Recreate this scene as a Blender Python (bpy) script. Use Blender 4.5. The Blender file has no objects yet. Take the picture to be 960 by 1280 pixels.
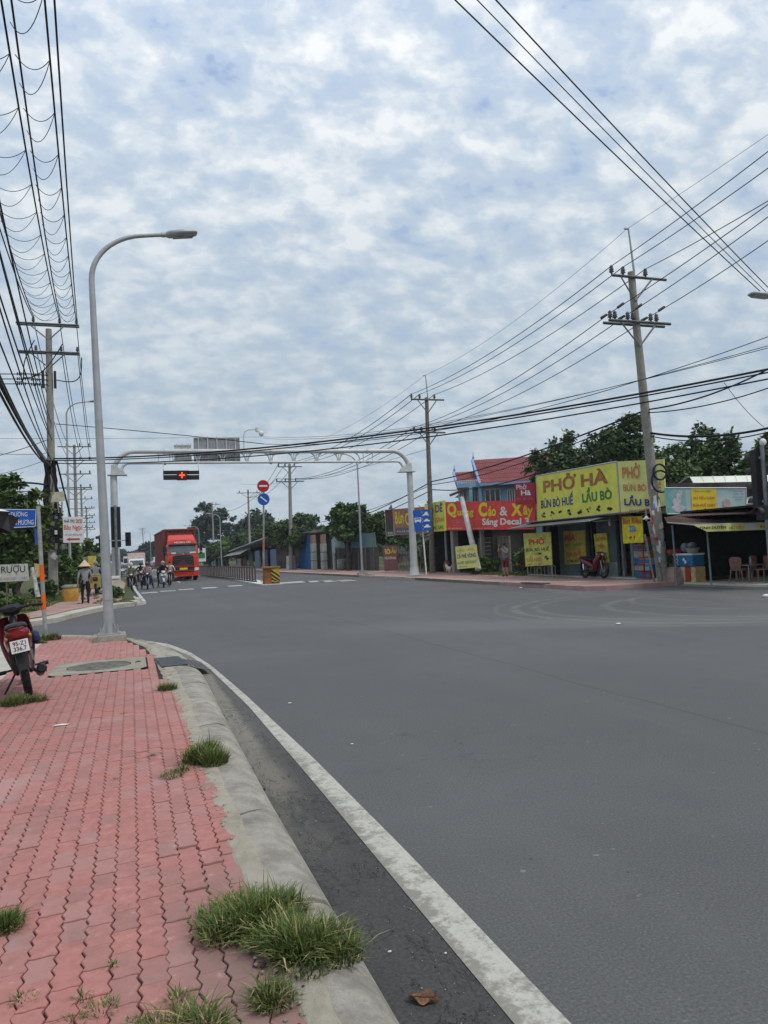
import bpy, bmesh, math, random
import numpy as np
from mathutils import Vector, Matrix
random.seed(7); rng = np.random.default_rng(7)
S = bpy.context.scene
COL = S.collection
R = math.radians

# ---------------------------------------------------------------- camera
F = 924.0; ROLL = R(2.75); YAW = R(19.0); H = 1.68
_n = (math.sin(ROLL), math.cos(ROLL))
PITCH = math.atan(((170-480)*_n[0] + (703-640)*_n[1]) / F)
_f = Vector((math.sin(YAW)*math.cos(PITCH), math.cos(YAW)*math.cos(PITCH), math.sin(PITCH)))
_r0 = Vector((math.cos(YAW), -math.sin(YAW), 0)); _u0 = _r0.cross(_f)
_R = _r0*math.cos(ROLL) - _u0*math.sin(ROLL)
_U = _r0*math.sin(ROLL) + _u0*math.cos(ROLL)
CAMP = Vector((0, 0, H))
cd = bpy.data.cameras.new('camera'); cam = bpy.data.objects.new('camera', cd); COL.objects.link(cam)
cam.matrix_world = Matrix(((_R.x, _U.x, -_f.x, 0), (_R.y, _U.y, -_f.y, 0), (_R.z, _U.z, -_f.z, H), (0, 0, 0, 1)))
cd.sensor_fit = 'VERTICAL'; cd.sensor_height = 36; cd.lens = F/1280*36
cd.clip_start = 0.05; cd.clip_end = 6000
S.camera = cam
# survey helpers: turn a measured bearing of the photo into a point of the place
def ray(px, py): return _f + _R*((px-480)/F) - _U*((py-640)/F)
def at(px, py, z=0.0): r = ray(px, py); return CAMP + r*((z-H)/r.z)
def aty(px, py, Y): r = ray(px, py); return CAMP + r*(Y/r.y)
def atx(px, py, X): r = ray(px, py); return CAMP + r*(X/r.x)

# ---------------------------------------------------------------- sky, sun, exposure
SUN_EL = R(58); SUN_AZ = R(140)      # azimuth clockwise from +Y
W = bpy.data.worlds.new('World'); S.world = W; W.use_nodes = True
nt = W.node_tree; nt.nodes.clear()
def N(t, **k):
    n = nt.nodes.new(t)
    for a, b in k.items(): setattr(n, a, b)
    return n
def lk(a, b): nt.links.new(a, b)
def mth(op, a, b=None, clamp=False):
    n = N('ShaderNodeMath', operation=op, use_clamp=clamp)
    for i, v in enumerate((a, b)):
        if v is None: continue
        if hasattr(v, 'links'): lk(v, n.inputs[i])
        else: n.inputs[i].default_value = v
    return n.outputs[0]
sky = N('ShaderNodeTexSky', sky_type='NISHITA', sun_disc=False, sun_elevation=SUN_EL, sun_rotation=SUN_AZ)
tc = N('ShaderNodeTexCoord'); sp = N('ShaderNodeSeparateXYZ'); lk(tc.outputs['Generated'], sp.inputs[0])
zc = mth('MAXIMUM', sp.outputs[2], 0.0)
den = mth('ADD', zc, 0.42)
cx = mth('DIVIDE', sp.outputs[0], den); cy = mth('DIVIDE', sp.outputs[1], den)
cb = N('ShaderNodeCombineXYZ'); lk(cx, cb.inputs[0]); lk(cy, cb.inputs[1])
def noise(scale, det=4, rough=.55, dist=0., off=(0, 0, 0), rot=0., sc=(1, 1, 1)):
    mp = N('ShaderNodeMapping'); mp.inputs['Location'].default_value = off; mp.inputs['Rotation'].default_value = (0, 0, rot); mp.inputs['Scale'].default_value = sc
    lk(cb.outputs[0], mp.inputs[0])
    n = N('ShaderNodeTexNoise'); n.inputs['Scale'].default_value = scale; n.inputs['Detail'].default_value = det
    n.inputs['Roughness'].default_value = rough; n.inputs['Distortion'].default_value = dist
    lk(mp.outputs[0], n.inputs['Vector']); return n.outputs[0]
n1 = noise(13, 8, .56, .12, rot=.7, sc=(1, 1.35, 1))
n2 = noise(2.2, 3, .5, off=(3, 1, 0))
n3 = noise(30, 5, .62, .1, off=(1, 5, 0))
s_ = mth('ADD', mth('ADD', mth('MULTIPLY', n1, .62), mth('MULTIPLY', n2, .28)), mth('MULTIPLY', n3, .10))
def ramp(fac, stops, interp='EASE'):
    r = N('ShaderNodeValToRGB'); lk(fac, r.inputs[0]); r.color_ramp.interpolation = interp
    el = r.color_ramp.elements
    while len(el) < len(stops): el.new(.5)
    for e, (p, c) in zip(el, stops): e.position = p; e.color = (*c, 1)
    return r.outputs[0]
lit = ramp(s_, [(.36, (.50, .63, .88)), (.445, (.57, .69, .86)), (.49, (.66, .76, .89)), (.53, (.80, .87, .95)), (.60, (1.02, 1.05, 1.07))])
low = ramp(s_, [(.36, (.41, .51, .60)), (.60, (.54, .62, .69))])
el_ = mth('POWER', mth('MULTIPLY', sp.outputs[2], 1.62, True), 1.5)
mixc = N('ShaderNodeMixRGB'); lk(el_, mixc.inputs[0]); lk(low, mixc.inputs[1]); lk(lit, mixc.inputs[2])
mul = N('ShaderNodeVectorMath', operation='SCALE'); lk(mixc.outputs[0], mul.inputs[0]); mul.inputs['Scale'].default_value = 9.3
# gaps of blue between the clouds, more of them high up
gap = mth('MULTIPLY', ramp(s_, [(.35, (.5, .5, .5)), (.42, (0, 0, 0))]), mth('MULTIPLY', sp.outputs[2], 1.3, True))
m2 = N('ShaderNodeMixRGB'); lk(gap, m2.inputs[0]); lk(mul.outputs[0], m2.inputs[1]); 
skb = N('ShaderNodeVectorMath', operation='SCALE'); lk(sky.outputs[0], skb.inputs[0]); skb.inputs['Scale'].default_value = 1.6
lk(skb.outputs[0], m2.inputs[2])
bg = N('ShaderNodeBackground'); bg.inputs['Strength'].default_value = 0.1; lk(m2.outputs[0], bg.inputs[0])
wo = N('ShaderNodeOutputWorld'); lk(bg.outputs[0], wo.inputs[0])
sl = bpy.data.lights.new('sun', 'SUN'); sl.energy = 1.5; sl.angle = R(14); sl.color = (1, .95, .88)
so = bpy.data.objects.new('sun', sl); COL.objects.link(so)
sd = Vector((math.sin(SUN_AZ)*math.cos(SUN_EL), math.cos(SUN_AZ)*math.cos(SUN_EL), math.sin(SUN_EL)))
so.rotation_euler = sd.to_track_quat('Z', 'Y').to_euler()
S.view_settings.view_transform = 'Standard'; S.view_settings.look = 'None'
S.view_settings.exposure = 0.08; S.view_settings.gamma = 1.0
S.cycles.max_bounces = 5; S.cycles.diffuse_bounces = 3; S.cycles.volume_bounces = 0

# ---------------------------------------------------------------- materials
MATS = {}
def mat(name, col, rough=.7, metal=0., var=.15, scale=6., col2=None, bump=0., rnd=0., spec=.3, emit=None, coat=0., detail=5):
    """procedural material: base colour broken up by noise, optional second colour in patches, per-object or per-face variation"""
    if name in MATS: return MATS[name]
    m = bpy.data.materials.new(name); m.use_nodes = True; t = m.node_tree
    b = t.nodes['Principled BSDF']; b.inputs['Roughness'].default_value = rough; b.inputs['Metallic'].default_value = metal
    b.inputs['Specular IOR Level'].default_value = spec
    if coat: b.inputs['Coat Weight'].default_value = coat; b.inputs['Coat Roughness'].default_value = .15
    g = t.nodes.new('ShaderNodeNewGeometry')
    n = t.nodes.new('ShaderNodeTexNoise'); n.inputs['Scale'].default_value = scale; n.inputs['Detail'].default_value = detail; n.inputs['Roughness'].default_value = .6
    t.links.new(g.outputs['Position'], n.inputs['Vector'])
    mx = t.nodes.new('ShaderNodeMixRGB')
    c2 = col2 if col2 else tuple(min(1, c*(1-2*var)) for c in col); c1 = col if col2 else tuple(min(1, c*(1+var)) for c in col)
    mr = t.nodes.new('ShaderNodeMapRange'); mr.inputs[1].default_value = .35; mr.inputs[2].default_value = .65
    t.links.new(n.outputs[0], mr.inputs[0]); t.links.new(mr.outputs[0], mx.inputs[0])
    mx.inputs[1].default_value = (*c2, 1); mx.inputs[2].default_value = (*c1, 1)
    out = mx.outputs[0]
    if rnd:
        oi = t.nodes.new('ShaderNodeObjectInfo'); at_ = t.nodes.new('ShaderNodeAttribute'); at_.attribute_name = 'rnd'
        ad = t.nodes.new('ShaderNodeMath'); ad.operation = 'ADD'; t.links.new(oi.outputs['Random'], ad.inputs[0]); t.links.new(at_.outputs['Fac'], ad.inputs[1])
        fr = t.nodes.new('ShaderNodeMath'); fr.operation = 'FRACT'; t.links.new(ad.outputs[0], fr.inputs[0])
        m3 = t.nodes.new('ShaderNodeMapRange'); m3.inputs[3].default_value = 1-rnd; m3.inputs[4].default_value = 1+rnd; t.links.new(fr.outputs[0], m3.inputs[0])
        vs = t.nodes.new('ShaderNodeVectorMath'); vs.operation = 'SCALE'; t.links.new(out, vs.inputs[0]); t.links.new(m3.outputs[0], vs.inputs['Scale']); out = vs.outputs[0]
    t.links.new(out, b.inputs['Base Color'])
    if bump:
        n2_ = t.nodes.new('ShaderNodeTexNoise'); n2_.inputs['Scale'].default_value = scale*4; n2_.inputs['Detail'].default_value = 4
        t.links.new(g.outputs['Position'], n2_.inputs['Vector'])
        bm_ = t.nodes.new('ShaderNodeBump'); bm_.inputs['Strength'].default_value = min(1, bump*10); bm_.inputs['Distance'].default_value = bump
        t.links.new(n2_.outputs[0], bm_.inputs['Height']); t.links.new(bm_.outputs[0], b.inputs['Normal'])
    if emit: b.inputs['Emission Color'].default_value = (*emit[0], 1); b.inputs['Emission Strength'].default_value = emit[1]
    MATS[name] = m; return m

class NB:
    """small node-graph writer for the hand-made ground materials"""
    def __init__(s, name, rough=.8, spec=.3):
        s.m = bpy.data.materials.new(name); s.m.use_nodes = True; s.t = s.m.node_tree; s.b = s.t.nodes['Principled BSDF']
        s.b.inputs['Roughness'].default_value = rough; s.b.inputs['Specular IOR Level'].default_value = spec
        s.g = s.t.nodes.new('ShaderNodeNewGeometry'); s.pos = s.g.outputs['Position']
        q = s.t.nodes.new('ShaderNodeSeparateXYZ'); s.l(s.pos, q.inputs[0]); s.x, s.y, s.z = q.outputs
    def l(s, a, b): s.t.links.new(a, b)
    def put(s, v, i):
        if hasattr(v, 'links'): s.l(v, i)
        elif isinstance(v, tuple) and len(v) == 3 and i.type == 'RGBA': i.default_value = (*v, 1)
        else: i.default_value = v
    def math(s, op, a, b=0., clamp=False):
        n = s.t.nodes.new('ShaderNodeMath'); n.operation = op; n.use_clamp = clamp; s.put(a, n.inputs[0]); s.put(b, n.inputs[1]); return n.outputs[0]
    def noise(s, scale, det=5, rough=.6, sc=(1, 1, 1), dist=0., off=(0, 0, 0)):
        mp = s.t.nodes.new('ShaderNodeMapping'); mp.inputs['Scale'].default_value = sc; mp.inputs['Location'].default_value = off; s.l(s.pos, mp.inputs[0])
        n = s.t.nodes.new('ShaderNodeTexNoise'); n.inputs['Scale'].default_value = scale; n.inputs['Detail'].default_value = det; n.inputs['Roughness'].default_value = rough; n.inputs['Distortion'].default_value = dist
        s.l(mp.outputs[0], n.inputs['Vector']); return n.outputs[0]
    def step(s, v, a, b):
        n = s.t.nodes.new('ShaderNodeMapRange'); n.interpolation_type = 'SMOOTHSTEP'; s.put(v, n.inputs[0]); n.inputs[1].default_value = a; n.inputs[2].default_value = b; return n.outputs[0]
    def mix(s, f, a, b, mode='MIX'):
        n = s.t.nodes.new('ShaderNodeMixRGB'); n.blend_type = mode; s.put(f, n.inputs[0]); s.put(a, n.inputs[1]); s.put(b, n.inputs[2]); return n.outputs[0]
    def rnd(s):
        oi = s.t.nodes.new('ShaderNodeObjectInfo'); a = s.t.nodes.new('ShaderNodeAttribute'); a.attribute_name = 'rnd'
        return s.math('FRACT', s.math('ADD', oi.outputs['Random'], a.outputs['Fac']))
    def bump(s, h, dist, strength=1.):
        n = s.t.nodes.new('ShaderNodeBump'); n.inputs['Distance'].default_value = dist; n.inputs['Strength'].default_value = strength; s.l(h, n.inputs['Height']); s.l(n.outputs[0], s.b.inputs['Normal'])
    def done(s, col): s.put(col, s.b.inputs['Base Color']); return s.m

def m_asphalt():
    a = NB('asphalt', .82, .28)
    fine = a.noise(75, 4, .8); big = a.noise(.22, 4, .55, dist=.3); mid = a.noise(1.7, 5, .6)
    c = a.mix(a.step(fine, .35, .7), (.082, .081, .081), (.130, .129, .128))
    speck = a.step(a.noise(120, 2, .9), .66, .72); c = a.mix(a.math('MULTIPLY', speck, .45), c, (.25, .25, .25))
    c = a.mix(a.math('MULTIPLY', a.step(big, .4, .66), .42), c, (.140, .140, .142))
    c = a.mix(a.math('MULTIPLY', a.step(mid, .42, .75), .22), c, (.07, .072, .077))
    # lighter dusty wheel paths that sweep through the junction
    st = a.noise(.7, 4, .6, sc=(1.1, .07, 1)); c = a.mix(a.math('MULTIPLY', a.step(st, .48, .7), .22), c, (.155, .153, .148))
    g1 = a.noise(70, 3, .75); c = a.mix(a.math('MULTIPLY', a.step(g1, .52, .66), .42), c, (.20, .197, .19)); c = a.mix(a.math('MULTIPLY', a.math('SUBTRACT', 1., a.step(g1, .33, .46)), .48), c, (.05, .05, .052))
    g2 = a.noise(11, 2, .6); c = a.mix(a.math('MULTIPLY', a.step(g2, .70, .76), .55), c, (.27, .265, .25)); c = a.mix(a.math('MULTIPLY', a.math('SUBTRACT', 1., a.step(g2, .22, .28)), .6), c, (.03, .03, .032))
    ck = a.noise(.55, 7, .62, dist=1.2, off=(7, 3, 0)); c = a.mix(a.math('MULTIPLY', a.math('SUBTRACT', 1., a.step(a.math('ABSOLUTE', a.math('SUBTRACT', ck, .5)), .0, .0035)), a.math('MULTIPLY', a.step(a.noise(.2, 2), .52, .6), .6)), c, (.035, .035, .036))
    # a straight resurfacing edge
    e = a.math('SUBTRACT', a.y, a.math('MULTIPLY', a.x, -.62)); e = a.math('ADD', e, a.math('MULTIPLY', a.noise(.5, 2), .6))
    band = a.math('MULTIPLY', a.step(e, 17.4, 18.2), a.math('SUBTRACT', 1., a.step(e, 19.2, 20.6)))
    c = a.mix(a.math('MULTIPLY', band, a.math('MULTIPLY', a.step(a.x, 2.5, 7.5), .42)), c, (.165, .165, .16))
    # curved dusty tyre tracks in front of the shops
    for (cx_, cy_, r_, w_, am) in ((13.4, 15.0, 4.6, .09, .45), (13.4, 15.0, 4.05, .08, .38), (14.1, 14.2, 3.3, .09, .38), (15.2, 15.2, 3.0, .07, .3), (13.4, 15.0, 5.1, .05, .3)):
        dx = a.math('SUBTRACT', a.x, cx_); dy = a.math('SUBTRACT', a.y, cy_)
        d = a.math('SQRT', a.math('ADD', a.math('MULTIPLY', dx, dx), a.math('MULTIPLY', dy, dy)))
        d = a.math('ADD', d, a.math('MULTIPLY', a.math('SUBTRACT', a.noise(.9, 2), .5), .3))
        ring = a.math('SUBTRACT', 1., a.step(a.math('ABSOLUTE', a.math('SUBTRACT', d, r_)), w_*.3, w_*2.2))
        ring = a.math('MULTIPLY', ring, a.math('SUBTRACT', 1., a.step(dx, -1.2, 2.5)))
        ring = a.math('MULTIPLY', ring, a.step(a.noise(2.5, 3), .3, .6))
        c = a.mix(a.math('MULTIPLY', ring, am), c, (.23, .225, .215))
    # rubbed-off paint / dust near the right kerb
    dk = a.math('MULTIPLY', a.step(a.x, 11.5, 14.3), a.step(a.noise(1.4, 5, .7, sc=(1, .25, 1)), .42, .65)); c = a.mix(a.math('MULTIPLY', dk, .38), c, (.20, .19, .175))
    oil = a.math('MULTIPLY', a.step(a.noise(1.3, 4, .6, off=(2, 8, 0)), .66, .74), .35); c = a.mix(oil, c, (.05, .05, .051))
    sm = a.math('ABSOLUTE', a.math('SUBTRACT', a.math('ADD', a.x, a.math('MULTIPLY', a.noise(.6, 2), .25)), 5.1)); c = a.mix(a.math('MULTIPLY', a.math('SUBTRACT', 1., a.step(sm, .008, .03)), .35), c, (.045, .045, .046))
    a.bump(fine, .004, .7)
    return a.done(c)
def m_gutter():
    a = NB('gutter dirt', .75, .3)
    n1_ = a.noise(1.1, 6, .65, sc=(1.4, .5, 1)); fine = a.noise(60, 4, .8); cr = a.noise(3.0, 6, .7, sc=(1, .45, 1), dist=.6)
    c = a.mix(a.step(fine, .3, .7), (.040, .039, .039), (.082, .079, .075))
    sand = a.math('MULTIPLY', a.step(n1_, .45, .6), a.math('SUBTRACT', 1., a.step(a.x, .98, 1.16)))
    sand = a.math('MULTIPLY', sand, a.step(a.y, 3.6, 5.6)); c = a.mix(a.math('MULTIPLY', sand, .8), c, (.20, .18, .145))
    # farther off the channel is dry and greyer
    c = a.mix(a.math('MULTIPLY', a.step(a.y, 4.6, 8.0), .55), c, (.125, .12, .11))
    inn = a.math('MULTIPLY', a.math('SUBTRACT', 1., a.step(a.math('ADD', a.x, a.math('MULTIPLY', n1_, .12)), 1.06, 1.14)), a.step(a.y, 5.2, 7.5)); c = a.mix(a.math('MULTIPLY', inn, .75), c, (.235, .215, .18))
    c = a.mix(a.math('MULTIPLY', a.math('SUBTRACT', 1., a.step(a.math('ABSOLUTE', a.math('SUBTRACT', cr, .5)), .0, .012)), .8), c, (.012, .012, .012))
    c = a.mix(a.math('MULTIPLY', a.step(a.noise(130, 2, .9), .7, .74), .5), c, (.3, .29, .27))
    a.bump(a.math('ADD', fine, a.math('MULTIPLY', cr, 2.)), .006, .8)
    return a.done(c)
def m_line(name='road paint worn', wear=.0, base=(.62, .61, .56)):
    a = NB(name, .7, .3)
    w = a.noise(9, 6, .75); w2 = a.noise(40, 4, .8); big = a.noise(.8, 3)
    v = a.math('ADD', a.math('MULTIPLY', w, .6), a.math('ADD', a.math('MULTIPLY', w2, .3), a.math('MULTIPLY', big, .25)))
    # the gutter side of the line is dirtier
    ed = a.math('MULTIPLY', a.math('SUBTRACT', 1., a.step(a.math('ADD', a.x, a.math('MULTIPLY', w, .08)), 1.25, 1.36)), .14)
    ed = a.math('MULTIPLY', ed, a.math('SUBTRACT', 1., a.step(a.y, 4., 8.)))
    k = a.step(a.math('SUBTRACT', a.math('SUBTRACT', v, ed), wear), .43, .60)
    c = a.mix(a.step(w2, .3, .7), tuple(q*.82 for q in base), base)
    c = a.mix(k, (.25, .235, .20), c)
    c = a.mix(a.step(w2, .62, .70), c, (.22, .21, .18))
    a.bump(w2, .003, .6)
    return a.done(c)
def m_paver():
    a = NB('red paver', .85, .25)
    r = a.rnd(); n = a.noise(14, 5, .7); n_b = a.noise(1.1, 4, .6); fn = a.noise(160, 2, .7)
    c = a.mix(a.step(n, .3, .7), (.37, .138, .120), (.47, .190, .165))
    c = a.mix(a.math('MULTIPLY', a.step(a.math('FRACT', a.math('MULTIPLY', r, 7.3)), .3, 1.), .45), c, (.27, .155, .135)); c = a.mix(a.math('MULTIPLY', a.step(a.math('FRACT', a.math('MULTIPLY', r, 3.7)), .6, 1.), .35), c, (.47, .25, .225)); c = a.mix(.10, c, (.34, .29, .27))
    gr = a.math('MULTIPLY', a.step(r, .78, 1.15), a.step(n_b, .45, .62)); c = a.mix(a.math('MULTIPLY', gr, .75), c, (.34, .265, .25))
    # grimy zone towards the kerb
    d = a.math('MULTIPLY', a.step(a.math('ADD', a.x, a.math('MULTIPLY', n_b, .5)), .15, .6), a.math('SUBTRACT', 1., a.step(a.y, 3.0, 4.4)))
    c = a.mix(a.math('MULTIPLY', d, .65), c, (.20, .145, .125))
    c = a.mix(a.math('MULTIPLY', a.step(n, .62, .74), .5), c, (.54, .43, .40)); dst = a.noise(.7, 6, .7, off=(9, 4, 0)); c = a.mix(a.math('MULTIPLY', a.step(dst, .50, .72), .32), c, (.50, .39, .36)); c = a.mix(a.math('MULTIPLY', a.step(a.noise(24, 4, .8), .62, .7), .4), c, (.17, .12, .10))
    c = a.mix(a.math('MULTIPLY', a.step(a.noise(3, 5, .7, off=(4, 2, 0)), .54, .72), .5), c, (.20, .115, .10))
    c = a.mix(a.math('MULTIPLY', a.step(a.y, 4., 14.), .12), c, (.50, .27, .235))
    a.bump(fn, .0016, .7)
    return a.done(c)
def m_concrete(name, c1, c2, sc=5., dirt=(.12, .11, .1), bump=.004, amt=.6):
    a = NB(name, .88, .25)
    n = a.noise(sc, 6, .7); f = a.noise(sc*22, 3, .8); st = a.noise(sc*.35, 5, .65, dist=.4)
    c = a.mix(a.step(n, .3, .7), c1, c2)
    c = a.mix(a.math('MULTIPLY', a.step(st, .5, .7), amt), c, dirt)
    c = a.mix(a.math('MULTIPLY', a.step(f, .55, .70), .55), c, tuple(q*.45 for q in c1))
    a.bump(a.math('ADD', f, a.math('MULTIPLY', n, 2.)), bump, .8)
    return a.done(c)
def m_redpave_far():
    a = NB('far red paving', .85, .2)
    n = a.noise(1.3, 5, .7); f = a.noise(14, 3, .7)
    c = a.mix(a.step(n, .3, .7), (.33, .19, .17), (.43, .29, .26)); c = a.mix(a.math('MULTIPLY', a.step(f, .5, .7), .35), c, (.36, .32, .28))
    return a.done(c)
def m_ground():
    a = NB('grassy earth', .95, .1)
    n = a.noise(.5, 6, .7); f = a.noise(7, 5, .8)
    c = a.mix(a.step(n, .35, .65), (.075, .10, .035), (.16, .13, .085)); c = a.mix(a.math('MULTIPLY', f, .6), c, (.045, .07, .02))
    a.bump(f, .05, .6); return a.done(c)

ASPH = m_asphalt(); GUT = m_gutter(); LINE = m_line(wear=.02, base=(.52, .50, .44)); LINE2 = m_line('road paint far', .06, (.66, .66, .64)); PAV = m_paver()
KERB = m_concrete('kerb concrete', (.25, .23, .195), (.44, .41, .35), 4.5, (.15, .14, .12), .009, .85); MORTAR = m_concrete('kerb mortar', (.36, .32, .25), (.46, .42, .34), 9, (.2, .18, .14), .008)
SLAB = m_concrete('pale slab concrete', (.42, .40, .34), (.54, .51, .44), 1.5, (.3, .27, .22), .004, .5)
CONC = m_concrete('old pole concrete', (.25, .235, .205), (.33, .31, .27), 6, (.14, .13, .115), .003, .4)
REDF = m_redpave_far(); GRND = m_ground()
SOIL = mat('joint soil', (.05, .038, .032), .95, var=.3, scale=20, bump=.004)
GALV = mat('galvanised steel', (.40, .415, .42), .48, .35, .07, 3, spec=.5)
GALV2 = mat('painted grey steel', (.54, .56, .56), .45, .15, .06, 2, spec=.4)
DKSTEEL = mat('dark cast steel', (.075, .08, .09), .6, .4, .2, 20)
BLACK = mat('black plastic', (.012, .012, .013), .5, spec=.4)
CABLE = mat('black cable sheath', (.010, .011, .013), .6)
TYRE = mat('tyre rubber', (.018, .018, .019), .85, var=.2, scale=30)
CHROME = mat('chrome', (.6, .6, .62), .18, 1.)
ALU = mat('cast aluminium', (.32, .33, .34), .42, .8)
WHITE = mat('white paint', (.72, .72, .69), .6, var=.05)
REDP = mat('red truck paint', (.60, .046, .024), .38, var=.06, coat=.4)
DRED = mat('dark red bike paint', (.085, .006, .010), .28, var=.1, coat=.6)
SIGNBLUE = mat('blue sign sheeting', (.012, .10, .42), .5, var=.05)
SIGNRED = mat('red sign sheeting', (.42, .012, .02), .5, var=.05)
ORANGE = mat('orange reflective tape', (.85, .13, .02), .5, var=.08)
YEL = mat('yellow banner vinyl', (.72, .70, .10), .55, var=.06, scale=2)
YEL2 = mat('pale yellow banner vinyl', (.74, .74, .26), .55, var=.06, scale=2)
YEL3 = mat('golden yellow vinyl', (.78, .58, .04), .55, var=.06, scale=2)
REDB = mat('red banner vinyl', (.68, .055, .04), .55, var=.08, scale=2)
PWHITE = mat('white print', (.75, .75, .72), .6, var=.04)
PRED = mat('red print', (.52, .05, .04), .6, var=.04)
PPINK = mat('sun-faded red print', (.56, .22, .09), .6, var=.04)
PYEL = mat('yellow print', (.82, .62, .03), .6, var=.04)
PBLUE = mat('navy print', (.02, .04, .20), .6, var=.04)
PGREEN = mat('green print', (.015, .20, .06), .6, var=.04)
PBLACK = mat('black print', (.02, .02, .022), .6)
PGREY = mat('grey print', (.30, .26, .24), .6)
PCYAN = mat('light blue print', (.04, .25, .55), .6)
GLASS = mat('dark window glass', (.02, .025, .03), .08, spec=.6)
TEALW = mat('grey teal wall paint', (.10, .14, .14), .8, col2=(.065, .095, .095), scale=1.5)
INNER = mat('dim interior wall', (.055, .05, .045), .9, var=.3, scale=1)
BROWNROOF = mat('rusty roof sheet', (.13, .075, .06), .75, col2=(.07, .045, .04), scale=1.2)
TIN = mat('grey roofing tin', (.28, .29, .29), .6, .2, col2=(.18, .18, .17), scale=.8)
WTIN = mat('cream white roofing sheet', (.74, .76, .66), .55, var=.05, scale=.6)
ROOFRED = mat('red metal tile roof', (.26, .062, .062), .5, var=.12, scale=1.2)
BLUEW = mat('light blue house paint', (.24, .42, .54), .75, var=.08, scale=.7)
BLUET = mat('periwinkle trim paint', (.27, .36, .58), .7, var=.06)
WOOD = mat('weathered wood', (.16, .11, .075), .85, var=.25, scale=8)
BARK = mat('tree bark', (.09, .07, .052), .95, var=.3, scale=8, bump=.01)
SKIN = mat('skin', (.42, .24, .16), .6, var=.04)
STRAW = mat('palm leaf straw', (.62, .47, .30), .8, var=.1, scale=30)
def foliage(name, dark, light, r=.3):
    a = NB(name, .62, .25)
    k = a.rnd(); n = a.noise(.9, 3)
    c = a.mix(a.math('ADD', a.math('MULTIPLY', k, .65), a.math('MULTIPLY', n, .4), True), dark, light)
    a.b.inputs['Transmission Weight'].default_value = 0
    return a.done(c)
LEAF = {'dark': foliage('dark foliage', (.038, .072, .026), (.120, .175, .056)),
        'mid': foliage('mid green foliage', (.036, .074, .020), (.12, .18, .048)),
        'light': foliage('fresh green foliage', (.045, .085, .018), (.15, .20, .045)),
        'blue': foliage('haze blue foliage', (.036, .062, .040), (.080, .115, .068)),  # bluish tint puts the haze of far trees into the leaf colour
        'olive': foliage('olive foliage', (.040, .055, .018), (.10, .115, .040))}
GRASS = foliage('grass blades', (.028, .055, .012), (.135, .185, .040))
DRY = mat('dry grass stems', (.36, .29, .15), .9, rnd=.3)

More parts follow.
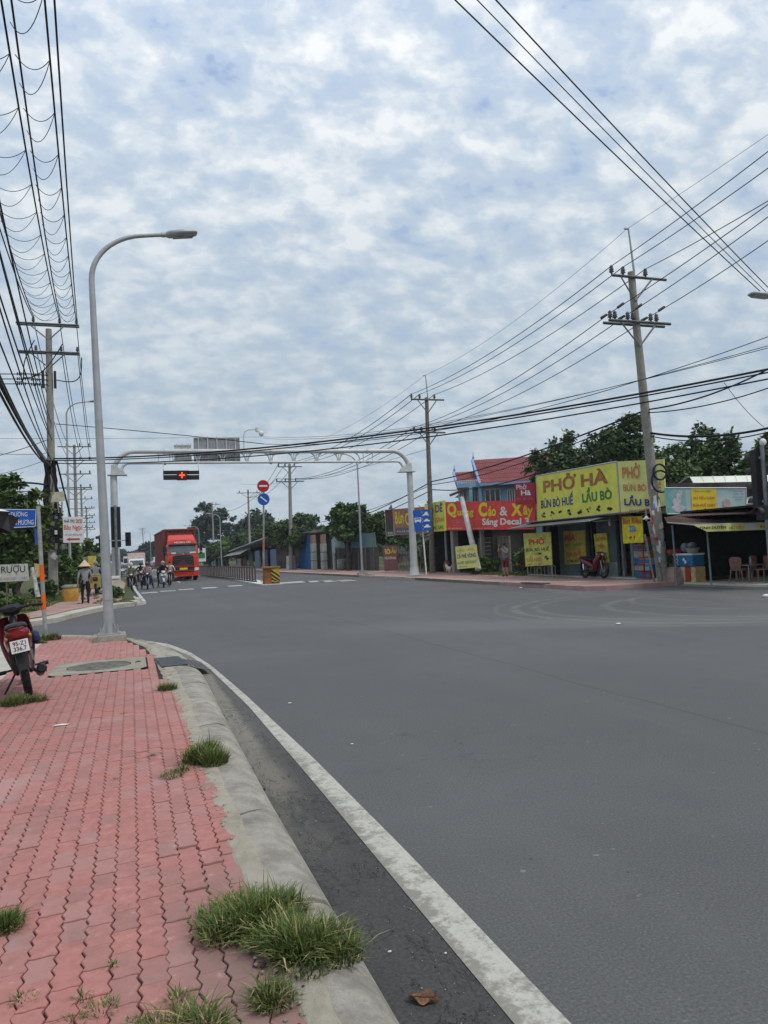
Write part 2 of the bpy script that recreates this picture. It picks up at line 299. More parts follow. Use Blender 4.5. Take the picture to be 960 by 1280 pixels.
# ---------------------------------------------------------------- mesh helpers
class MB:
    def __init__(s, off=(0, 0, 0)): s.v = []; s.f = []; s.m = []; s.s = []; s.o = Vector(off); s.M = None
    def add(s, vs, fs, mi=0, sm=False):
        b = len(s.v)
        for v in vs:
            v = Vector(v)
            if s.M: v = s.M @ v
            s.v.append(v - s.o)
        for f in fs: s.f.append([b+i for i in f]); s.m.append(mi); s.s.append(sm)
        return s
    def box(s, c, d, rz=0, mi=0, ry=0, rx=0):
        M = Matrix.Rotation(rz, 3, 'Z') @ Matrix.Rotation(ry, 3, 'Y') @ Matrix.Rotation(rx, 3, 'X'); c = Vector(c)
        vs = [c + M @ Vector((x*d[0]/2, y*d[1]/2, z*d[2]/2)) for x in (-1, 1) for y in (-1, 1) for z in (-1, 1)]
        return s.add(vs, [(0, 1, 3, 2), (4, 6, 7, 5), (0, 4, 5, 1), (2, 3, 7, 6), (0, 2, 6, 4), (1, 5, 7, 3)], mi)
    def tube(s, pts, r, n=8, mi=0, caps=True, sm=True, flat=1.):
        pts = [Vector(p) for p in pts]; k = len(pts); rs = r if isinstance(r, (list, tuple)) else [r]*k
        vs = []; up = None
        for i, p in enumerate(pts):
            t = (pts[min(i+1, k-1)] - pts[max(i-1, 0)])
            if t.length < 1e-9: t = Vector((0, 0, 1))
            t.normalize()
            if up is None: up = Vector((0, 0, 1)) if abs(t.z) < .9 else Vector((1, 0, 0))
            a = t.cross(up)
            if a.length < 1e-6: a = t.orthogonal()
            a.normalize(); b = a.cross(t).normalized(); up = b
            for j in range(n):
                an = 2*math.pi*j/n; vs.append(p + a*math.cos(an)*rs[i] + b*math.sin(an)*rs[i]*flat)
        fs = [(i*n+j, i*n+(j+1) % n, (i+1)*n+(j+1) % n, (i+1)*n+j) for i in range(k-1) for j in range(n)]
        s.add(vs, fs, mi, sm)
        if caps:
            s.add(vs[:n], [list(range(n))[::-1]], mi); s.add(vs[-n:], [list(range(n))], mi)
        return s
    def cyl(s, p0, p1, r0, r1=None, n=12, mi=0, caps=True): return s.tube([p0, p1], [r0, r0 if r1 is None else r1], n, mi, caps)
    def lathe(s, prof, c=(0, 0, 0), n=16, mi=0, axis='z', sm=True):
        c = Vector(c); vs = []
        for r_, z_ in prof:
            for j in range(n):
                a = 2*math.pi*j/n; x, y = r_*math.cos(a), r_*math.sin(a)
                vs.append(c + (Vector((x, y, z_)) if axis == 'z' else Vector((x, z_, -y)) if axis == 'y' else Vector((z_, x, y))))
        k = len(prof)
        fs = [(i*n+j, i*n+(j+1) % n, (i+1)*n+(j+1) % n, (i+1)*n+j) for i in range(k-1) for j in range(n)]
        return s.add(vs, fs, mi, sm)
    def prism(s, poly, vec, mi=0):
        poly = [Vector(p) for p in poly]; vec = Vector(vec); n = len(poly)
        s.add(poly, [list(range(n))[::-1]], mi); s.add([p+vec for p in poly], [list(range(n))], mi)
        vs = []
        for p in poly: vs += [p, p+vec]
        return s.add(vs, [(2*i, 2*((i+1) % n), 2*((i+1) % n)+1, 2*i+1) for i in range(n)], mi)
    def ell(s, c, r, n=12, k=8, mi=0, z0=-1., z1=1.):
        prof = []
        for i in range(k+1):
            t = z0 + (z1-z0)*i/k; t = math.sin(t*math.pi/2); prof.append((math.sqrt(max(0, 1-t*t)), t))
        c = Vector(c); vs = [c + Vector((a*math.cos(2*math.pi*j/n)*r[0], a*math.sin(2*math.pi*j/n)*r[1], b*r[2])) for a, b in prof for j in range(n)]
        fs = [(i*n+j, i*n+(j+1) % n, (i+1)*n+(j+1) % n, (i+1)*n+j) for i in range(k) for j in range(n)]
        return s.add(vs, fs, mi, True)
    def loft(s, rings, mi=0, closed=True, caps=True, sm=True):
        n = len(rings[0]); k = len(rings); vs = [p for r in rings for p in r]
        fs = [(i*n+j, i*n+(j+1) % n, (i+1)*n+(j+1) % n, (i+1)*n+j) for i in range(k-1) for j in range(n if closed else n-1)]
        s.add(vs, fs, mi, sm)
        if caps and closed: s.add(rings[0], [list(range(n))[::-1]], mi); s.add(rings[-1], [list(range(n))], mi)
        return s
    def mesh(s, name, mats, bevel=0):
        me = bpy.data.meshes.new(name)
        me.from_pydata(s.v, [], s.f)
        if not isinstance(mats, (list, tuple)): mats = [mats]
        for m in mats: me.materials.append(m)
        me.polygons.foreach_set('material_index', s.m); me.polygons.foreach_set('use_smooth', s.s)
        bm = bmesh.new(); bm.from_mesh(me)
        if bevel:
            bmesh.ops.remove_doubles(bm, verts=bm.verts, dist=1e-5)
            bmesh.ops.bevel(bm, geom=[e for e in bm.edges if e.is_manifold and e.calc_face_angle(0) > .5], offset=bevel, segments=2, affect='EDGES', profile=.6)
        bmesh.ops.recalc_face_normals(bm, faces=bm.faces)
        bm.to_mesh(me); bm.free(); me.update(); return me
    def build(s, name, mats, parent=None, bevel=0):
        o = bpy.data.objects.new(name, s.mesh(name, mats, bevel)); COL.objects.link(o)
        if parent: o.parent = parent
        else: o.location = s.o
        return o
def ring(x, zc, hy, hz, n=12, p=2.6, yc=0.):
    out = []
    for j in range(n):
        a = 2*math.pi*j/n; c, s_ = math.cos(a), math.sin(a)
        out.append(Vector((x, yc + hy*math.copysign(abs(c)**(2/p), c), zc + hz*math.copysign(abs(s_)**(2/p), s_))))
    return out
def tag(o, label=None, cat=None, group=None, kind=None):
    if label: o['label'] = label
    if cat: o['category'] = cat
    if group: o['group'] = group
    if kind: o['kind'] = kind
    return o
def thing(name, label, cat, loc=(0, 0, 0), rz=0, group=None):
    o = bpy.data.objects.new(name, None); COL.objects.link(o); o.location = loc; o.rotation_euler = (0, 0, rz); o.empty_display_size = .3
    return tag(o, label, cat, group)
def copy_tree(o, parent=None):
    c = o.copy(); COL.objects.link(c)
    if parent: c.parent = parent
    for ch in list(o.children): copy_tree(ch, c)
    return c
def npmesh(name, V, Fc, mats, rnd=None, mi=None, smooth=False):
    """V (n,3); Fc (m,k) all same k"""
    me = bpy.data.meshes.new(name); V = np.asarray(V, np.float32); Fc = np.asarray(Fc, np.int32); m, k = Fc.shape
    me.vertices.add(len(V)); me.vertices.foreach_set('co', V.ravel()); me.loops.add(m*k); me.loops.foreach_set('vertex_index', Fc.ravel())
    me.polygons.add(m); me.polygons.foreach_set('loop_start', np.arange(m, dtype=np.int32)*k)
    for q in (mats if isinstance(mats, (list, tuple)) else [mats]): me.materials.append(q)
    if mi is not None: me.polygons.foreach_set('material_index', np.asarray(mi, np.int32))
    if rnd is not None:
        a = me.attributes.new('rnd', 'FLOAT', 'FACE'); a.data.foreach_set('value', np.asarray(rnd, np.float32))
    me.update(calc_edges=True); return me
def link(name, me, parent=None, loc=(0, 0, 0)):
    o = bpy.data.objects.new(name, me); COL.objects.link(o); o.location = loc
    if parent: o.parent = parent
    return o

# flat boards with lettering.  q = four corners: top-left, top-right, bottom-right, bottom-left (as seen from the road)
def bil(q, u, v, w=0.):
    tl, tr, br, bl = q; p = (tl*(1-u)+tr*u)*v + (bl*(1-u)+br*u)*(1-v)
    n = (tr-tl).cross(bl-tl); n.normalize(); return p - n*w if False else p + n*w
def quad_n(q): n = (q[1]-q[0]).cross(q[3]-q[0]); return n.normalized()
def outward(q):
    n = quad_n(q); c = (q[0]+q[2])/2
    return n if n.dot(CAMP-c) > 0 else -n
def board(name, q, mats, parent, th=.05, split=None):
    q = [Vector(p) for p in q]; o = outward(q); b = MB(parent.location)
    b.prism([q[0], q[1], q[2], q[3]], -o*th); return b.build(name, mats, parent)
def patch(name, q, rect, m, parent, w=.006, th=.004):
    q = [Vector(p) for p in q]; o = outward(q); u0, v0, u1, v1 = rect
    P = [bil(q, u, v) + o*w for u, v in ((u0, v1), (u1, v1), (u1, v0), (u0, v0))]
    b = MB(parent.location); b.prism(P, -o*th); return b.build(name, m, parent)
_txt = {}
HORN = {'Ơ': 'O', 'Ờ': 'Ò', 'Ở': 'Ỏ', 'Ợ': 'Ọ', 'Ớ': 'Ó', 'Ỡ': 'Õ', 'ơ': 'o', 'ờ': 'ò', 'ở': 'ỏ', 'ợ': 'ọ', 'ớ': 'ó'}
def _raw(t, bold):
    k = (t, bold, 'raw')
    if k in _txt: return _txt[k]
    cu = bpy.data.curves.new('lettering', 'FONT'); cu.body = t; cu.resolution_u = 3; cu.offset = bold; cu.fill_mode = 'FRONT'
    ob = bpy.data.objects.new('lettering', cu); COL.objects.link(ob)
    me = bpy.data.meshes.new_from_object(ob.evaluated_get(bpy.context.evaluated_depsgraph_get()))
    n = len(me.vertices); co = np.zeros(n*3); me.vertices.foreach_get('co', co); co = co.reshape(-1, 3)
    fs = [list(p.vertices) for p in me.polygons]
    bpy.data.objects.remove(ob); bpy.data.curves.remove(cu); bpy.data.meshes.remove(me)
    _txt[k] = (co, fs); return _txt[k]
def text_mesh(t, bold=0.):
    """outline of a text; the horn of the Vietnamese O and the bar of the D are set on plain letters"""
    k = (t, bold)
    if k in _txt: return _txt[k]
    base = ''.join(HORN.get(c, c) for c in t).replace('Đ', 'D')
    co, fs = _raw(base, bold); co = co.copy(); fs = list(fs)
    for i, c in enumerate(t):
        if c in HORN:
            w = _raw(base[:i+1], bold)[0][:, 0].max(); c2, f2 = _raw(',', max(bold, .01)); c2 = c2.copy(); up = .585 if c.isupper() else .40
            c2 *= .8; c2[:, 0] += w-.07-c2[:, 0].min(); c2[:, 1] += up-c2[:, 1].min()
        elif c == 'Đ':
            w = _raw(base[:i+1], bold)[0][:, 0].max(); c2 = np.array([(w-.66, .31, 0), (w-.34, .31, 0), (w-.34, .39, 0), (w-.66, .39, 0)]); f2 = [[0, 1, 2, 3]]
        else: continue
        n0 = len(co); co = np.concatenate([co, c2]); fs += [[v+n0 for v in f] for f in f2]
    _txt[k] = (co, fs); return _txt[k]
def letter(t, q, rect, m, parent, w=.012, bold=.012, name='lettering', slant=0.):
    q = [Vector(p) for p in q]; o = outward(q); co, fs = text_mesh(t, bold)
    if len(co) == 0: return
    mn = co.min(0); mx = co.max(0); u0, v0, u1, v1 = rect
    b = MB(parent.location); vs = []
    for c in co:
        a = (c[0]-mn[0])/max(1e-6, mx[0]-mn[0]); d = (c[1]-mn[1])/max(1e-6, mx[1]-mn[1])
        vs.append(bil(q, u0+(u1-u0)*a + slant*d, v0+(v1-v0)*d) + o*w)
    b.add(vs, fs); return b.build(name, m, parent)
def xquad(pts, X): return [atx(x, y, X) for x, y in pts]
def yquad(pts, Y): return [aty(x, y, Y) for x, y in pts]
def blobs(q, rect, n, m, parent, w=.012, seed=0, rr=.35, name='picture'):
    """small printed pictures on a banner: flat irregular shapes"""
    q = [Vector(p) for p in q]; o = outward(q); rn = random.Random(seed); b = MB(parent.location); u0, v0, u1, v1 = rect
    ms = m if isinstance(m, (list, tuple)) else [m]
    for i in range(n):
        uc = u0+(u1-u0)*(i+.5)/n; vc = (v0+v1)/2; ru = (u1-u0)/n*rr; rv = (v1-v0)*.5
        for k in range(4):
            a0 = rn.random()*6; cu = uc+ru*.5*math.cos(a0); cv = vc+rv*.5*math.sin(a0); s_ = rn.uniform(.3, .6)
            P = [bil(q, cu+ru*s_*math.cos(a)*rn.uniform(.6, 1), cv+rv*s_*math.sin(a)*rn.uniform(.6, 1)) + o*(w+.001*k) for a in [j*math.pi/4 for j in range(8)]]
            b.add(P, [list(range(8))], k % len(ms))
    return b.build(name, ms, parent)

# ---------------------------------------------------------------- ground, roads, pavements
def bend(Y): return -.03*max(0, Y-40)
def sheet(name, poly, z, m, label=None, parent=None):
    b = MB(); b.add([(x, y, z) for x, y in poly], [list(range(len(poly)))])
    o = b.build(name, m, parent)
    if not parent: o['kind'] = 'structure'
    return o
sheet('ground', [(-2000, -600), (2000, -600), (2000, 2600), (-2000, 2600)], -.03, GRND)
road = MB()
road.add([(-60, 5, 0), (-60, 30, 0), (-3, 30, 0), (-3, 42, 0), (60, 42, 0), (60, -60, 0), (.5, -60, 0), (.5, 5, 0)], [range(8)][0:0] or [[0, 1, 2, 3, 4, 5, 6, 7]])
road.add([(-3, 42, 0), (-3+bend(600), 600, 0), (60+bend(600), 600, 0), (60, 42, 0)], [[0, 1, 2, 3]])
MAIN = road.build('main_road', ASPH); MAIN['kind'] = 'structure'

# near pavement on the left ------------------------------------------------
edge_p = [(.50, -3), (.50, 2.6), (.44, 4.6), (.41, 6.5), (.41, 9.5), (.33, 12.6), (.20, 14.4), (-.12, 15.9), (-.75, 17.0), (-1.7, 18.0), (-3.2, 18.9), (-6, 19.6)]
edge_k = [(.84, -3), (.84, 5.0), (.87, 7.6), (.93, 10.5), (.90, 12.2), (.68, 14.1), (.30, 15.5), (-.35, 16.85), (-1.3, 18.0), (-2.9, 19.3), (-6, 20.1)]
def resample(pts, n):
    P = [Vector((*p, 0)) for p in pts]; L = [0]
    for a, b in zip(P, P[1:]): L.append(L[-1]+(b-a).length)
    out = []
    for i in range(n+1):
        t = L[-1]*i/n; k = max(j for j in range(len(L)) if L[j] <= t+1e-9); k = min(k, len(P)-2)
        out.append(P[k].lerp(P[k+1], (t-L[k])/(L[k+1]-L[k])))
    return out
PZ = .15
base = MB(); base.add([(x, y, PZ-.028) for x, y in [(-9, -3)] + edge_p + [(-9, 19.6)]][::1], [list(range(len(edge_p)+2))])
SW = base.build('near_pavement', SOIL); SW['kind'] = 'structure'
# wavy interlocking pavers, waisted at the ends and bulged in the middle
PW, PL, PA, GAP, GAPR = .1030, .183, .0080, .0031, .0024
def paver_outline(j=0, rn=None):
    hw = PW/2-GAP; o = []
    ys = [-.5, -.375, -.125, .125, .375, .5]; zig = [0, 1, -1, 1, -1, 0]
    L = PL-2*GAPR
    left = [(-hw + PA*b_, y*L) for y, b_ in zip(ys, zig)]
    right = [(hw + PA*b_, y*L) for y, b_ in zip(ys, zig)]
    ends = [(-.5, -.0), (-.22, -.004), (.22, .004), (.5, 0)]
    top = [(hw*2*x, L/2+dy) for x, dy in ends[1:-1]]; bot = [(hw*2*x, -L/2+dy) for x, dy in ends[1:-1]]
    return left + top + right[::-1] + bot[::-1]
OUT = paver_outline()
def paver_geo():
    n = len(OUT); V = []; 
    for s_, z in ((1., -.03), (1., -.003), (.955, 0)):
        for x, y in OUT: V.append((x*s_, y*(1-(1-s_)*.55), z))
    Fq = [(i*n+j, i*n+(j+1) % n, (i+1)*n+(j+1) % n, (i+1)*n+j) for i in (0, 1) for j in range(n)]
    return np.array(V), Fq, [2*n+i for i in range(n)]
PV, PFq, PT = paver_geo(); nO = len(OUT)
pv_mesh = []
for k in range(3):
    me = bpy.data.meshes.new('paver'); me.from_pydata([tuple(v) for v in PV], [], PFq + [PT]); me.materials.append(PAV); me.update(); pv_mesh.append(me)
def edge_x(pts, y):
    for (x0, y0), (x1, y1) in zip(pts, pts[1:]):
        if y0 <= y <= y1: return x0+(x1-x0)*(y-y0)/(y1-y0)
    return pts[-1][0]
near, far = [], []
MANH = (-1.16, 11.35, .17, 12.75)   # concrete surround of the manhole x0,y0,x1,y1
for ci in range(0, 64):
    x = .50 - PW*(ci+.5)
    for ri in range(-6, 96):
        y = 1.0 + PL*(ri + (.5 if ci % 2 else 0))
        if x + PW*.55 > edge_x(edge_p, y) + .01 and y > 9: continue
        if y > 13 and x + PW > edge_x(edge_p, y+PL*.5): continue
        if MANH[0]-.03 < x < MANH[2]+.03 and MANH[1]-.05 < y < MANH[3]+.05: continue
        if x < -1.72 and y > 10.2: continue
        if (x+.45)**2+(y-15.96)**2 < .30**2: continue
        p = Vector((x, y, PZ)) - CAMP; d = p.dot(_f)
        if d <= .2: continue
        px = 480+F*p.dot(_R)/d; py = 640-F*p.dot(_U)/d
        vis = -25 < px < 985 and py < 1300
        (near if vis else far).append((y, x, d))
near.sort(key=lambda t: t[2]); far += near[295:]; near = near[:295]
def paver_jit(x, y):
    sink = 0.
    if y < 4.2 and x > .05: sink = -random.random()*.012
    return random.gauss(0, .0016)+sink, random.gauss(0, .007), random.gauss(0, .008), random.gauss(0, .01)
for y, x, d in near:
    o = link('paver', pv_mesh[0], SW); dz, rx, ry, rz = paver_jit(x, y)
    o.location = (x+random.gauss(0, .0012), y+random.gauss(0, .0015), PZ+dz); o.rotation_euler = (rx, ry, rz)
VV, FF, FT, RR, base_i = [], [], [], [], 0
qv, qf, tf, rq, rt = [], [], [], [], []
for y, x, d in far:
    dz, rx, ry, rz = paver_jit(x, y); c, s_ = math.cos(rz), math.sin(rz); P = PV.copy()
    P = np.stack([P[:, 0]*c-P[:, 1]*s_+x, P[:, 0]*s_+P[:, 1]*c+y, P[:, 2]+PZ+dz+P[:, 1]*rx-P[:, 0]*ry], 1)
    b0 = len(qv)*len(PV); qv.append(P); r_ = random.random()
    # walls
    for f in PFq: qf.append([i+b0 for i in f]); rq.append(r_)
    tf.append([i+b0 for i in PT]); rt.append(r_)
me = bpy.data.meshes.new('paver'); me.from_pydata(np.concatenate(qv).tolist(), [], qf+tf); me.materials.append(PAV)
a = me.attributes.new('rnd', 'FLOAT', 'FACE'); a.data.foreach_set('value', np.array(rq+rt, np.float32)); me.update()
o = link('paver_field', me, SW); o['kind'] = 'stuff'; o['label'] = 'smaller looking red wavy pavers farther along the pavement'
# bare concrete pad where the motorbike stands, and manhole
b = MB(); b.box((-5.3, 14.0, PZ-.012), (7.1, 7.4, .03)); b.build('concrete_pad', SLAB, SW)
mh = thing('manhole_cover', 'round manhole cover in a pale concrete frame among the red pavers', 'manhole', (-.5, 12.05, PZ))
b = MB(mh.location); x0, y0, x1, y1 = MANH; cxm, cym = -.50, 12.05; rings = []
n = 32
for z, sq in ((PZ+.002, 1), (PZ+.002, 0)):
    rg = []
    for j in range(n):
        an = 2*math.pi*(j+.5)/n; dx, dy = math.cos(an), math.sin(an)
        if sq:
            t = min((x1-x0)/2/abs(dx) if abs(dx) > 1e-6 else 9, (y1-y0)/2/abs(dy) if abs(dy) > 1e-6 else 9); rg.append(((x0+x1)/2+dx*t, (y0+y1)/2+dy*t, z))
        else: rg.append((cxm+dx*.46, cym+dy*.46, z))
    rings.append(rg)
rings.append([(p[0], p[1], PZ-.018) for p in rings[1]])
b.loft(rings, caps=False, sm=False); b.build('frame', m_concrete('manhole concrete', (.27, .24, .19), (.38, .345, .28), 4, (.2, .185, .155), .005, .6), mh)
b = MB(mh.location); b.lathe([(.001, PZ-.006), (.44, PZ-.006), (.445, PZ-.03)], (cxm, cym, 0), 32, sm=False)
for j in range(-5, 6): b.box((cxm+j*.07, cym, PZ-.003), (.02, 2*math.sqrt(max(.01, .42**2-(j*.07)**2)), .006))
b.build('cover', mat('manhole cover concrete', (.15, .15, .125), .85, var=.2, scale=12), mh)
b = MB(mh.location); b.tube([(.02, 12.05, PZ+.004), (.05, 12.12, PZ+.012), (.09, 12.1, PZ+.004)], .012, 6); b.build('lifting_handle', DKSTEEL, mh)
# kerb stones, broken mortar strip, gutter, edge line
kp = resample(edge_p, 120); kk = resample(edge_k, 120)
# match by arc fraction
KR = thing('pavement_kerb', 'weathered grey rolled concrete kerb along the edge of the red pavement', 'kerb', (.6, 2, 0)); KR['kind'] = 'structure'
del KR['category']; del KR['label']
def kerb_rings(i0, i1, inset):
    rg = []
    m_ = 10
    for i in range(m_+1):
        t = i0 + (i1-i0)*i/m_
        if i == 0: t += inset
        if i == m_: t -= inset
        a = t; k = int(min(119, a)); fr = a-k; p = kp[k].lerp(kp[k+1], fr); q = kk[k].lerp(kk[k+1], fr)
        w = random.Random(int(t*50)).uniform(-.009, .007)
        prof = [(.24, PZ-.05), (.24, PZ+.002), (.45, PZ+.006), (.68, PZ-.006+w), (.86, PZ-.045+w), (.96, PZ-.095), (1.0, -.005), (1.0, -.06)]
        rg.append([p.lerp(q, s_)+Vector((0, 0, z)) for s_, z in prof])
    return rg
nk = 21
for i in range(nk):
    b = MB(KR.location); b.loft(kerb_rings(120*i/nk, 120*(i+1)/nk, .075), closed=True, caps=True, sm=False); b.build('kerb_stone', KERB, KR)
b = MB(KR.location); rg = []
for i in range(241):
    t = i/2; k = int(min(119, t)); p = kp[k].lerp(kp[k+1], t-k); q = kk[k].lerp(kk[k+1], t-k); rr_ = random.Random(i)
    rg.append([p.lerp(q, -.05+rr_.uniform(-.02, .01))+Vector((0, 0, PZ-.02)), p.lerp(q, .02)+Vector((0, 0, PZ-.002+rr_.uniform(-.006, .004))), p.lerp(q, .16)+Vector((0, 0, PZ+.004+rr_.uniform(-.003, .005))), p.lerp(q, .30+rr_.uniform(-.03, .03))+Vector((0, 0, PZ+.0035))])
b.loft(rg, closed=False, caps=False, sm=False); b.build('mortar_bed', MORTAR, KR)
# pebbles and crumbs along the mortar bed
b = MB(KR.location); rn = random.Random(3)
for i in range(150):
    t = rn.uniform(20, 95) if i % 3 else rn.uniform(33, 47); k = int(t); p = kp[k].lerp(kp[k+1], t-k); q = kk[k].lerp(kk[k+1], t-k); c = p.lerp(q, rn.uniform(-.02, .22)); s_ = rn.uniform(.006, .016)
    b.ell((c.x, c.y, PZ+.004), (s_, s_*rn.uniform(.6, 1), s_*.6), 6, 3)
b.build('mortar_crumbs', MORTAR, KR)['kind'] = 'stuff'
line_L = [(1.22, -3), (1.22, 5.5), (1.20, 8.5), (1.09, 11.5), (.93, 13.4), (.66, 15.0), (.24, 16.2), (-.30, 17.1), (-.9, 17.9)]
line_R = [(1.40, -3), (1.40, 4.0), (1.37, 6.0), (1.27, 9.2), (1.14, 12.0), (.96, 14.0), (.68, 15.6), (.26, 16.65), (-.28, 17.4), (-.9, 18.1)]
def strip(name, A, B, z0, z1, m, n=60, parent=None):
    A = resample(A, n); B = resample(B, n); b = MB()
    b.loft([[a_+Vector((0, 0, z0)), c_+Vector((0, 0, z1))] for a_, c_ in zip(A, B)], closed=False, caps=False, sm=False)
    o = b.build(name, m, parent)
    if not parent: o['kind'] = 'structure'
    return o
strip('gutter', edge_k, [(1.25, -3), (1.25, 5.5), (1.22, 8.5), (1.11, 11.5), (.95, 13.4), (.68, 15.0), (.26, 16.2), (-.28, 17.1), (-1.2, 18.2), (-2.9, 19.5), (-6, 20.3)], .004, .004, GUT)
strip('edge_line', line_L, line_R, .008, .008, LINE)
# storm drain
dr = thing('storm_drain', 'slotted steel storm drain grate let into the kerb beside the manhole', 'drain grate', (.65, 11.4, 0))
b = MB(dr.location); b.box((.52, 11.75, PZ+.012), (.36, 1.05, .012), rz=R(4)); b.build('cover_plate', DKSTEEL, dr)
b = MB(dr.location); b.box((.86, 11.65, .105), (.34, 1.0, .014), rz=R(4), ry=R(16)); b.build('grate_frame', mat('drain steel', (.16, .16, .155), .7, var=.2), dr)
for j in range(4):
    b = MB(dr.location); b.box((.755+j*.07, 11.65, .143-j*.0203), (.036, .86, .006), rz=R(4), ry=R(16)); b.build('slot', BLACK, dr)

# far-left corner: raised pavement, kerb, grass verge --------------------------------
FZ = .15
fl_edge = [(-60, 22.5), (-6, 22.6), (-3.4, 22.8), (-2.4, 24.2), (-1.9, 26.8), (-1.1, 29.2), (-.2, 30.6), (.1, 32.5), (.0, 38), (-.15, 60), (-1.2+bend(100)+1.8, 100), (bend(600)-.2, 600)]
b = MB(); b.prism([(x, y, 0) for x, y in fl_edge]+[(bend(600)-40, 600, 0), (-60, 600, 0)], (0, 0, FZ)); o = b.build('far_left_verge', GRND); o['kind'] = 'structure'
b = MB(); pl = [(-60, 22.9), (-5.8, 23.0), (-3.7, 23.2), (-2.75, 24.4), (-2.25, 27), (-1.45, 29.5), (-.6, 31), (-.42, 33), (-.45, 60), (-2.2, 100)]; pr = [(-60, 23.6), (-6.2, 23.8), (-4.4, 24.0), (-3.6, 26), (-3.1, 29), (-3.0, 31), (-3.0, 33), (-2.75, 36), (-2.7, 60), (-4.4, 100)]
A_, B_ = resample(pl, 50), resample(pr, 50)
b.loft([[p+Vector((0, 0, FZ+.006)), q+Vector((0, 0, FZ+.006))] for p, q in zip(A_, B_)], closed=False, caps=False, sm=False); o = b.build('far_left_footpath', REDF); o['kind'] = 'structure'
def kerbline(name, pts, w, z0, z1, m, n=40, label=None):
    P = resample(pts, n); b = MB(); rg = []
    for i, p in enumerate(P):
        t = (P[min(i+1, n)]-P[max(0, i-1)]).normalized(); s_ = Vector((-t.y, t.x, 0))
        rg.append([p+Vector((0, 0, z0)), p+Vector((0, 0, z1-.02)), p+s_*.03+Vector((0, 0, z1)), p+s_*w+Vector((0, 0, z1)), p+s_*w+Vector((0, 0, z0))])
    b.loft(rg, closed=True, caps=True, sm=False); o = b.build(name, m); o['kind'] = 'structure'; return o
kerbline('far_left_kerb', [(-60, 22.2), (-6, 22.3), (-3.3, 22.5), (-2.2, 24.0), (-1.6, 26.7), (-.85, 29.0), (0.0, 30.3)], .5, -.02, FZ+.012, SLAB)
kerbline('far_left_road_kerb', [(.52, 31.1), (.30, 38), (.12, 60), (-.9, 82), (bend(600)+.1, 600)], .15, -.02, .13, mat('dull white kerb paint', (.50, .50, .47), .8, var=.15, scale=3))
b = MB(); b.prism([(0, 30.2, 0), (.5, 31.0, 0), (.12, 37.9, 0), (-.05, 38, 0), (-.4, 33, 0), (-.5, 30.4, 0)], (0, 0, .06)); o = b.build('broken_kerb_apron', SLAB); o['kind'] = 'structure'
ap = thing('kerb_slab_heap', 'loose broken concrete kerb slabs at the tip of the far left corner', 'rubble', (.1, 31, .06))
for i, (x, y, a_, l) in enumerate([(-.15, 30.7, .5, .9), (.12, 31.3, .2, 1.1), (.05, 32.4, -.1, 1.3), (.2, 33.6, .15, 1.4), (-.2, 32.0, .4, .8)]):
    b = MB(ap.location); b.box((x, y, .09+.02*(i % 2)), (.24, l, .09), rz=a_, ry=.1*(i % 3-1)); b.build('slab', SLAB if i % 2 else KERB, ap)

# right side pavement --------------------------------------------------------------
RZ = .15
rk = [(14.5, 21.6), (14.5, 23), (14.45, 42), (14.3+bend(70), 70), (15.2+bend(90), 90), (14.5+bend(600), 600)]
rpoly = [(17.9, 20.9), (16.4, 21.0), (15.0, 21.1)] + rk
b = MB(); b.prism([(x, y, 0) for x, y in rpoly]+[(18.7+bend(600), 600, 0), (18.7+bend(120), 120, 0), (18.7, 40, 0), (18.7, 20.9, 0)], (0, 0, RZ-.01)); o = b.build('right_pavement', REDF); o['kind'] = 'structure'
kerbline('right_kerb', [(p[0]+.0, p[1]) for p in reversed(rpoly)][0:], .32, -.02, RZ+.004, m_concrete('pink kerb concrete', (.38, .32, .27), (.50, .43, .37), 2, (.26, .2, .17)), 60)
b = MB(); b.prism([(18.65, 20.9, 0), (18.65, 40, 0), (18.65+bend(120), 120, 0), (18.65+bend(600), 600, 0), (300, 600, 0), (300, 20.9, 0)], (0, 0, RZ-.02)); o = b.build('right_verge', GRND); o['kind'] = 'structure'
b = MB(); b.prism([(17.6, 5, 0), (17.6, 20.6, 0), (60, 20.6, 0), (60, 5, 0)], (0, 0, .05)); o = b.build('shop_forecourt', m_concrete('dusty forecourt', (.20, .19, .17), (.28, .26, .23), 2, (.12, .11, .09))); o['kind'] = 'structure'
b = MB(); b.prism([(18.6, 30, RZ), (18.6, 46, RZ), (60, 46, RZ), (60, 30, RZ)], (0, 0, .012)); o = b.build('yard_grass', GRND); o['kind'] = 'structure'
# driveway dip on the right kerb and drain
for (x, y, sx_, sy_, lb) in ((14.62, 25.1, .35, 1.7, 'long dark kerb inlet grate in front of the noodle shop'), (14.55, 45.6, .3, 1.2, 'small dark kerb inlet by the slim lamp post across the road')):
    t = thing('kerb_inlet', lb, 'drain', (x, y, RZ)); b = MB(t.location); b.box((x, y, RZ+.012), (sx_, sy_, .02)); b.build('grate', DKSTEEL, t)
    for j in range(6):
        b = MB(t.location); b.box((x, y+(j-2.5)*sy_/6.5, RZ+.028), (sx_*.8, .05, .01)); b.build('bar', GALV, t)
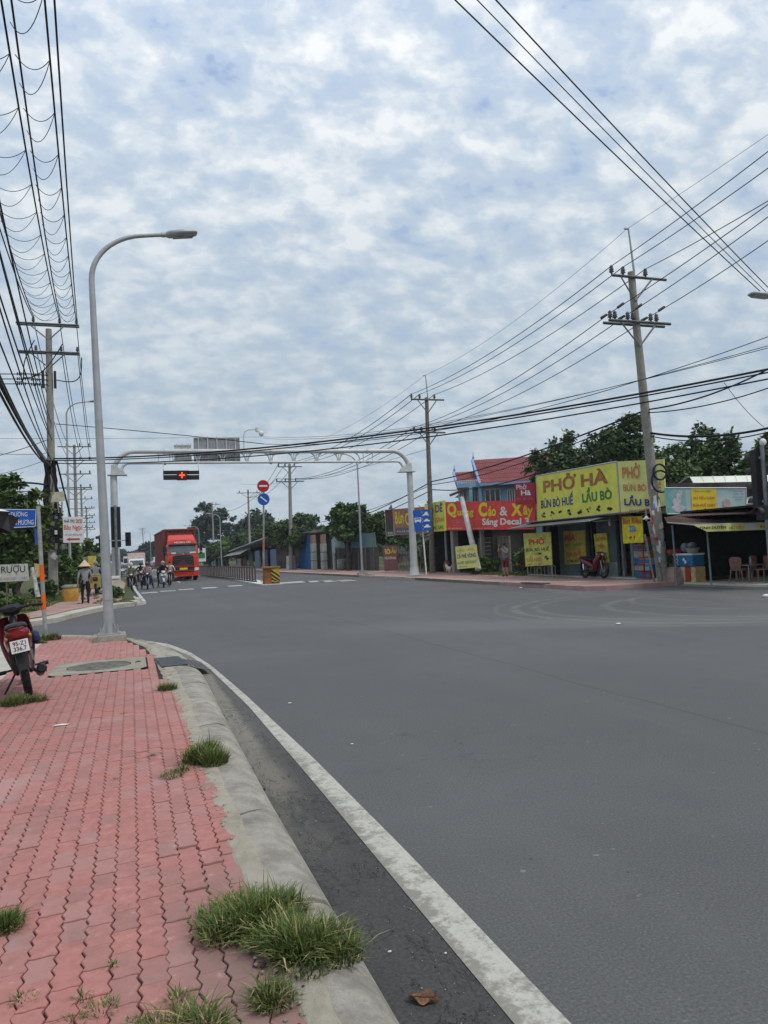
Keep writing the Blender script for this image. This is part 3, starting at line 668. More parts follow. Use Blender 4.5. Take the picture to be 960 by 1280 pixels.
# painted markings: give-way dashes in front of the stop line and beyond the median
for i, (px, py) in enumerate([(187, 741), (210, 739), (233, 737), (262, 735), (294, 732.5)]):
    p = at(px, py); w = .55
    b = MB(); b.add([(p.x-.42, p.y-.6, .006), (p.x+.42, p.y-.6, .006), (p.x+.42, p.y+.9, .006), (p.x-.42, p.y+.9, .006)], [(0, 1, 2, 3)]); b.build('crossing_block', LINE2, MAIN)
for i, (px, py) in enumerate([(357, 728.7), (375, 727.5), (392, 727), (411, 726.5), (430, 725.8)]):
    p = at(px, py)
    b = MB(); b.add([(p.x-.48, p.y-1.2, .006), (p.x+.48, p.y-1.2, .006), (p.x+.48, p.y+1.2, .006), (p.x-.48, p.y+1.2, .006)], [(0, 1, 2, 3)]); b.build('crossing_block', LINE2, MAIN)
for i in range(14):
    y = 58+i*14
    b = MB(); x = 4.0+bend(y); b.add([(x-.07, y, .006), (x+.07, y, .006), (x+.07, y+4, .006), (x-.07, y+4, .006)], [(0, 1, 2, 3)]); b.build('lane_dash', LINE2, MAIN)
b = MB(); b.prism([(7.15, 43.0, 0), (8.35, 42.8, 0), (8.25, 60, 0), (8.1+bend(110), 110, 0), (8.1+bend(400), 400, 0), (7.3+bend(400), 400, 0), (7.3+bend(110), 110, 0), (7.3, 60, 0)], (0, 0, .05)); o = b.build('median_strip', WHITE); o['kind'] = 'structure'

# ================================================================ street lamps, gantry, signals
def make_lamp(name, label, base, top, arm, bendr, side, loc, r0=.105, r1=.05, group=None, lean=0.):
    """tapered pole that bends over into an arm with an LED head; arm along +x of the thing"""
    t = thing(name, label, 'street lamp', loc, side, group)
    b = MB(); b.box((0, 0, .06), (.62, .62, .16)); b.build('plinth', KERB, t, bevel=.02)
    b = MB(); b.box((0, 0, .155), (.42, .42, .025)); 
    for a in range(4): b.M = Matrix.Rotation(a*math.pi/2+math.pi/4, 4, 'Z'); b.prism([(.09, 0, .17), (.22, 0, .17), (.09, 0, .42)], (0, .012, 0)); b.M = None
    b.build('base_plate', GALV, t)
    for sx in (-1, 1):
        for sy in (-1, 1):
            b = MB(); b.cyl((sx*.16, sy*.16, .16), (sx*.16, sy*.16, .30), .016, n=6); b.cyl((sx*.16, sy*.16, .168), (sx*.16, sy*.16, .195), .032, n=6); b.build('anchor_bolt', GALV, t)
    pts = []; rs = []
    zb = top-bendr
    for i in range(9): pts.append((0, 0, .16+(zb-.16)*i/8)); rs.append(r0+(r1*1.25-r0)*i/8)
    up = R(8)
    for i in range(1, 13):
        a = (math.pi/2-up)*i/12; pts.append((bendr*(1-math.cos(a)), 0, zb+bendr*math.sin(a)*.86)); rs.append(r1*1.25+(r1*.9-r1*1.25)*i/12)
    p = pts[-1]; ex = arm-p[0]
    for i in (1, 2, 3): pts.append((p[0]+ex*i/3, 0, p[2]+math.tan(up)*ex*i/3)); rs.append(r1*.88)
    b = MB(); b.tube(pts, rs, 20); b.tube([(0, 0, zb*.6), (0, 0, zb*.6+.03)], r1*1.25+(r0-r1*1.25)*.42+.004, 20); b.build('pole', GALV, t)
    b = MB(); b.box((0, -r0*.93, 1.0), (.11, .02, .36)); b.build('service_door', GALV, t, bevel=.006)
    hx, hz = pts[-1][0], pts[-1][2]
    b = MB(); M = Matrix.Translation((hx, 0, hz)) @ Matrix.Rotation(-up, 4, 'Y'); b.M = M
    b.cyl((-.05, 0, 0), (.12, 0, 0), r1*1.15, n=12)
    b.loft([ring(x, zc, hy, hz_, 12, 3.5) for x, zc, hy, hz_ in ((.05, 0, .06, .045), (.12, 0, .13, .055), (.35, .005, .15, .06), (.62, 0, .145, .045), (.70, -.005, .10, .02))], sm=True)
    h = b.build('lamp_head', GALV, t)
    b = MB(); b.M = M; b.box((.40, 0, -.058), (.42, .22, .012)); b.build('diffuser', mat('lamp lens', (.30, .32, .33), .2), h)
    return t
lampN = make_lamp('street_lamp', 'tall grey street lamp with curved arm standing on the corner of the red pavement', 0, 8.05+.52, 1.48, 1.2, R(2), (-.45, 15.96, PZ-.02), .102, .046)
lampN.rotation_euler = (0, R(-1.2), R(2))
def far_lamp(px, py, d_, arm, h, rz, label, r0=.08, r1=.04):
    p = at(px, py, .15); return make_lamp('street_lamp', label, 0, h, arm, 1.0, rz, (p.x, p.y, .12), r0, r1, 'street lamps along the road')
far_lamp(453, 718, 0, 1.5, 8.3, R(178), 'slim grey street lamp on the right pavement between the median and the gantry foot')
def lampY(X, Y, rz, h, arm, label): return make_lamp('street_lamp', label, 0, h, arm, 1.0, rz, (X, Y, .12), .085, .04, 'street lamps along the road')
p = aty(88, 712, 51); lampY(p.x, 51, R(2), 12.2, 1.35, 'grey street lamp behind the left concrete power pole, arm reaching over the pavement')
p = aty(277, 706, 117); lampY(p.x, 117, R(178), 8.6, 1.4, 'distant street lamp beyond the container truck, arm to the left')
p = aty(250, 708, 150); lampY(p.x, 150, R(178), 8.2, 2.2, 'street lamp just right of the truck container roof, far off')
p = aty(197+50, 706, 190); 
p = aty(263, 706, 170); lampY(p.x, 170, R(178), 9.0, 2.6, 'distant street lamp with a pale head above the truck mirror')
p = aty(189, 706, 175); lampY(p.x, 175, R(178), 8.6, 1.4, 'far street lamp left of the red container')
# lamp whose head hangs in at the right edge
rl = make_lamp('street_lamp', 'street lamp whose dark oval head juts in at the right edge of the picture', 0, 7.85, 1.85, 1.0, R(165), (18.1, 14.3, .05), .09, .045)

def signal_box(name, parent, c, n=3, axis='z', s=.36, face=(0, 1, 0), red_on=None):
    """lamp housings in a row; face = direction the lenses look"""
    c = Vector(c); ax = Vector((0, 0, 1)) if axis == 'z' else Vector((1, 0, 0)); fc = Vector(face); sd_ = ax.cross(fc)
    M = Matrix((( sd_.x, fc.x, ax.x, c.x), (sd_.y, fc.y, ax.y, c.y), (sd_.z, fc.z, ax.z, c.z), (0, 0, 0, 1)))
    b = MB(parent.location); b.M = M; b.box((0, 0, 0), (s*.78, s*.45, s*n)); hb = b.build(name, BLACK, parent, bevel=.015)
    for i in range(n):
        z = (i-(n-1)/2)*s
        b = MB(parent.location); b.M = M
        pts = []
        for j in range(9):
            a = math.pi*(j/8)*1.0
            pts.append((math.cos(a)*s*.4, math.sin(a)*s*.4))
        r0_ = [(x, s*.22, z+y*1.0) for x, y in pts]; r1_ = [(x*1.02, s*.65, z+y*.96) for x, y in pts]
        for q in (r0_, r1_): pass
        if axis == 'x': r0_ = [(y, s*.22, z+x) for x, y in pts]; r1_ = [(y, s*.6, z+x) for x, y in pts]
        b.loft([r0_, r1_, [(x*.95, y, z_*1) for x, y, z_ in r1_], [(x*.95, y, z_*1) for x, y, z_ in r0_]], closed=False, caps=False)
        b.build('visor', BLACK, hb)
        b = MB(parent.location); b.M = M; b.lathe([(.001, s*.26), (s*.25, s*.255), (s*.34, s*.235)], (0, 0, z), 14, axis='y')
        b.build('lens', mat('unlit lens', (.05, .03, .03), .3), hb)
    return hb
G = thing('traffic_gantry', 'grey tubular steel gantry arching across the road carrying red cross signals', 'gantry', (-.72, 39.6, .15))
GX0, GX1, GY = -.72, 15.3, 39.6
for X, lab in ((GX0, 'left'), (GX1, 'right')):
    b = MB(G.location); b.lathe([(.30, .15), (.30, .22), (.27, .3), (.235, .65), (.23, .7)], (X, GY, 0), 20); b.cyl((X, GY, .6), (X, GY, 6.15), .21, .165, 20)
    b.box((X, GY, .2), (.75, .75, .06)); b.build('post', GALV2, G)
    sgn = 1 if X < 5 else -1
    b = MB(G.location); b.prism([(X-.12*sgn, GY-.15, 6.15), (X+.58*sgn, GY-.15, 6.15), (X+.52*sgn, GY-.15, 6.32), (X+.10*sgn, GY-.15, 6.62), (X-.10*sgn, GY-.15, 6.66)], (0, .30, 0)); b.build('head_bracket', GALV2, G, bevel=.02)
    b = MB(G.location); b.box((X+.18*sgn, GY, 6.13), (.95, .55, .04)); b.build('flange', GALV2, G)
def arc2(x0, z0, x1, z1, n=8): return [(x0+(x1-x0)*(1-math.cos(math.pi/2*i/n)), GY, z0+(z1-z0)*math.sin(math.pi/2*i/n)) for i in range(n+1)]
TZ, BZ = 7.34, 6.74
b = MB(G.location); pt = arc2(GX0-.02, 6.1, GX0+1.0, TZ)+arc2(GX1+.02, 6.1, GX1-1.0, TZ)[::-1]; b.tube(pt, .125, 14); b.build('top_chord', GALV2, G)
b = MB(G.location); pt = arc2(GX0+.36, 6.2, GX0+.75, BZ, 6)+arc2(GX1-.36, 6.2, GX1-.75, BZ, 6)[::-1]; b.tube(pt, .068, 12); b.build('bottom_chord', GALV2, G)
for x in (3.2, 11.5):
    pass
for x in (GX0+2.5, 7.3, GX1-2.5):
    for z, r_ in ((TZ, .15), (BZ, .11)):
        b = MB(G.location); b.cyl((x-.05, GY, z), (x-.012, GY, z), r_, n=14); b.cyl((x+.012, GY, z), (x+.05, GY, z), r_, n=14)
        for a in range(6): b.cyl((x-.07, GY+math.cos(a*1.047)*r_*.85, z+math.sin(a*1.047)*r_*.85), (x+.07, GY+math.cos(a*1.047)*r_*.85, z+math.sin(a*1.047)*r_*.85), .018, n=6)
        b.build('pipe_coupling', GALV2, G)
na = 8; xs0, xs1 = GX0+2.9, GX1-2.9
seg = (xs1-xs0)/na
for i in range(na):
    xa = xs0+seg*i; xb = xa+seg
    b = MB(G.location)
    pts = [(xa+.05+(seg-.1)*(.5-.5*math.cos(math.pi*j/12)), GY, BZ+(TZ-BZ-.03)*math.sin(math.pi*j/12)**.75) for j in range(13)]
    b.tube(pts, .036, 6); b.build('arch_brace', GALV2, G)
    b = MB(G.location)
    for q in ((-.07, 0, .07) if i else (0,)): b.cyl((xa+q, GY, BZ), (xa+q*2.2, GY, TZ), .022, n=6)
    b.build('strut', GALV2, G)
for x in (GX0+2.2, GX0+2.75, GX1-2.75, GX1-2.2): b = MB(G.location); b.cyl((x, GY, BZ), (x, GY, TZ), .022, n=6); b.build('strut', GALV2, G)
# panels on the gantry seen from behind
for px0, px1, z0, z1, m, lb in ((218, 240, 6.80, 7.72, WHITE, 'small white lane sign on the gantry seen from behind'), (243, 301, 6.78, 8.12, mat('back of sign aluminium', (.33, .34, .35), .5, .5), 'large grey direction sign on the gantry seen from behind')):
    x0 = aty(px0, 570, GY).x; x1 = aty(px1, 570, GY).x; t = thing('road_sign', lb, 'sign back', ((x0+x1)/2, GY+.2, z0))
    b = MB(t.location); b.box(((x0+x1)/2, GY+.25, (z0+z1)/2), (x1-x0, .03, z1-z0)); b.build('panel', m, t)
    k = 3 if x1-x0 < 1.5 else 5
    for i in range(k):
        b = MB(t.location); x = x0+(x1-x0)*(i+.5)/k; b.box((x, GY+.20, (z0+z1)/2), (.05, .06, z1-z0+.08)); b.build('rib', GALV2, t)
    b = MB(t.location); b.box(((x0+x1)/2, GY+.2, z1-.03), (x1-x0, .05, .05)); b.box(((x0+x1)/2, GY+.2, z0+.2), (x1-x0, .05, .05)); b.build('rail', GALV2, t)
# red cross lane signals
t = thing('lane_signal', 'black double-row lane signal hanging under the gantry with a lit red cross', 'traffic signal', (aty(225, 594, GY-.3).x, GY-.3, 6.0))
for px0, px1 in ((204, 236), (234, 249)):
    for py0, py1 in ((588.5, 592.7), (594, 599.5)):
        a_ = aty(px0, py0, GY-.3); c_ = aty(px1, py1, GY-.3)
        b = MB(t.location); b.box(((a_.x+c_.x)/2, GY-.3, (a_.z+c_.z)/2), (abs(c_.x-a_.x), .14, abs(a_.z-c_.z))); b.build('display_case', BLACK, t, bevel=.01)
a_ = aty(227.5, 594, GY-.42)
b = MB(t.location); b.box((a_.x, GY-.33, a_.z), (.50, .18, .50)); b.build('cross_case', mat('signal case tinted red', (.06, .015, .012), .6), t, bevel=.01)
RL = mat('lit red cross', (.9, .1, .02), .5, emit=((1., .10, .03), 1.1))
b = MB(t.location); b.box((a_.x, GY-.43, a_.z), (.30, .02, .075)); b.box((a_.x, GY-.433, a_.z), (.075, .02, .30)); b.build('red_cross', RL, t)
for px in (204, 248):
    a_ = aty(px, 585, GY-.3); b = MB(t.location); b.tube([(a_.x, GY-.08, 6.85), (a_.x, GY-.3, 6.7), (a_.x, GY-.3, aty(px, 598, GY-.3).z+.1)], .018, 6); b.build('hanger', GALV2, t)
# vertical signals
def vert_signal(label, X, Y, z0, z1, rz=0, side=(0,)):
    t = thing('traffic_signal', label, 'traffic light', (X, Y, .15))
    b = MB(t.location); b.cyl((X, Y, .15), (X, Y, z1+.1), .075, .06, 12); b.box((X, Y, .2), (.34, .34, .04)); b.build('pole', mat('signal pole grey', (.2, .22, .24), .5, .3), t)
    hb = signal_box('signal_head', t, (X, Y+.22, (z0+z1)/2+.0), 4, s=(z1-z0)/4, face=(0, 1, 0))
    b = MB(t.location); b.box((X, Y+.1, (z0+z1)/2), ((z1-z0)*.235, .02, (z1-z0)*1.03)); b.build('back_board', BLACK, t)
    for zz in (z0+.25, z1-.25): b = MB(t.location); b.box((X, Y+.06, zz), (.12, .14, .07)); b.build('bracket', GALV, t)
    return t
sg = vert_signal('black vertical traffic signal fixed beside the left gantry post, seen from behind', aty(143, 600, 38.8).x, 38.8, 2.5, 4.45)
for dx, lb in ((.56, 'right'), (-.72, 'left')):
    signal_box('pedestrian_signal', sg, (sg.location.x+dx, 38.8, 2.85 if dx > 0 else 2.75), 2, s=.34, face=(0, -1, 0) if dx > 0 else (-1, 0, 0))
    b = MB(sg.location); b.cyl((sg.location.x, 38.8, 2.8), (sg.location.x+dx, 38.8, 2.8), .025, n=6); b.build('bracket', GALV, sg)
sr = vert_signal('black traffic signal at the right edge in front of the dark food shop', 17.82, 17.0, 2.35, 4.15)
for i, (dx, z, fc) in enumerate(((-.40, 2.25, (-1, 0, 0)), (.1, 2.3, (0, -1, 0)))):
    signal_box('pedestrian_signal', sr, (17.82+dx, 16.75, z), 1, s=.42, face=fc)
b = MB(sr.location); b.ell((17.87, 17.0, 4.35), (.10, .10, .12)); b.tube([(17.82, 17, 4.15), (17.87, 17, 4.3)], .03, 6); b.build('camera_dome', WHITE, sr)
b = MB(sr.location); b.box((18.02, 16.7, 3.15), (.25, .3, 1.9)); b.build('countdown_housing', BLACK, sr, bevel=.02)
# cctv mast on the gantry
t = thing('cctv_camera', 'small camera arm rising from the top of the gantry', 'camera', (aty(305, 560, GY).x, GY, TZ))
x = aty(305, 560, GY).x; z1 = aty(306, 537, GY).z
b = MB(t.location); b.tube([(x, GY, TZ), (x, GY, z1-.35), (x+.08, GY, z1-.1), (x+.3, GY, z1), (x+.75, GY, z1+.02)], .028, 8); b.build('mast', GALV2, t)
b = MB(t.location); b.cyl((x+.75, GY, z1+.1), (x+.75, GY, z1-.12), .11, n=12); b.ell((x+.95, GY-.05, z1-.22), (.14, .14, .15)); b.build('dome', WHITE, t)

# ================================================================ power poles and overhead cables
def insulator(b, c, s=1., mi=0):
    c = Vector(c); b.lathe([(.03*s, 0), (.035*s, .05*s), (.085*s, .07*s), (.05*s, .11*s), (.08*s, .14*s), (.045*s, .18*s), (.065*s, .21*s), (.035*s, .26*s), (.001, .28*s)], c, 8)
PORC = mat('brown grey porcelain', (.11, .12, .12), .35)
def power_pole(label, base, top, r0=.17, r1=.10, arms=(), rod=0., yaw=0., armlen=(-1.2, 1.2), m=CONC, group='concrete power poles'):
    """arms = [(z, x_left, x_right, [x insulators], double)] measured from the pole axis"""
    base = Vector(base); top = Vector(top); t = thing('power_pole', label, 'power pole', base, 0, group)
    b = MB(base); b.tube([base.lerp(top, i/6) for i in range(7)], [r0+(r1-r0)*i/6 for i in range(7)], 14); b.build('shaft', m, t)
    L = (top-base).z; axis = lambda z: base.lerp(top, (z-base.z)/L)
    c_, s_ = math.cos(yaw), math.sin(yaw)
    for z, xl, xr, ins, dbl in arms:
        o = axis(z); P = lambda x, dz=0., dy=0.: Vector((o.x+x*c_-dy*s_, o.y+x*s_+dy*c_, o.z+dz))
        for dy in ((-.16, .16) if dbl else (-.13,)):
            b = MB(base); b.tube([P(xl, 0, dy), P(xr, 0, dy)], .055, 4, sm=False); b.build('crossarm', mat('crossarm steel', (.13, .14, .145), .6, .3), t)
        for sx in (xl*.62, xr*.55):
            b = MB(base); b.tube([P(sx, -.02, -.15), P(0, -.85, -.12)], .035, 4, sm=False); b.build('brace', mat('brace steel', (.27, .28, .28), .6, .3), t)
        for x in ins:
            b = MB(base); insulator(b, P(x, .05, -.1), 1.15); b.build('insulator', PORC, t)
    if rod:
        b = MB(base); o = axis(top.z-.8); b.tube([o+Vector((.1, 0, 0)), o+Vector((.1, 0, .9)), top+Vector((.02, 0, rod))], [.045, .04, .03], 6); b.box(top+Vector((-.06, 0, rod)), (.2, .05, .05)); b.build('ground_wire_spike', GALV, t)
    return t
LPB = Vector((-3.85, 42, .12)); LPT = Vector((-3.78, 42, 14.2))
lpz1 = aty(60, 406, 42).z; lpz2 = aty(62, 441, 42).z
LP = power_pole('tall concrete power pole on the left verge wrapped in black cables and small boxes', LPB, LPT, .24, .15,
    [(lpz1, -1.55, 1.5, [-.72, .55, 1.38], True), (lpz2, -1.5, 1.5, [-.62, .60, 1.40], True)], group=None)
b = MB(LPB)
for i in range(3):
    z = aty(60, 470+i*6, 42).z
    b.tube([(-3.85, 41.85, z), (-5.0, 41.7, z+.02)], .03, 6)
    for k in range(5): b.cyl((-4.25-.09*k, 41.8, z), (-4.29-.09*k, 41.8, z), .085, n=8); b.cyl((-4.9-.09*k, 41.7, z), (-4.94-.09*k, 41.7, z), .085, n=8)
b.box((-4.1, 41.9, aty(60, 475, 42).z), (.12, .2, .9)); b.box((-3.52, 41.9, aty(60, 475, 42).z), (.12, .2, .9)); b.build('strain_insulators', BLACK, LP)
# mass of cables, boxes and papers on the left pole
rn = random.Random(11)
for k in range(26):
    b = MB(LPB); a0 = rn.uniform(0, 6.28); pts = []
    for i in range(9):
        z = 7.2-(7.2-2.9)*i/8; a = a0+rn.uniform(-.5, .5); r_ = rn.uniform(.22, .40)*(1.0 if 3 < z < 5.8 else .85)
        pts.append((-3.85+.25*(1-i/8)*0+math.cos(a)*r_, 41.95+math.sin(a)*r_*.8, z))
    b.tube(pts, rn.uniform(.02, .05), 5); b.build('down_lead', CABLE, LP)
for k in range(9):
    b = MB(LPB); z = rn.uniform(3.0, 5.2); R_ = rn.uniform(.25, .42); cx_ = -3.85+rn.uniform(-.3, .3)
    b.tube([(cx_+math.cos(a)*R_, 41.55+rn.uniform(-.03, .03), z+math.sin(a)*R_*.9) for a in [i*math.pi/8 for i in range(17)]], .022, 5); b.build('cable_coil', CABLE, LP)
for i, (px, py, w, h, m) in enumerate(((70, 655, .35, .45, BLACK), (62, 664, .3, .4, BLACK), (80, 668, .28, .4, BLACK), (64, 682, .34, .32, BLACK), (74, 690, .25, .3, BLACK), (70, 665.5, .12, .22, WHITE), (64, 664, .09, .14, WHITE), (70, 647, .12, .14, ALU), (80, 683, .22, .25, ALU))):
    p = aty(px, py, 41.5); b = MB(LPB); b.box(p, (w, .16, h)); b.build('junction_box', m, LP, bevel=.01)
# one object per notice on the pole
def notice(name, label, quad_px, Y, m, th=.02, cat='sign', lines=(), X=None):
    q = xquad(quad_px, X) if X is not None else yquad(quad_px, Y)
    t = thing(name, label, cat, q[3]); board('panel', q, m, t, th)
    for (tx, rect, mm, bo) in lines: letter(tx, q, rect, mm, t, w=.008, bold=bo)
    return t, q
notice('pole_notice', 'cream torn placard tied high on the left power pole above the cable boxes', [(66, 615.5), (80, 614), (81, 626), (63.5, 628)], 41.5, mat('cream placard', (.55, .52, .38), .8, var=.12, scale=9))
notice('pole_notice', 'small pale diamond placard hanging low on the left power pole', [(67.5, 690), (73, 694.5), (69, 700), (62, 696)], 41.45, mat('pale card', (.48, .47, .46), .8))
t = thing('wooden_ladder_frame', 'short pale wooden rungs fixed under the cream placard on the left pole', 'wooden frame', (-3.8, 41.5, 5.0))
for x0, x1 in ((66.5, 65), (71.5, 73.5), (77.5, 77)):
    b = MB(t.location); b.tube([aty(x0, 627, 41.5), aty(x1, 641, 41.5)], .035, 4, sm=False); b.build('slat', mat('bare timber', (.36, .32, .25), .85), t)
t, q = notice('hanging_sign', 'white lodging sign with a red arrow hanging beside the left power pole', [(78.5, 646), (104, 646), (104.3, 678), (79, 678.5)], 38, PWHITE, .04, 'sign',
    [('NHÀ TRỌ', (.06, .74, .58, .92), PBLUE, .02), ('20/20', (.64, .75, .95, .91), PRED, .02), ('Bảo Ngọc', (.05, .44, .95, .70), PRED, .01), ('CÓ CHỖ TRỐNG MỚI', (.08, .27, .93, .36), PBLACK, .0)])
b = MB(t.location); o_ = outward(q); P = [bil(q, u, v)+o_*.008 for u, v in ((.14, .13), (.35, .20), (.35, .165), (.82, .165), (.82, .095), (.35, .095), (.35, .06))]; b.prism(P, -o_*.004); b.build('arrow', PRED, t)
b = MB(t.location); b.tube([aty(78, 650, 38), aty(74, 650, 41.8)], .02, 5); b.tube([aty(78, 674, 38), aty(74, 674, 41.8)], .02, 5); b.build('bracket', GALV, t)

# more poles on the left farther away
def left_pole(Y, px, ztop, lab, nar=3):
    p = aty(px, 705, Y); a = []
    for k in range(nar): a.append((ztop-.2-k*1.35, -1.5, 1.5, [-.7, .5, 1.35], False))
    return power_pole(lab, (p.x, Y, .1), (p.x-.02, Y, ztop), .2, .12, a, m=CONC)
left_pole(78, 97, 13.5, 'second power pole on the left with four stacked crossarms of cables', 4)
left_pole(112, 104, 12.5, 'third power pole on the left, thin and pale with stacked crossarms', 5)
left_pole(150, 110, 12.5, 'fourth power pole on the left far behind the lamp', 4)
# right-hand row
P1B = Vector((17.62, 21.5, .15)); P1T = aty(788.5, 340, 21.3)
P1 = power_pole('leaning concrete power pole plastered with posters in front of the yellow noodle shop', P1B, P1T, .20, .115,
    [(10.85, -.92, 1.38, [-.9, -.42, .52], False), (9.25, -1.25, 1.35, [-1.15, -.95, -.42, -.2, .55, .8], True)], rod=1.55, group=None)
P2b = at(541, 716, .15); P2T = aty(533, 497, P2b.y)
P2 = power_pole('concrete power pole rising behind the yellow banner right of the gantry', P2b, P2T, .19, .11, [(aty(531, 500, P2b.y).z, -1.1, 1.15, [-1.05, -.5, .5], False), (aty(533, 541, P2b.y).z, -1.0, 1.15, [-.95, -.45, .45], False)], rod=1.4, m=mat('brownish pole concrete', (.19, .16, .135), .9, var=.15), group=None)
P3b = Vector((aty(364, 712, 76.6).x, 76.6, .15)); P3T = aty(362, 580, 76.6)
P3 = power_pole('pale power pole above the round dark tree with the whitewashed trunk', P3b, P3T, .24, .14, [(P3T.z-.3, -1.3, 1.3, [-1.2, -.5, .5], False), (aty(362, 602, 76.6).z, -1.5, 1.5, [-1.4, -.5, .6], False)], group=None)
for (px, pt, Y, lab, w) in ((313, 612, 110, 'thin power pole behind the tin roofed shed', 1.3), (268, 628, 140, 'white power pole with two crossarms behind the distant shops', 1.4), (245, 655, 200, 'far power pole above the truck cab', 1.2), (171+10, 660, 300, 'very far power pole left of the container', 1.2)):
    p = aty(px, 706, Y); q_ = aty(px-3, pt, Y)
    power_pole(lab, (p.x, Y, .1), q_, .2, .12, [(q_.z-.4, -w, w, [-w*.9, -w*.3, w*.5], False), (q_.z-2., -w, w, [-w*.9, -w*.3, w*.5], False)] if px != 313 else [(q_.z-.5, -w*1.3, w*1.3, [-w, 0, w], False)])
# helper for cables
def cable_pts(a, c, sag, n=24):
    a = Vector(a); c = Vector(c); return [a.lerp(c, i/n) - Vector((0, 0, sag*4*(i/n)*(1-i/n))) for i in range(n+1)]
def cable(label, strands, group='overhead cables', m=CABLE, name='overhead_cable'):
    """strands: list of (a, c, sag, radius)"""
    a0 = Vector(strands[0][0]); t = thing(name, label, 'cable', a0, 0, group)
    for a, c, sg_, r_ in strands:
        b = MB(a0); b.tube(cable_pts(a, c, sg_), r_, 5); b.build('strand', m, t)
    return t
# three twin bundles running towards and over the viewer on the left, with rope loops between them
ZA = lpz1+.35
LPREV = Vector((-1.75, -4, 0))
pair_ends = []
for i, (dx, lab) in enumerate(((-.72, 'leftmost'), (.55, 'middle'), (1.38, 'rightmost'))):
    A = Vector((-3.80+dx, 42, ZA)); B = Vector((LPREV.x+dx*.92, -4, ZA-.1)); pair_ends.append((A, B))
    cable('%s of the three twin black cables running overhead along the left pavement' % lab, [(A, B, 2.0, .024), (A+Vector((.05, 0, .0)), B+Vector((.26, 0, .05)), 1.9, .024)], group=None)
    C = Vector((-3.80+dx+.02, 42, lpz2+.3)); D = aty(97, 560, 78); D = Vector((D.x+dx*.9, 78, 13.2))
    cable('%s upper feeder cable from the left power pole to the next pole' % lab, [(A, D, 1.2, .022)], group=None)
for gi in (0, 1):
    (A0, B0), (A1, B1) = pair_ends[gi], pair_ends[gi+1]
    t = thing('rope_garland', ('slack rope loops hung between the leftmost and middle overhead cables', 'slack rope loops hung between the middle and rightmost overhead cables')[gi], 'rope loops', A0)
    P0 = cable_pts(A0, B0, 2.0, 46); P1_ = cable_pts(A1, B1, 2.0, 46)
    for k in range(1, 34):
        a_ = P0[k]; c_ = P1_[min(46, k + (0 if k % 2 else 1))]
        b = MB(A0); b.tube(cable_pts(a_+Vector((.1, 0, 0)), c_, .28 if k % 2 else .50, 10), .010, 4); b.build('loop', mat('grey rope', (.05, .06, .065), .8), t)
# lower circuit continuing + thick dropping cable bundle
for i, (dx) in enumerate((-.62, .60, 1.40)):
    A = Vector((-3.80+dx, 42, lpz2+.3)); D = aty(97, 560, 78); D = Vector((D.x+dx*.9, 78, 11.9))
    cable(('left', 'middle', 'right')[i]+' strand of the lower feeder between the first two left poles', [(A, D, 1.4, .022)], group=None)
# jumper loops on the pole
for i, pts in enumerate(([(102, 447), (102, 465), (98, 475), (88, 478), (75, 476), (70, 475)], [(43, 425), (35, 440), (29, 455), (30, 470), (28, 478), (20, 477)], [(78, 430), (66, 450), (55, 463), (42, 472), (30, 472)])):
    t = thing('jumper_cable', ('looped jumper cable right of the left pole', 'jumper loop drooping left of the left pole crossarm', 'diagonal jumper cable crossing the left pole')[i], 'cable', aty(*pts[0], 41.6))
    P = [aty(x, y, 41.6) for x, y in pts]; Q = []
    for j in range(len(P)-1):
        for k in range(4): Q.append(P[j].lerp(P[j+1], k/4))
    Q.append(P[-1]); Q2 = [Q[0]]+[(Q[max(0, j-2)]+Q[j-1]+Q[j]+Q[j+1]+Q[min(len(Q)-1, j+2)])/5 for j in range(1, len(Q)-1)]+[Q[-1]]
    b = MB(t.location); b.tube(Q2, .028, 5); b.build('strand', CABLE, t)
for i in range(3):
    z = aty(60, 470+i*6, 42).z
    cable(('upper', 'middle', 'lower')[i]+' of three side feeder cables leaving the left pole towards the left', [((-5.0, 41.7, z), (-16, 40, z+.3), .3, .026)], group=None)
# thick telecom bundle sweeping down to the pole from the upper left
A = Vector((-3.9, 41.9, 7.0))
st = []
B = at(-70, 330, 6.2)
rn = random.Random(5)
for k in range(9):
    o1 = Vector((rn.uniform(-.16, .16), 0, rn.uniform(-.22, .12))); o2 = Vector((rn.uniform(-.1, .1), 0, rn.uniform(-.12, .1)))
    st.append((A+o1*.6, B+o2, .35+rn.uniform(-.06, .22), .035 if k < 5 else .018))
cable('thick black bundle of telecom cables sweeping down to the left power pole', st, group=None)
for i, (px0, py0, z0, z1) in enumerate(((-60, 180, 8.2, 8.6), (-60, 270, 7.6, 7.4), (-60, 90, 8.8, 9.4))):
    cable(('upper', 'lower', 'topmost')[i]+' thin black cable above the thick telecom bundle on the left', [(Vector((-3.9, 41.9, z1)), at(px0, py0, z0), .3, .022), (Vector((-3.75, 41.9, z1-.3)), at(px0+25, py0, z0), .35, .020)], group=None)
cable('black service cable from the left edge to the left power pole at tree height', [(Vector((-3.95, 41.9, 5.9)), aty(-40, 616, 33), -.25, .05), (Vector((-3.95, 41.9, 5.5)), aty(-40, 618, 33), -.1, .02)], group=None)
cable('thin wire from the left edge climbing to the left power pole', [(Vector((-3.95, 41.9, 8.3)), aty(-40, 578, 33), .1, .018)], group=None)
cable('pair of faint wires behind the left power pole', [(Vector((-3.9, 41.9, 7.6)), aty(-30, 562, 60), .2, .014), (Vector((-3.9, 41.9, 7.3)), aty(-30, 596, 60), .2, .014)], group=None)
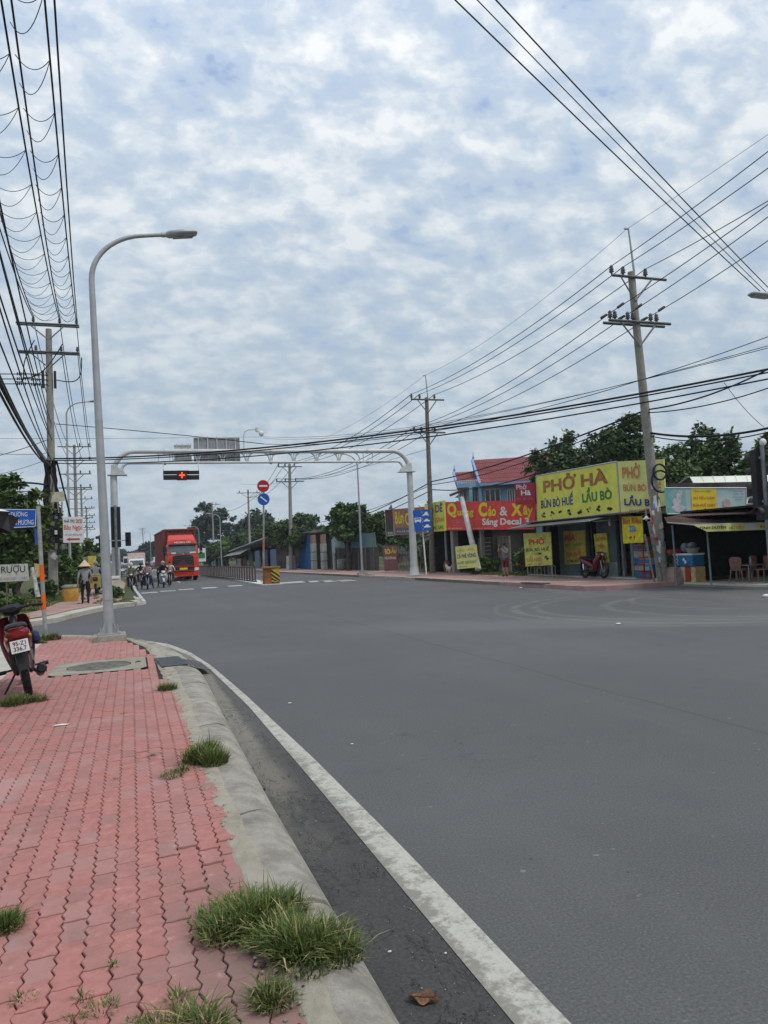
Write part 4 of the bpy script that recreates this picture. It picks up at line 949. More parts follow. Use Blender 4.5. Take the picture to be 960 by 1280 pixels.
# sagging stay of cables down the right of the pole
cable('black cable dropping from the left pole into the bushes', [(Vector((-3.55, 41.9, 7.2)), aty(88, 646, 46), 0, .05)], group=None)
# main cables crossing the road, left pole -> beyond the right edge
E0 = Vector((-3.7, 41.9, 7.3))
def thru(p, c, X):   # extend from p through bearing c to plane X
    return atx(c[0], c[1], X)
XR = atx(960, 455, 19.0); XR2 = atx(960, 470, 19.0)
def ext(a, c, k): return a + (c-a)*k
cable('heavy black telecom cable slung across the road above the gantry', [(E0, ext(E0, XR, 1.06), 0.78, .038), (E0+Vector((0, 0, -.1)), ext(E0, XR, 1.06)+Vector((0, 0, -.1)), .78, .026)], group=None)
XR = atx(960, 466, 19.0)
cable('second black telecom cable slung just under the heavy one', [(E0+Vector((0, 0, -.25)), ext(E0, XR, 1.06), .85, .026)], group=None)
cable('thin dark cable crossing the sky from the left pole to the gantry middle', [(aty(70, 530, 42), aty(330, 555, 38), -.05, .02), (aty(330, 555, 38), atx(960, 421, 19), 1.0, .014)], group=None)
cable('faint wire crossing the sky above the gantry', [(aty(-30, 548, 45), aty(330, 546, 60), .05, .010), (aty(330, 546, 60), atx(960, 435, 19), .9, .012)], group=None)
cable('faint lower wire crossing over to the right edge', [(aty(330, 548, 60), atx(990, 424, 19), 1.0, .012)], group=None)
# right row: six conductors P1 -> P2 -> P3, and P1 -> toward the viewer out of frame
def arm_pt(base, top, z, x, up=.33): base = Vector(base); top = Vector(top); o = base.lerp(top, (z-base.z)/(top.z-base.z)); return Vector((o.x+x, o.y-.1, z+up))
up1 = [arm_pt(P1B, P1T, 10.85, x) for x in (-.9, -.42, .52)]; lo1 = [arm_pt(P1B, P1T, 9.25, x) for x in (-1.05, -.3, .68)]
z2a = aty(531, 500, P2b.y).z; z2b = aty(533, 541, P2b.y).z
up2 = [arm_pt(P2b, P2T, z2a, x) for x in (-1.05, -.5, .5)]; lo2 = [arm_pt(P2b, P2T, z2b, x) for x in (-.95, -.45, .45)]
up3 = [arm_pt(P3b, P3T, P3T.z-.3, x) for x in (-1.2, -.5, .5)]; lo3 = [arm_pt(P3b, P3T, aty(362, 602, 76.6).z, x) for x in (-1.4, -.5, .6)]
ends_u = [(960, 184), (960, 205), (990, 228)]; ends_l = [(985, 232), (960, 266), (960, 296)]
nm = ('left', 'middle', 'right')
for i in range(3):
    e = atx(ends_u[i][0], ends_u[i][1], 15.6+.5*i); cable(nm[i]+' upper line from the leaning poster pole towards the top right corner', [(up1[i], ext(up1[i], e, 1.5), .12, .014)], group=None)
    e = atx(ends_l[i][0], ends_l[i][1], 15.6+.75*i); cable(nm[i]+' lower line from the leaning poster pole towards the right edge', [(lo1[i], ext(lo1[i], e, 1.5), .12, .014)], group=None)
    cable(nm[i]+' upper line between the two nearest right power poles', [(up1[i], up2[i], .45, .016)], group=None)
    cable(nm[i]+' lower line between the two nearest right power poles', [(lo1[i], lo2[i], .5, .016)], group=None)
    cable(nm[i]+' upper line between the second and third right power poles', [(up2[i], up3[i], 1.0, .022)], group=None)
    cable(nm[i]+' lower line between the second and third right power poles', [(lo2[i], lo3[i], 1.1, .022)], group=None)
sp1 = P1T+Vector((-.05, 0, 1.55)); sp2 = P2T+Vector((-.05, 0, 1.4)); e = atx(960, 166, 16.2)
cable('thin grey shield wire along the tips of the right poles', [(sp1, ext(sp1, e, 1.5), .05, .007), (sp1, sp2, .5, .008), (sp2, P3T+Vector((0, 0, 1.6)), .8, .009)], group=None, m=mat('grey wire', (.2, .22, .24), .6))
# suspension strings at the lower arm
b = MB(P1B)
for i in range(3):
    d = (ext(lo1[i], atx(ends_l[i][0], ends_l[i][1], 15.6+.75*i), 1.)-lo1[i]).normalized()
    for k in range(4): c = lo1[i]+d*(.35+k*.09); b.cyl(c, c+d*.05, .05, n=8)
    d = (lo2[i]-lo1[i]).normalized()
    for k in range(4): c = lo1[i]+d*(.35+k*.09); b.cyl(c, c+d*.05, .05, n=8)
b.build('strain_insulators', PORC, P1)
# three lines from overhead down to the right edge
for i, (pa, pb, r_) in enumerate((((578, 0), (960, 372), .015), ((605, 0), (960, 366), .011), ((628, 0), (960, 358), .015))):
    a_ = at(pa[0], pa[1], 11.5); c_ = atx(pb[0], pb[1], 19.5)
    cable(nm[i]+' of the three parallel lines falling from the top to the right edge', [(ext(c_, a_, 1.6), ext(a_, c_, 1.1), .15, r_)], group=None)
# low telecom bundle along the right poles
p1t = lambda px, py: aty(px, py, 21.3)
p2t = lambda px, py: aty(px, py, P2b.y)
cable('black telecom bundle running low from the poster pole to the pole behind the banners', [(p1t(808, 512), p2t(539, 602), .25, .035), (p1t(808, 516), p2t(539, 606), .4, .022), (p1t(809, 530), p2t(540, 612), .75, .03)], group=None)
cable('telecom lines from the poster pole to the right edge at tree height', [(p1t(812, 541), atx(985, 529, 19), .25, .04), (p1t(812, 545), atx(985, 533, 19), .3, .02)], group=None)
cable('telecom lines climbing from the poster pole to the right edge', [(p1t(810, 512), atx(985, 448, 19), .25, .028), (p1t(808, 516), atx(985, 476, 19), .2, .02)], group=None)
cable('low cables from the second right pole towards the distant poles', [(p2t(539, 602), aty(362, 662, 76.6), .9, .035), (p2t(540, 612), aty(362, 668, 76.6), .8, .03), (p2t(539, 606), aty(362, 655, 76.6), .7, .02)], group=None)
cable('long faint cable from the blue house side to the left', [(p2t(539, 560), aty(300, 605, 110), .8, .014)], group=None)
cable('distant lines joining the far right power poles', [(up3[0], aty(311, 622, 110), .8, .025), (up3[1], aty(313, 622, 110), .8, .025), (up3[2], aty(320, 622, 110), .8, .025), (lo3[0], aty(268, 640, 140), 1.2, .025)], group=None)
cable('drop wire hanging from the right cables behind the food shop trees', [(atx(905, 478, 20), atx(955, 534, 20), .12, .010)], group=None)
# poster pole details
b = MB(P1B); ax = lambda z: P1B.lerp(P1T, (z-P1B.z)/(P1T.z-P1B.z))
for zc_, R_ in ((3.95, .27), (3.62, .38)):
    o = ax(zc_); b.tube([(o.x+.12+math.cos(a)*R_, o.y-.28, o.z+math.sin(a)*R_) for a in [i*math.pi/12 for i in range(25)]], .035, 6)
b.build('cable_coil', CABLE, P1)
rn = random.Random(4); cols = [PWHITE, mat('pink handbill', (.60, .34, .33), .8), mat('blue handbill', (.30, .40, .52), .8), mat('cream handbill', (.62, .58, .46), .8), PRED, mat('torn grey paper', (.42, .41, .39), .8)]
for i in range(64):
    z = rn.uniform(.9, 3.6); a = rn.uniform(math.pi*.75, math.pi*1.95); hw = rn.uniform(.15, .5)*.6; hh = rn.uniform(.05, .13); o = ax(z); rr_ = .205-(z/11)*.08+.004+i*.0002
    b = MB(P1B); P = []
    for zz in (-hh, hh):
        o2 = ax(z+zz); P.append([(o2.x+math.cos(a+k*hw)*rr_, o2.y+math.sin(a+k*hw)*rr_, o2.z+rn.uniform(-.015, .015)) for k in (-1, -.5, 0, .5, 1)])
    b.loft(P, closed=False, caps=False, sm=False); b.build('handbill', cols[rn.choice([0, 0, 0, 1, 2, 3, 3, 4, 5])], P1)
t = thing('support_post', 'short leaning grey plank post propped against the poster pole', 'post', (17.35, 21.3, .15))
b = MB(t.location); b.tube([(17.42, 21.35, .15), aty(811, 652, 21.35)], .07, 4, sm=False); b.build('plank', mat('grey plank', (.24, .235, .21), .8, var=.2, scale=8), t)
b = MB(t.location); b.tube([(17.22, 21.45, .15), aty(806, 668, 21.45)], .045, 4, sm=False); b.build('batten', mat('grey plank', (.24, .235, .21)), t)
t = thing('pole_plinth', 'rough stubby concrete block at the foot of the poster pole', 'concrete block', (17.95, 21.2, .1))
b = MB(t.location); c = t.location
b.loft([[(c.x+x*s_+rn.uniform(-.03, .03), c.y+y*s_+rn.uniform(-.03, .03), z) for x, y in ((-.32, -.3), (.32, -.33), (.36, .3), (-.3, .32))] for z, s_ in ((0, 1.15), (.28, 1.1), (.5, .95), (.62, .6))], sm=False); b.build('block', m_concrete('crumbling pink concrete', (.30, .22, .18), (.38, .30, .25), 6, (.2, .16, .13)), t)

# ================================================================ near-left street furniture
SX = -1.9; SY = 18.2
t = thing('street_sign', 'blue street name sign blade on a grey post with orange reflective bands near the motorbike', 'street sign', (SX, SY, PZ-.1))
b = MB(t.location); pt0 = at(54, 797, PZ); pt1 = aty(47.5, 633, SY); pt0 = Vector((pt0.x, SY, PZ-.1)); b.tube([pt0, pt1], .045, 12); b.build('post', mat('zinc post', (.36, .37, .35), .6, .2, .12, 9), t)
ln = (pt1-pt0)
for i, (y0, y1) in enumerate(((706, 726), (742.5, 762))):
    z0, z1 = aty(54, y1, SY).z, aty(53, y0, SY).z; a_ = pt0+ln*((z0-pt0.z)/ln.z); c_ = pt0+ln*((z1-pt0.z)/ln.z); b = MB(t.location); b.tube([a_, c_], .048, 12, caps=False); b.build('reflective_band', ORANGE, t)
q = [aty(-44, 635.5, SY-.9), aty(45.5, 635.8, SY), aty(44.5, 658.5, SY), aty(-44, 663, SY-.9)]
q = [aty(-40, 635.5, SY-.5), aty(45.8, 636.3, SY), aty(44.8, 658.8, SY), aty(-40, 663.5, SY-.5)]
board('name_blade', q, SIGNBLUE, t, .02)
bl = MB(t.location)
for (r_) in ((.005, .02, .995, .05), (.005, .95, .995, .98), (.005, .02, .012, .98), (.985, .02, .995, .98)):
    P = [bil(q, r_[0], r_[3]), bil(q, r_[2], r_[3]), bil(q, r_[2], r_[1]), bil(q, r_[0], r_[1])]; o_ = outward(q); bl.prism([p+o_*.008 for p in P], -o_*.004)
bl.build('border', PWHITE, t)
letter('ĐƯỜNG', q, (.61, .60, .86, .88), PWHITE, t, bold=.0)
letter('HUỲNH MINH MƯƠNG', q, (.30, .15, .96, .50), PWHITE, t, bold=.0)
q = [aty(42.8, 662, SY+.3), aty(51, 662.5, SY), aty(52, 681.5, SY), aty(43.8, 681, SY+.3)]
board('cross_blade', q, SIGNBLUE, t, .02)
t2, q = notice('hand_painted_board', 'white hand lettered liquor board standing in the grass at the left edge', [(-16, 706.5), (34.5, 704.5), (36.5, 725.5), (-16, 728.5)], 27.5, mat('dirty white board', (.50, .49, .45), .85, var=.1, scale=5), .03, 'sign',
    [('RƯỢU', (.34, .40, .93, .97), PBLACK, .0), ('ĐẾ NGUYÊN CHẤT', (.26, .08, .97, .32), PGREY, .0)])
b = MB(t2.location); p = aty(8, 728, 27.5); b.tube([(p.x, 27.55, .1), (p.x, 27.55, 1.3)], .03, 5); b.build('leg', WOOD, t2)
t = thing('leaning_stake', 'short white leaning concrete stake beside the liquor board', 'post', aty(47, 746, 27.2)); b = MB(t.location); b.tube([aty(47.5, 746, 27.2), aty(40, 709, 27.2)], [.085, .06], 6); b.build('stake', mat('flaking white stake', (.50, .50, .46), .9, var=.25, scale=12), t)
notice('small_yellow_sign', 'small weathered yellow sign behind the orange banded post', [(42.5, 704), (49, 705), (50, 721), (45, 722)], 28.5, mat('weathered yellow panel', (.52, .43, .20), .85, var=.2, scale=12))
# parasol whose corner shows at the left edge
t = thing('parasol', 'white street parasol with a dark underside poking in above the motorbike', 'parasol', (-2.62, 9.1, PZ))
tip = aty(12.5, 639.5, 8.6); C0 = Vector((-2.62, 9.1, 0)); RR_ = (Vector((tip.x, tip.y, 0))-C0).length; a0 = math.atan2(tip.y-C0.y, tip.x-C0.x)
rimz = tip.z; rimP = [Vector((C0.x+math.cos(a0+k*math.pi/4)*RR_, C0.y+math.sin(a0+k*math.pi/4)*RR_, rimz)) for k in range(8)]; topP = Vector((C0.x, C0.y, rimz+.48))
for k in range(8):
    b = MB(t.location); p, q_ = rimP[k], rimP[(k+1) % 8]; mid = (p+q_)/2; mid = mid.lerp(topP, .05)
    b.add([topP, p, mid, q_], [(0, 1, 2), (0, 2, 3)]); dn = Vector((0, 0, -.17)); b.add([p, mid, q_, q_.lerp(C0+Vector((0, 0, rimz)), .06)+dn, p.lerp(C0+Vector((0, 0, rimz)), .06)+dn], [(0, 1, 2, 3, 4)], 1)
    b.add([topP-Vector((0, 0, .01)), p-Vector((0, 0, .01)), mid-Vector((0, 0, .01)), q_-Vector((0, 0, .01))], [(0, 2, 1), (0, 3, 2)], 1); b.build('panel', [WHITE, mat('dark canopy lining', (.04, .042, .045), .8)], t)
    b = MB(t.location); b.tube([p-Vector((0, 0, .03)), topP-Vector((0, 0, .05))], .008, 4); b.build('rib', GALV, t)
b = MB(t.location); b.cyl((C0.x, C0.y, PZ), topP, .02, n=8); b.build('mast', GALV, t)

# yellow barrel, bollard on the far-left corner
t = thing('waste_drum', 'rusty yellow squat drum in the grass left of the woman in the conical hat', 'drum', (aty(88, 748, 34.6).x, 34.6, .16))
c = t.location; b = MB(c); b.loft([[(c.x+math.copysign(abs(math.cos(a))**.5, math.cos(a))*r_, c.y+math.copysign(abs(math.sin(a))**.5, math.sin(a))*r_, .14+z) for a in [j*math.pi/10 for j in range(20)]] for r_, z in ((.30, 0), (.34, .2), (.34, .5), (.30, .62))]); b.build('body', mat('rusty yellow paint', (.58, .33, .04), .75, col2=(.36, .19, .05), scale=4), t)
b = MB(c); b.loft([[(c.x+math.copysign(abs(math.cos(a))**.5, math.cos(a))*r_, c.y+math.copysign(abs(math.sin(a))**.5, math.sin(a))*r_, .14+z) for a in [j*math.pi/10 for j in range(20)]] for r_, z in ((.35, .6), (.355, .66), (.25, .72))]); b.build('lid', mat('green grey lid', (.22, .27, .20), .8), t)
t = thing('bollard', 'cream concrete bollard with a white cap behind the street lamp on the far corner', 'bollard', (aty(144, 735, 37.2).x, 37.2, .12)); c = t.location
b = MB(c); b.loft([[(c.x+x*s_, c.y+y*s_, z) for x, y in ((-.17, -.17), (.17, -.17), (.17, .17), (-.17, .17))] for z, s_ in ((.1, 1.25), (.95, 1.05))], sm=False); b.build('shaft', mat('cream concrete', (.56, .50, .38), .85, var=.1), t, bevel=.02)
b = MB(c); b.box((c.x, c.y, 1.02), (.44, .44, .13)); b.build('cap', WHITE, t, bevel=.02)

# ================================================================ median: barrier, signs, block
p = at(343, 731, 0); MX, MY = 7.75, 43.6
t = thing('concrete_barrier_block', 'orange concrete block with yellow and black chevrons at the head of the median', 'barrier block', (MX, MY, 0)); c = t.location
b = MB(c); b.prism([(MX-.42, MY-.4, .05), (MX+.46, MY-.4, .05), (MX+.40, MY-.35, 1.0), (MX-.36, MY-.35, 1.0)], (0, .85, 0)); b.build('block', mat('rusty orange paint', (.36, .13, .035), .8, col2=(.20, .085, .04), scale=3), t, bevel=.03)
b = MB(c); b.box((MX+.02, MY+.02, 1.02), (.98, .98, .09)); b.build('cap_slab', mat('ochre stained concrete', (.40, .27, .09), .85, col2=(.22, .14, .06), scale=4), t)
q = [Vector((MX-.02, MY-.41, .95)), Vector((MX+.44, MY-.41, .95)), Vector((MX+.46, MY-.455, .08)), Vector((MX-.02, MY-.455, .08))]
board('chevron_panel', q, mat('chevron yellow', (.58, .40, .04), .7, var=.15, scale=5), t, .02)
for k in range(4):
    v = .92-k*.27; b = MB(c); o_ = outward(q); P = [bil(q, *uv)+o_*.006 for uv in ((0, v), (1, v-.42), (1, v-.56), (0, v-.14))]; P = [Vector((x.x, x.y, max(x.z, .09))) for x in P]; b.prism(P, -o_*.003); b.build('chevron_stripe', PBLACK, t)
t = thing('traffic_sign_post', 'median signpost with a round red no entry sign above a round blue one', 'road sign', (MX-.32, MY+.75, .05)); c = t.location
s0 = Vector((7.45, 44.4, .05)); s1 = aty(329.5, 602, 44.4)
b = MB(c); b.tube([s0, s1], .055, 10); b.build('post', mat('grey post', (.33, .34, .33), .6, .2, .15, 5), t)
for (py0, py1) in ((674, 690), (699, 715)):
    z0, z1 = aty(334, py1, 44.4).z, aty(334, py0, 44.4).z; d = s1-s0; b = MB(c); b.tube([s0+d*((z0-.05)/d.z), s0+d*((z1-.05)/d.z)], .059, 10, caps=False); b.build('reflective_band', mat('worn orange band', (.45, .17, .08), .7, col2=(.3, .2, .15), scale=8), t)
def disc(center, r_, m, name, off=0., rim=None):
    b = MB(c); cc = Vector(center)+Vector((0, off, 0)); b.lathe([(.001, -.012), (r_, -.012), (r_, .0), (.001, .0)], cc, 28, axis='y', sm=False); return b.build(name, m, t)
cr = aty(329, 607.5, 44.3); RD = .36
disc(cr, RD, SIGNRED, 'red_disc'); disc(cr, RD+.012, PWHITE, 'disc_rim', .012)
b = MB(c); b.box(cr+Vector((0, -.02, 0)), (.50, .012, .105)); b.build('white_bar', PWHITE, t)
cb_ = aty(329.5, 624, 44.3); disc(cb_, RD, SIGNBLUE, 'blue_disc'); disc(cb_, RD+.012, PWHITE, 'disc_rim', .012)
b = MB(c); b.box(cb_+Vector((0, -.02, 0)), (.50, .012, .075), ry=R(40)); b.build('white_diagonal_bar', PWHITE, t)
FEN = thing('median_fence', 'low dark red and grey steel barrier fence running along the median', 'fence', (7.75, 48, .05)); c = FEN.location
FD = mat('dark rust steel', (.075, .042, .038), .75, col2=(.12, .10, .095), scale=5); FL = mat('faded grey bar', (.26, .25, .24), .7, var=.15)
fx = lambda y: 7.78+bend(y)
ys = [48.0+1.0*i for i in range(62)]
for i, y in enumerate(ys):
    b = MB(c); x = fx(y)
    b.box((x, y, .52), (.05, .42, .92)); b.box((x, y, .09), (.16, .5, .08)); b.build('post', FD, FEN)
for i in range(0, 60, 3):
    y0, y1 = ys[i], ys[min(61, i+3)]; 
    for zz, rr_ in ((1.0, .04), (.2, .03)): b = MB(c); b.tube([(fx(y0), y0, zz), (fx(y1), y1, zz)], rr_, 4, sm=False); b.build('rail', FD, FEN)
    b = MB(c)
    for k in range(12):
        y = y0+k*.25+.12; b.box((fx(y), y, .55), (.02, .03, .75))
    b.build('bar_panel', FL, FEN)
for i in range(40):
    y = 110+i*3.; b = MB(c); b.box((fx(y), y+1.5, .55), (.05, 3, .9)); b.build('far_panel', FD, FEN)
t = thing('hoop_railing', 'short low white hoop railing between the fence end and the barrier block', 'railing', (7.8, 46, .05)); c = t.location
for i in range(4):
    b = MB(c); y = 45.2+i*.62; b.tube([(7.78, y, .05), (7.78, y, .42), (7.78, y+.1, .5), (7.78, y+.4, .5), (7.78, y+.5, .42), (7.78, y+.5, .05)], .018, 5); b.build('hoop', FL, t)
#PART3
# ================================================================ people
def person(name, label, J, cloth, loc, rz=0, group=None, hair=None, fingers=True, scale=1.0, cat='person'):
    """one continuous skinned body. J = joints in local metres (x forward, y left). cloth = dict(top=, bottom=, shoe=, skin=)"""
    t = thing(name, label, cat, loc, rz, group)
    pts, rad, edges = [], [], []
    def P(n, r): pts.append(Vector(J[n])); rad.append(r); return len(pts)-1
    ix = {}
    def chain(names, rs):
        prev = None
        for n, r in zip(names, rs):
            if n not in ix: ix[n] = P(n, r)
            if prev is not None: edges.append((prev, ix[n]))
            prev = ix[n]
    J = dict(J); J['waist'] = Vector(J['pelvis']).lerp(Vector(J['chest']), .5)
    J['headb'] = Vector(J['neck']).lerp(Vector(J['head']), .45)
    J['crown'] = Vector(J['head'])+(Vector(J['head'])-Vector(J['neck'])).normalized()*.075
    chain(['pelvis', 'waist', 'chest', 'neck', 'headb', 'head', 'crown'], [.135, .12, .135, .055, .062, .088, .062])
    for s_ in 'LR':
        chain(['chest', 'sh'+s_, 'el'+s_, 'wr'+s_, 'ha'+s_], [.135, .062, .045, .031, .036])
        chain(['pelvis', 'hip'+s_, 'kn'+s_, 'an'+s_, 'to'+s_], [.135, .092, .062, .042, .036])
        if fingers:
            w = Vector(J['wr'+s_]); h = Vector(J['ha'+s_]); d = (h-w).normalized(); sd_ = d.cross(Vector((0, 0, 1)))
            if sd_.length < .1: sd_ = Vector((1, 0, 0))
            sd_.normalize()
            for k, l in ((-1.5, .055), (-.5, .072), (.5, .07), (1.5, .06)):
                a = h+d*.03+sd_*(k*.016); b_ = a+d*l*.6; c_ = b_+d*l*.3+Vector((0, 0, -l*.35)); n0 = len(pts); pts.extend([a, b_, c_]); rad.extend([.010, .009, .007]); edges.extend([(ix['ha'+s_], n0), (n0, n0+1), (n0+1, n0+2)])
            a = h+sd_*.03; b_ = a+sd_*.03+d*.03; n0 = len(pts); pts.extend([a, b_]); rad.extend([.012, .009]); edges.extend([(ix['ha'+s_], n0), (n0, n0+1)])
    me = bpy.data.meshes.new('body'); me.from_pydata([tuple(p) for p in pts], edges, []); o = bpy.data.objects.new('body', me); COL.objects.link(o)
    md = o.modifiers.new('skin', 'SKIN')
    if not me.skin_vertices: me.skin_vertices.new() if hasattr(me.skin_vertices, 'new') else None
    for i, sv in enumerate(me.skin_vertices[0].data): sv.radius = (rad[i], rad[i]); sv.use_root = (i == 0)
    for i in (0, 1, 2): me.skin_vertices[0].data[i].radius = (rad[i]*1.25, rad[i]*.8)
    ss = o.modifiers.new('sub', 'SUBSURF'); ss.levels = 1; ss.render_levels = 1
    me2 = bpy.data.meshes.new_from_object(o.evaluated_get(bpy.context.evaluated_depsgraph_get())); me2.name = 'body'
    bpy.data.objects.remove(o); bpy.data.meshes.remove(me)
    o = bpy.data.objects.new('body', me2); COL.objects.link(o); o.parent = t
    me2.materials.clear()
    for k in ('skin', 'top', 'bottom', 'shoe'): me2.materials.append(cloth[k])
    zones = [('neck', 'crown', 0), ('pelvis', 'chest', 1), ('chest', 'neck', 1)]
    for s_ in 'LR':
        zones += [('sh'+s_, 'el'+s_, 1), ('el'+s_, 'wr'+s_, 1 if cloth.get('long', True) else 0), ('wr'+s_, 'ha'+s_, 0), ('hip'+s_, 'kn'+s_, 2), ('kn'+s_, 'an'+s_, 2 if cloth.get('longleg', True) else 0), ('an'+s_, 'to'+s_, 3), ('pelvis', 'hip'+s_, 2)]
    Z = [(Vector(J[a]), Vector(J[b_]), k) for a, b_, k in zones]
    for p in me2.polygons:
        c = p.center; best = 9; bk = 0
        for a, b_, k in Z:
            ab = b_-a; u = max(0, min(1, (c-a).dot(ab)/max(1e-9, ab.dot(ab)))); d = (c-(a+ab*u)).length
            if k == 1 and a == Vector(J['pelvis']) : d -= .01
            if d < best: best = d; bk = k
        p.material_index = bk; p.use_smooth = True
    # face features
    hd = Vector(J['head']); f_ = Vector(J.get('face', (1, 0, 0))).normalized(); sd_ = Vector((0, 0, 1)).cross(f_).normalized()
    b = MB(); b.ell(hd+f_*.092+Vector((0, 0, -.012)), (.012, .012, .02), 8, 6)
    b.ell(hd+f_*.085+Vector((0, 0, -.05)), (.012, .022, .006), 8, 4)
    for s_ in (-1, 1): b.ell(hd+sd_*s_*.088, (.02, .012, .03), 8, 5)
    b.build('face', cloth['skin'], t)
    b = MB()
    for s_ in (-1, 1): b.ell(hd+f_*.083+sd_*s_*.032+Vector((0, 0, .012)), (.008, .012, .007), 8, 4)
    b.build('eyes', PBLACK, t)
    if hair:
        b = MB(); b.ell(hd-f_*.015+Vector((0, 0, .025)), (.10, .098, .105), 14, 8, z0=-.25); b.ell(hd-f_*.05+Vector((0, 0, -.03)), (.06, .08, .11), 12, 6); b.build('hair', mat('black hair', (.012, .010, .009), .6), t)
    return t, J
def standing(lean=0., arm='down', step=.0, h=1.0):
    J = dict(pelvis=(0, 0, .88), chest=(.0, 0, 1.2), neck=(.01, 0, 1.37), head=(.03, 0, 1.51), shL=(0, .17, 1.30), shR=(0, -.17, 1.30), elL=(-.03, .25, 1.05), elR=(-.03, -.25, 1.05),
             wrL=(.03, .27, .82), wrR=(.03, -.27, .82), haL=(.05, .27, .75), haR=(.05, -.27, .75), hipL=(0, .09, .80), hipR=(0, -.09, .80), knL=(.04+step, .10, .45), knR=(.04-step*.5, -.10, .45),
             anL=(-.0+step, .10, .08), anR=(-step, -.10, .08), toL=(.13+step, .11, .03), toR=(.13-step, -.11, .03))
    return J
C = lambda n, c, **k: mat(n, c, .85, **k)
SHOE = C('dark sandals', (.03, .028, .026))
# woman in the conical hat
cl = dict(skin=SKIN, top=C('greyish lilac blouse', (.30, .28, .31), scale=60, var=.25), bottom=C('black trousers', (.012, .012, .015)), shoe=SHOE)
J = standing(step=.06); J['elR'] = (-.02, -.24, 1.08); J['wrR'] = (.08, -.24, .90); J['haR'] = (.13, -.24, .86)
p = aty(107, 753.5, 31.2)
hat, J = person('person', 'woman walking away in a conical straw hat, grey blouse and black trousers', J, cl, (p.x, 31.2, FZ+.006), R(96), hair=True)
b = MB(); b.lathe([(.235, 1.47), (.22, 1.485), (.12, 1.60), (.015, 1.715), (.001, 1.72)], (.03, 0, 0), 24); b.lathe([(.23, 1.468), (.12, 1.588), (.001, 1.70)], (.03, 0, 0), 24); b.build('conical_hat', STRAW, hat)
# woman at the right using a phone
cl = dict(skin=SKIN, top=C('grey patterned shirt', (.22, .24, .28), col2=(.10, .11, .14), scale=25), bottom=C('maroon shorts', (.16, .02, .03)), shoe=SHOE, long=False, longleg=False)
J = standing(); J.update(shR=(.02, -.17, 1.31), elR=(.20, -.26, 1.22), wrR=(.24, -.16, 1.42), haR=(.25, -.13, 1.48), elL=(.18, .24, 1.12), wrL=(.28, .10, 1.28), haL=(.29, .06, 1.33))
p = at(640, 720.5, RZ); person('person', 'barefoot looking person in maroon shorts with raised arms on the far pavement', J, cl, (p.x-.3, p.y, RZ), R(200), hair=True)
t = thing('hand_phone', 'small phone held up by the person in maroon shorts', 'phone', (p.x-.3, p.y, RZ+1.3), R(200)); b = MB(); b.box((.29, -.05, .12), (.01, .075, .15)); b.build('case', BLACK, t)

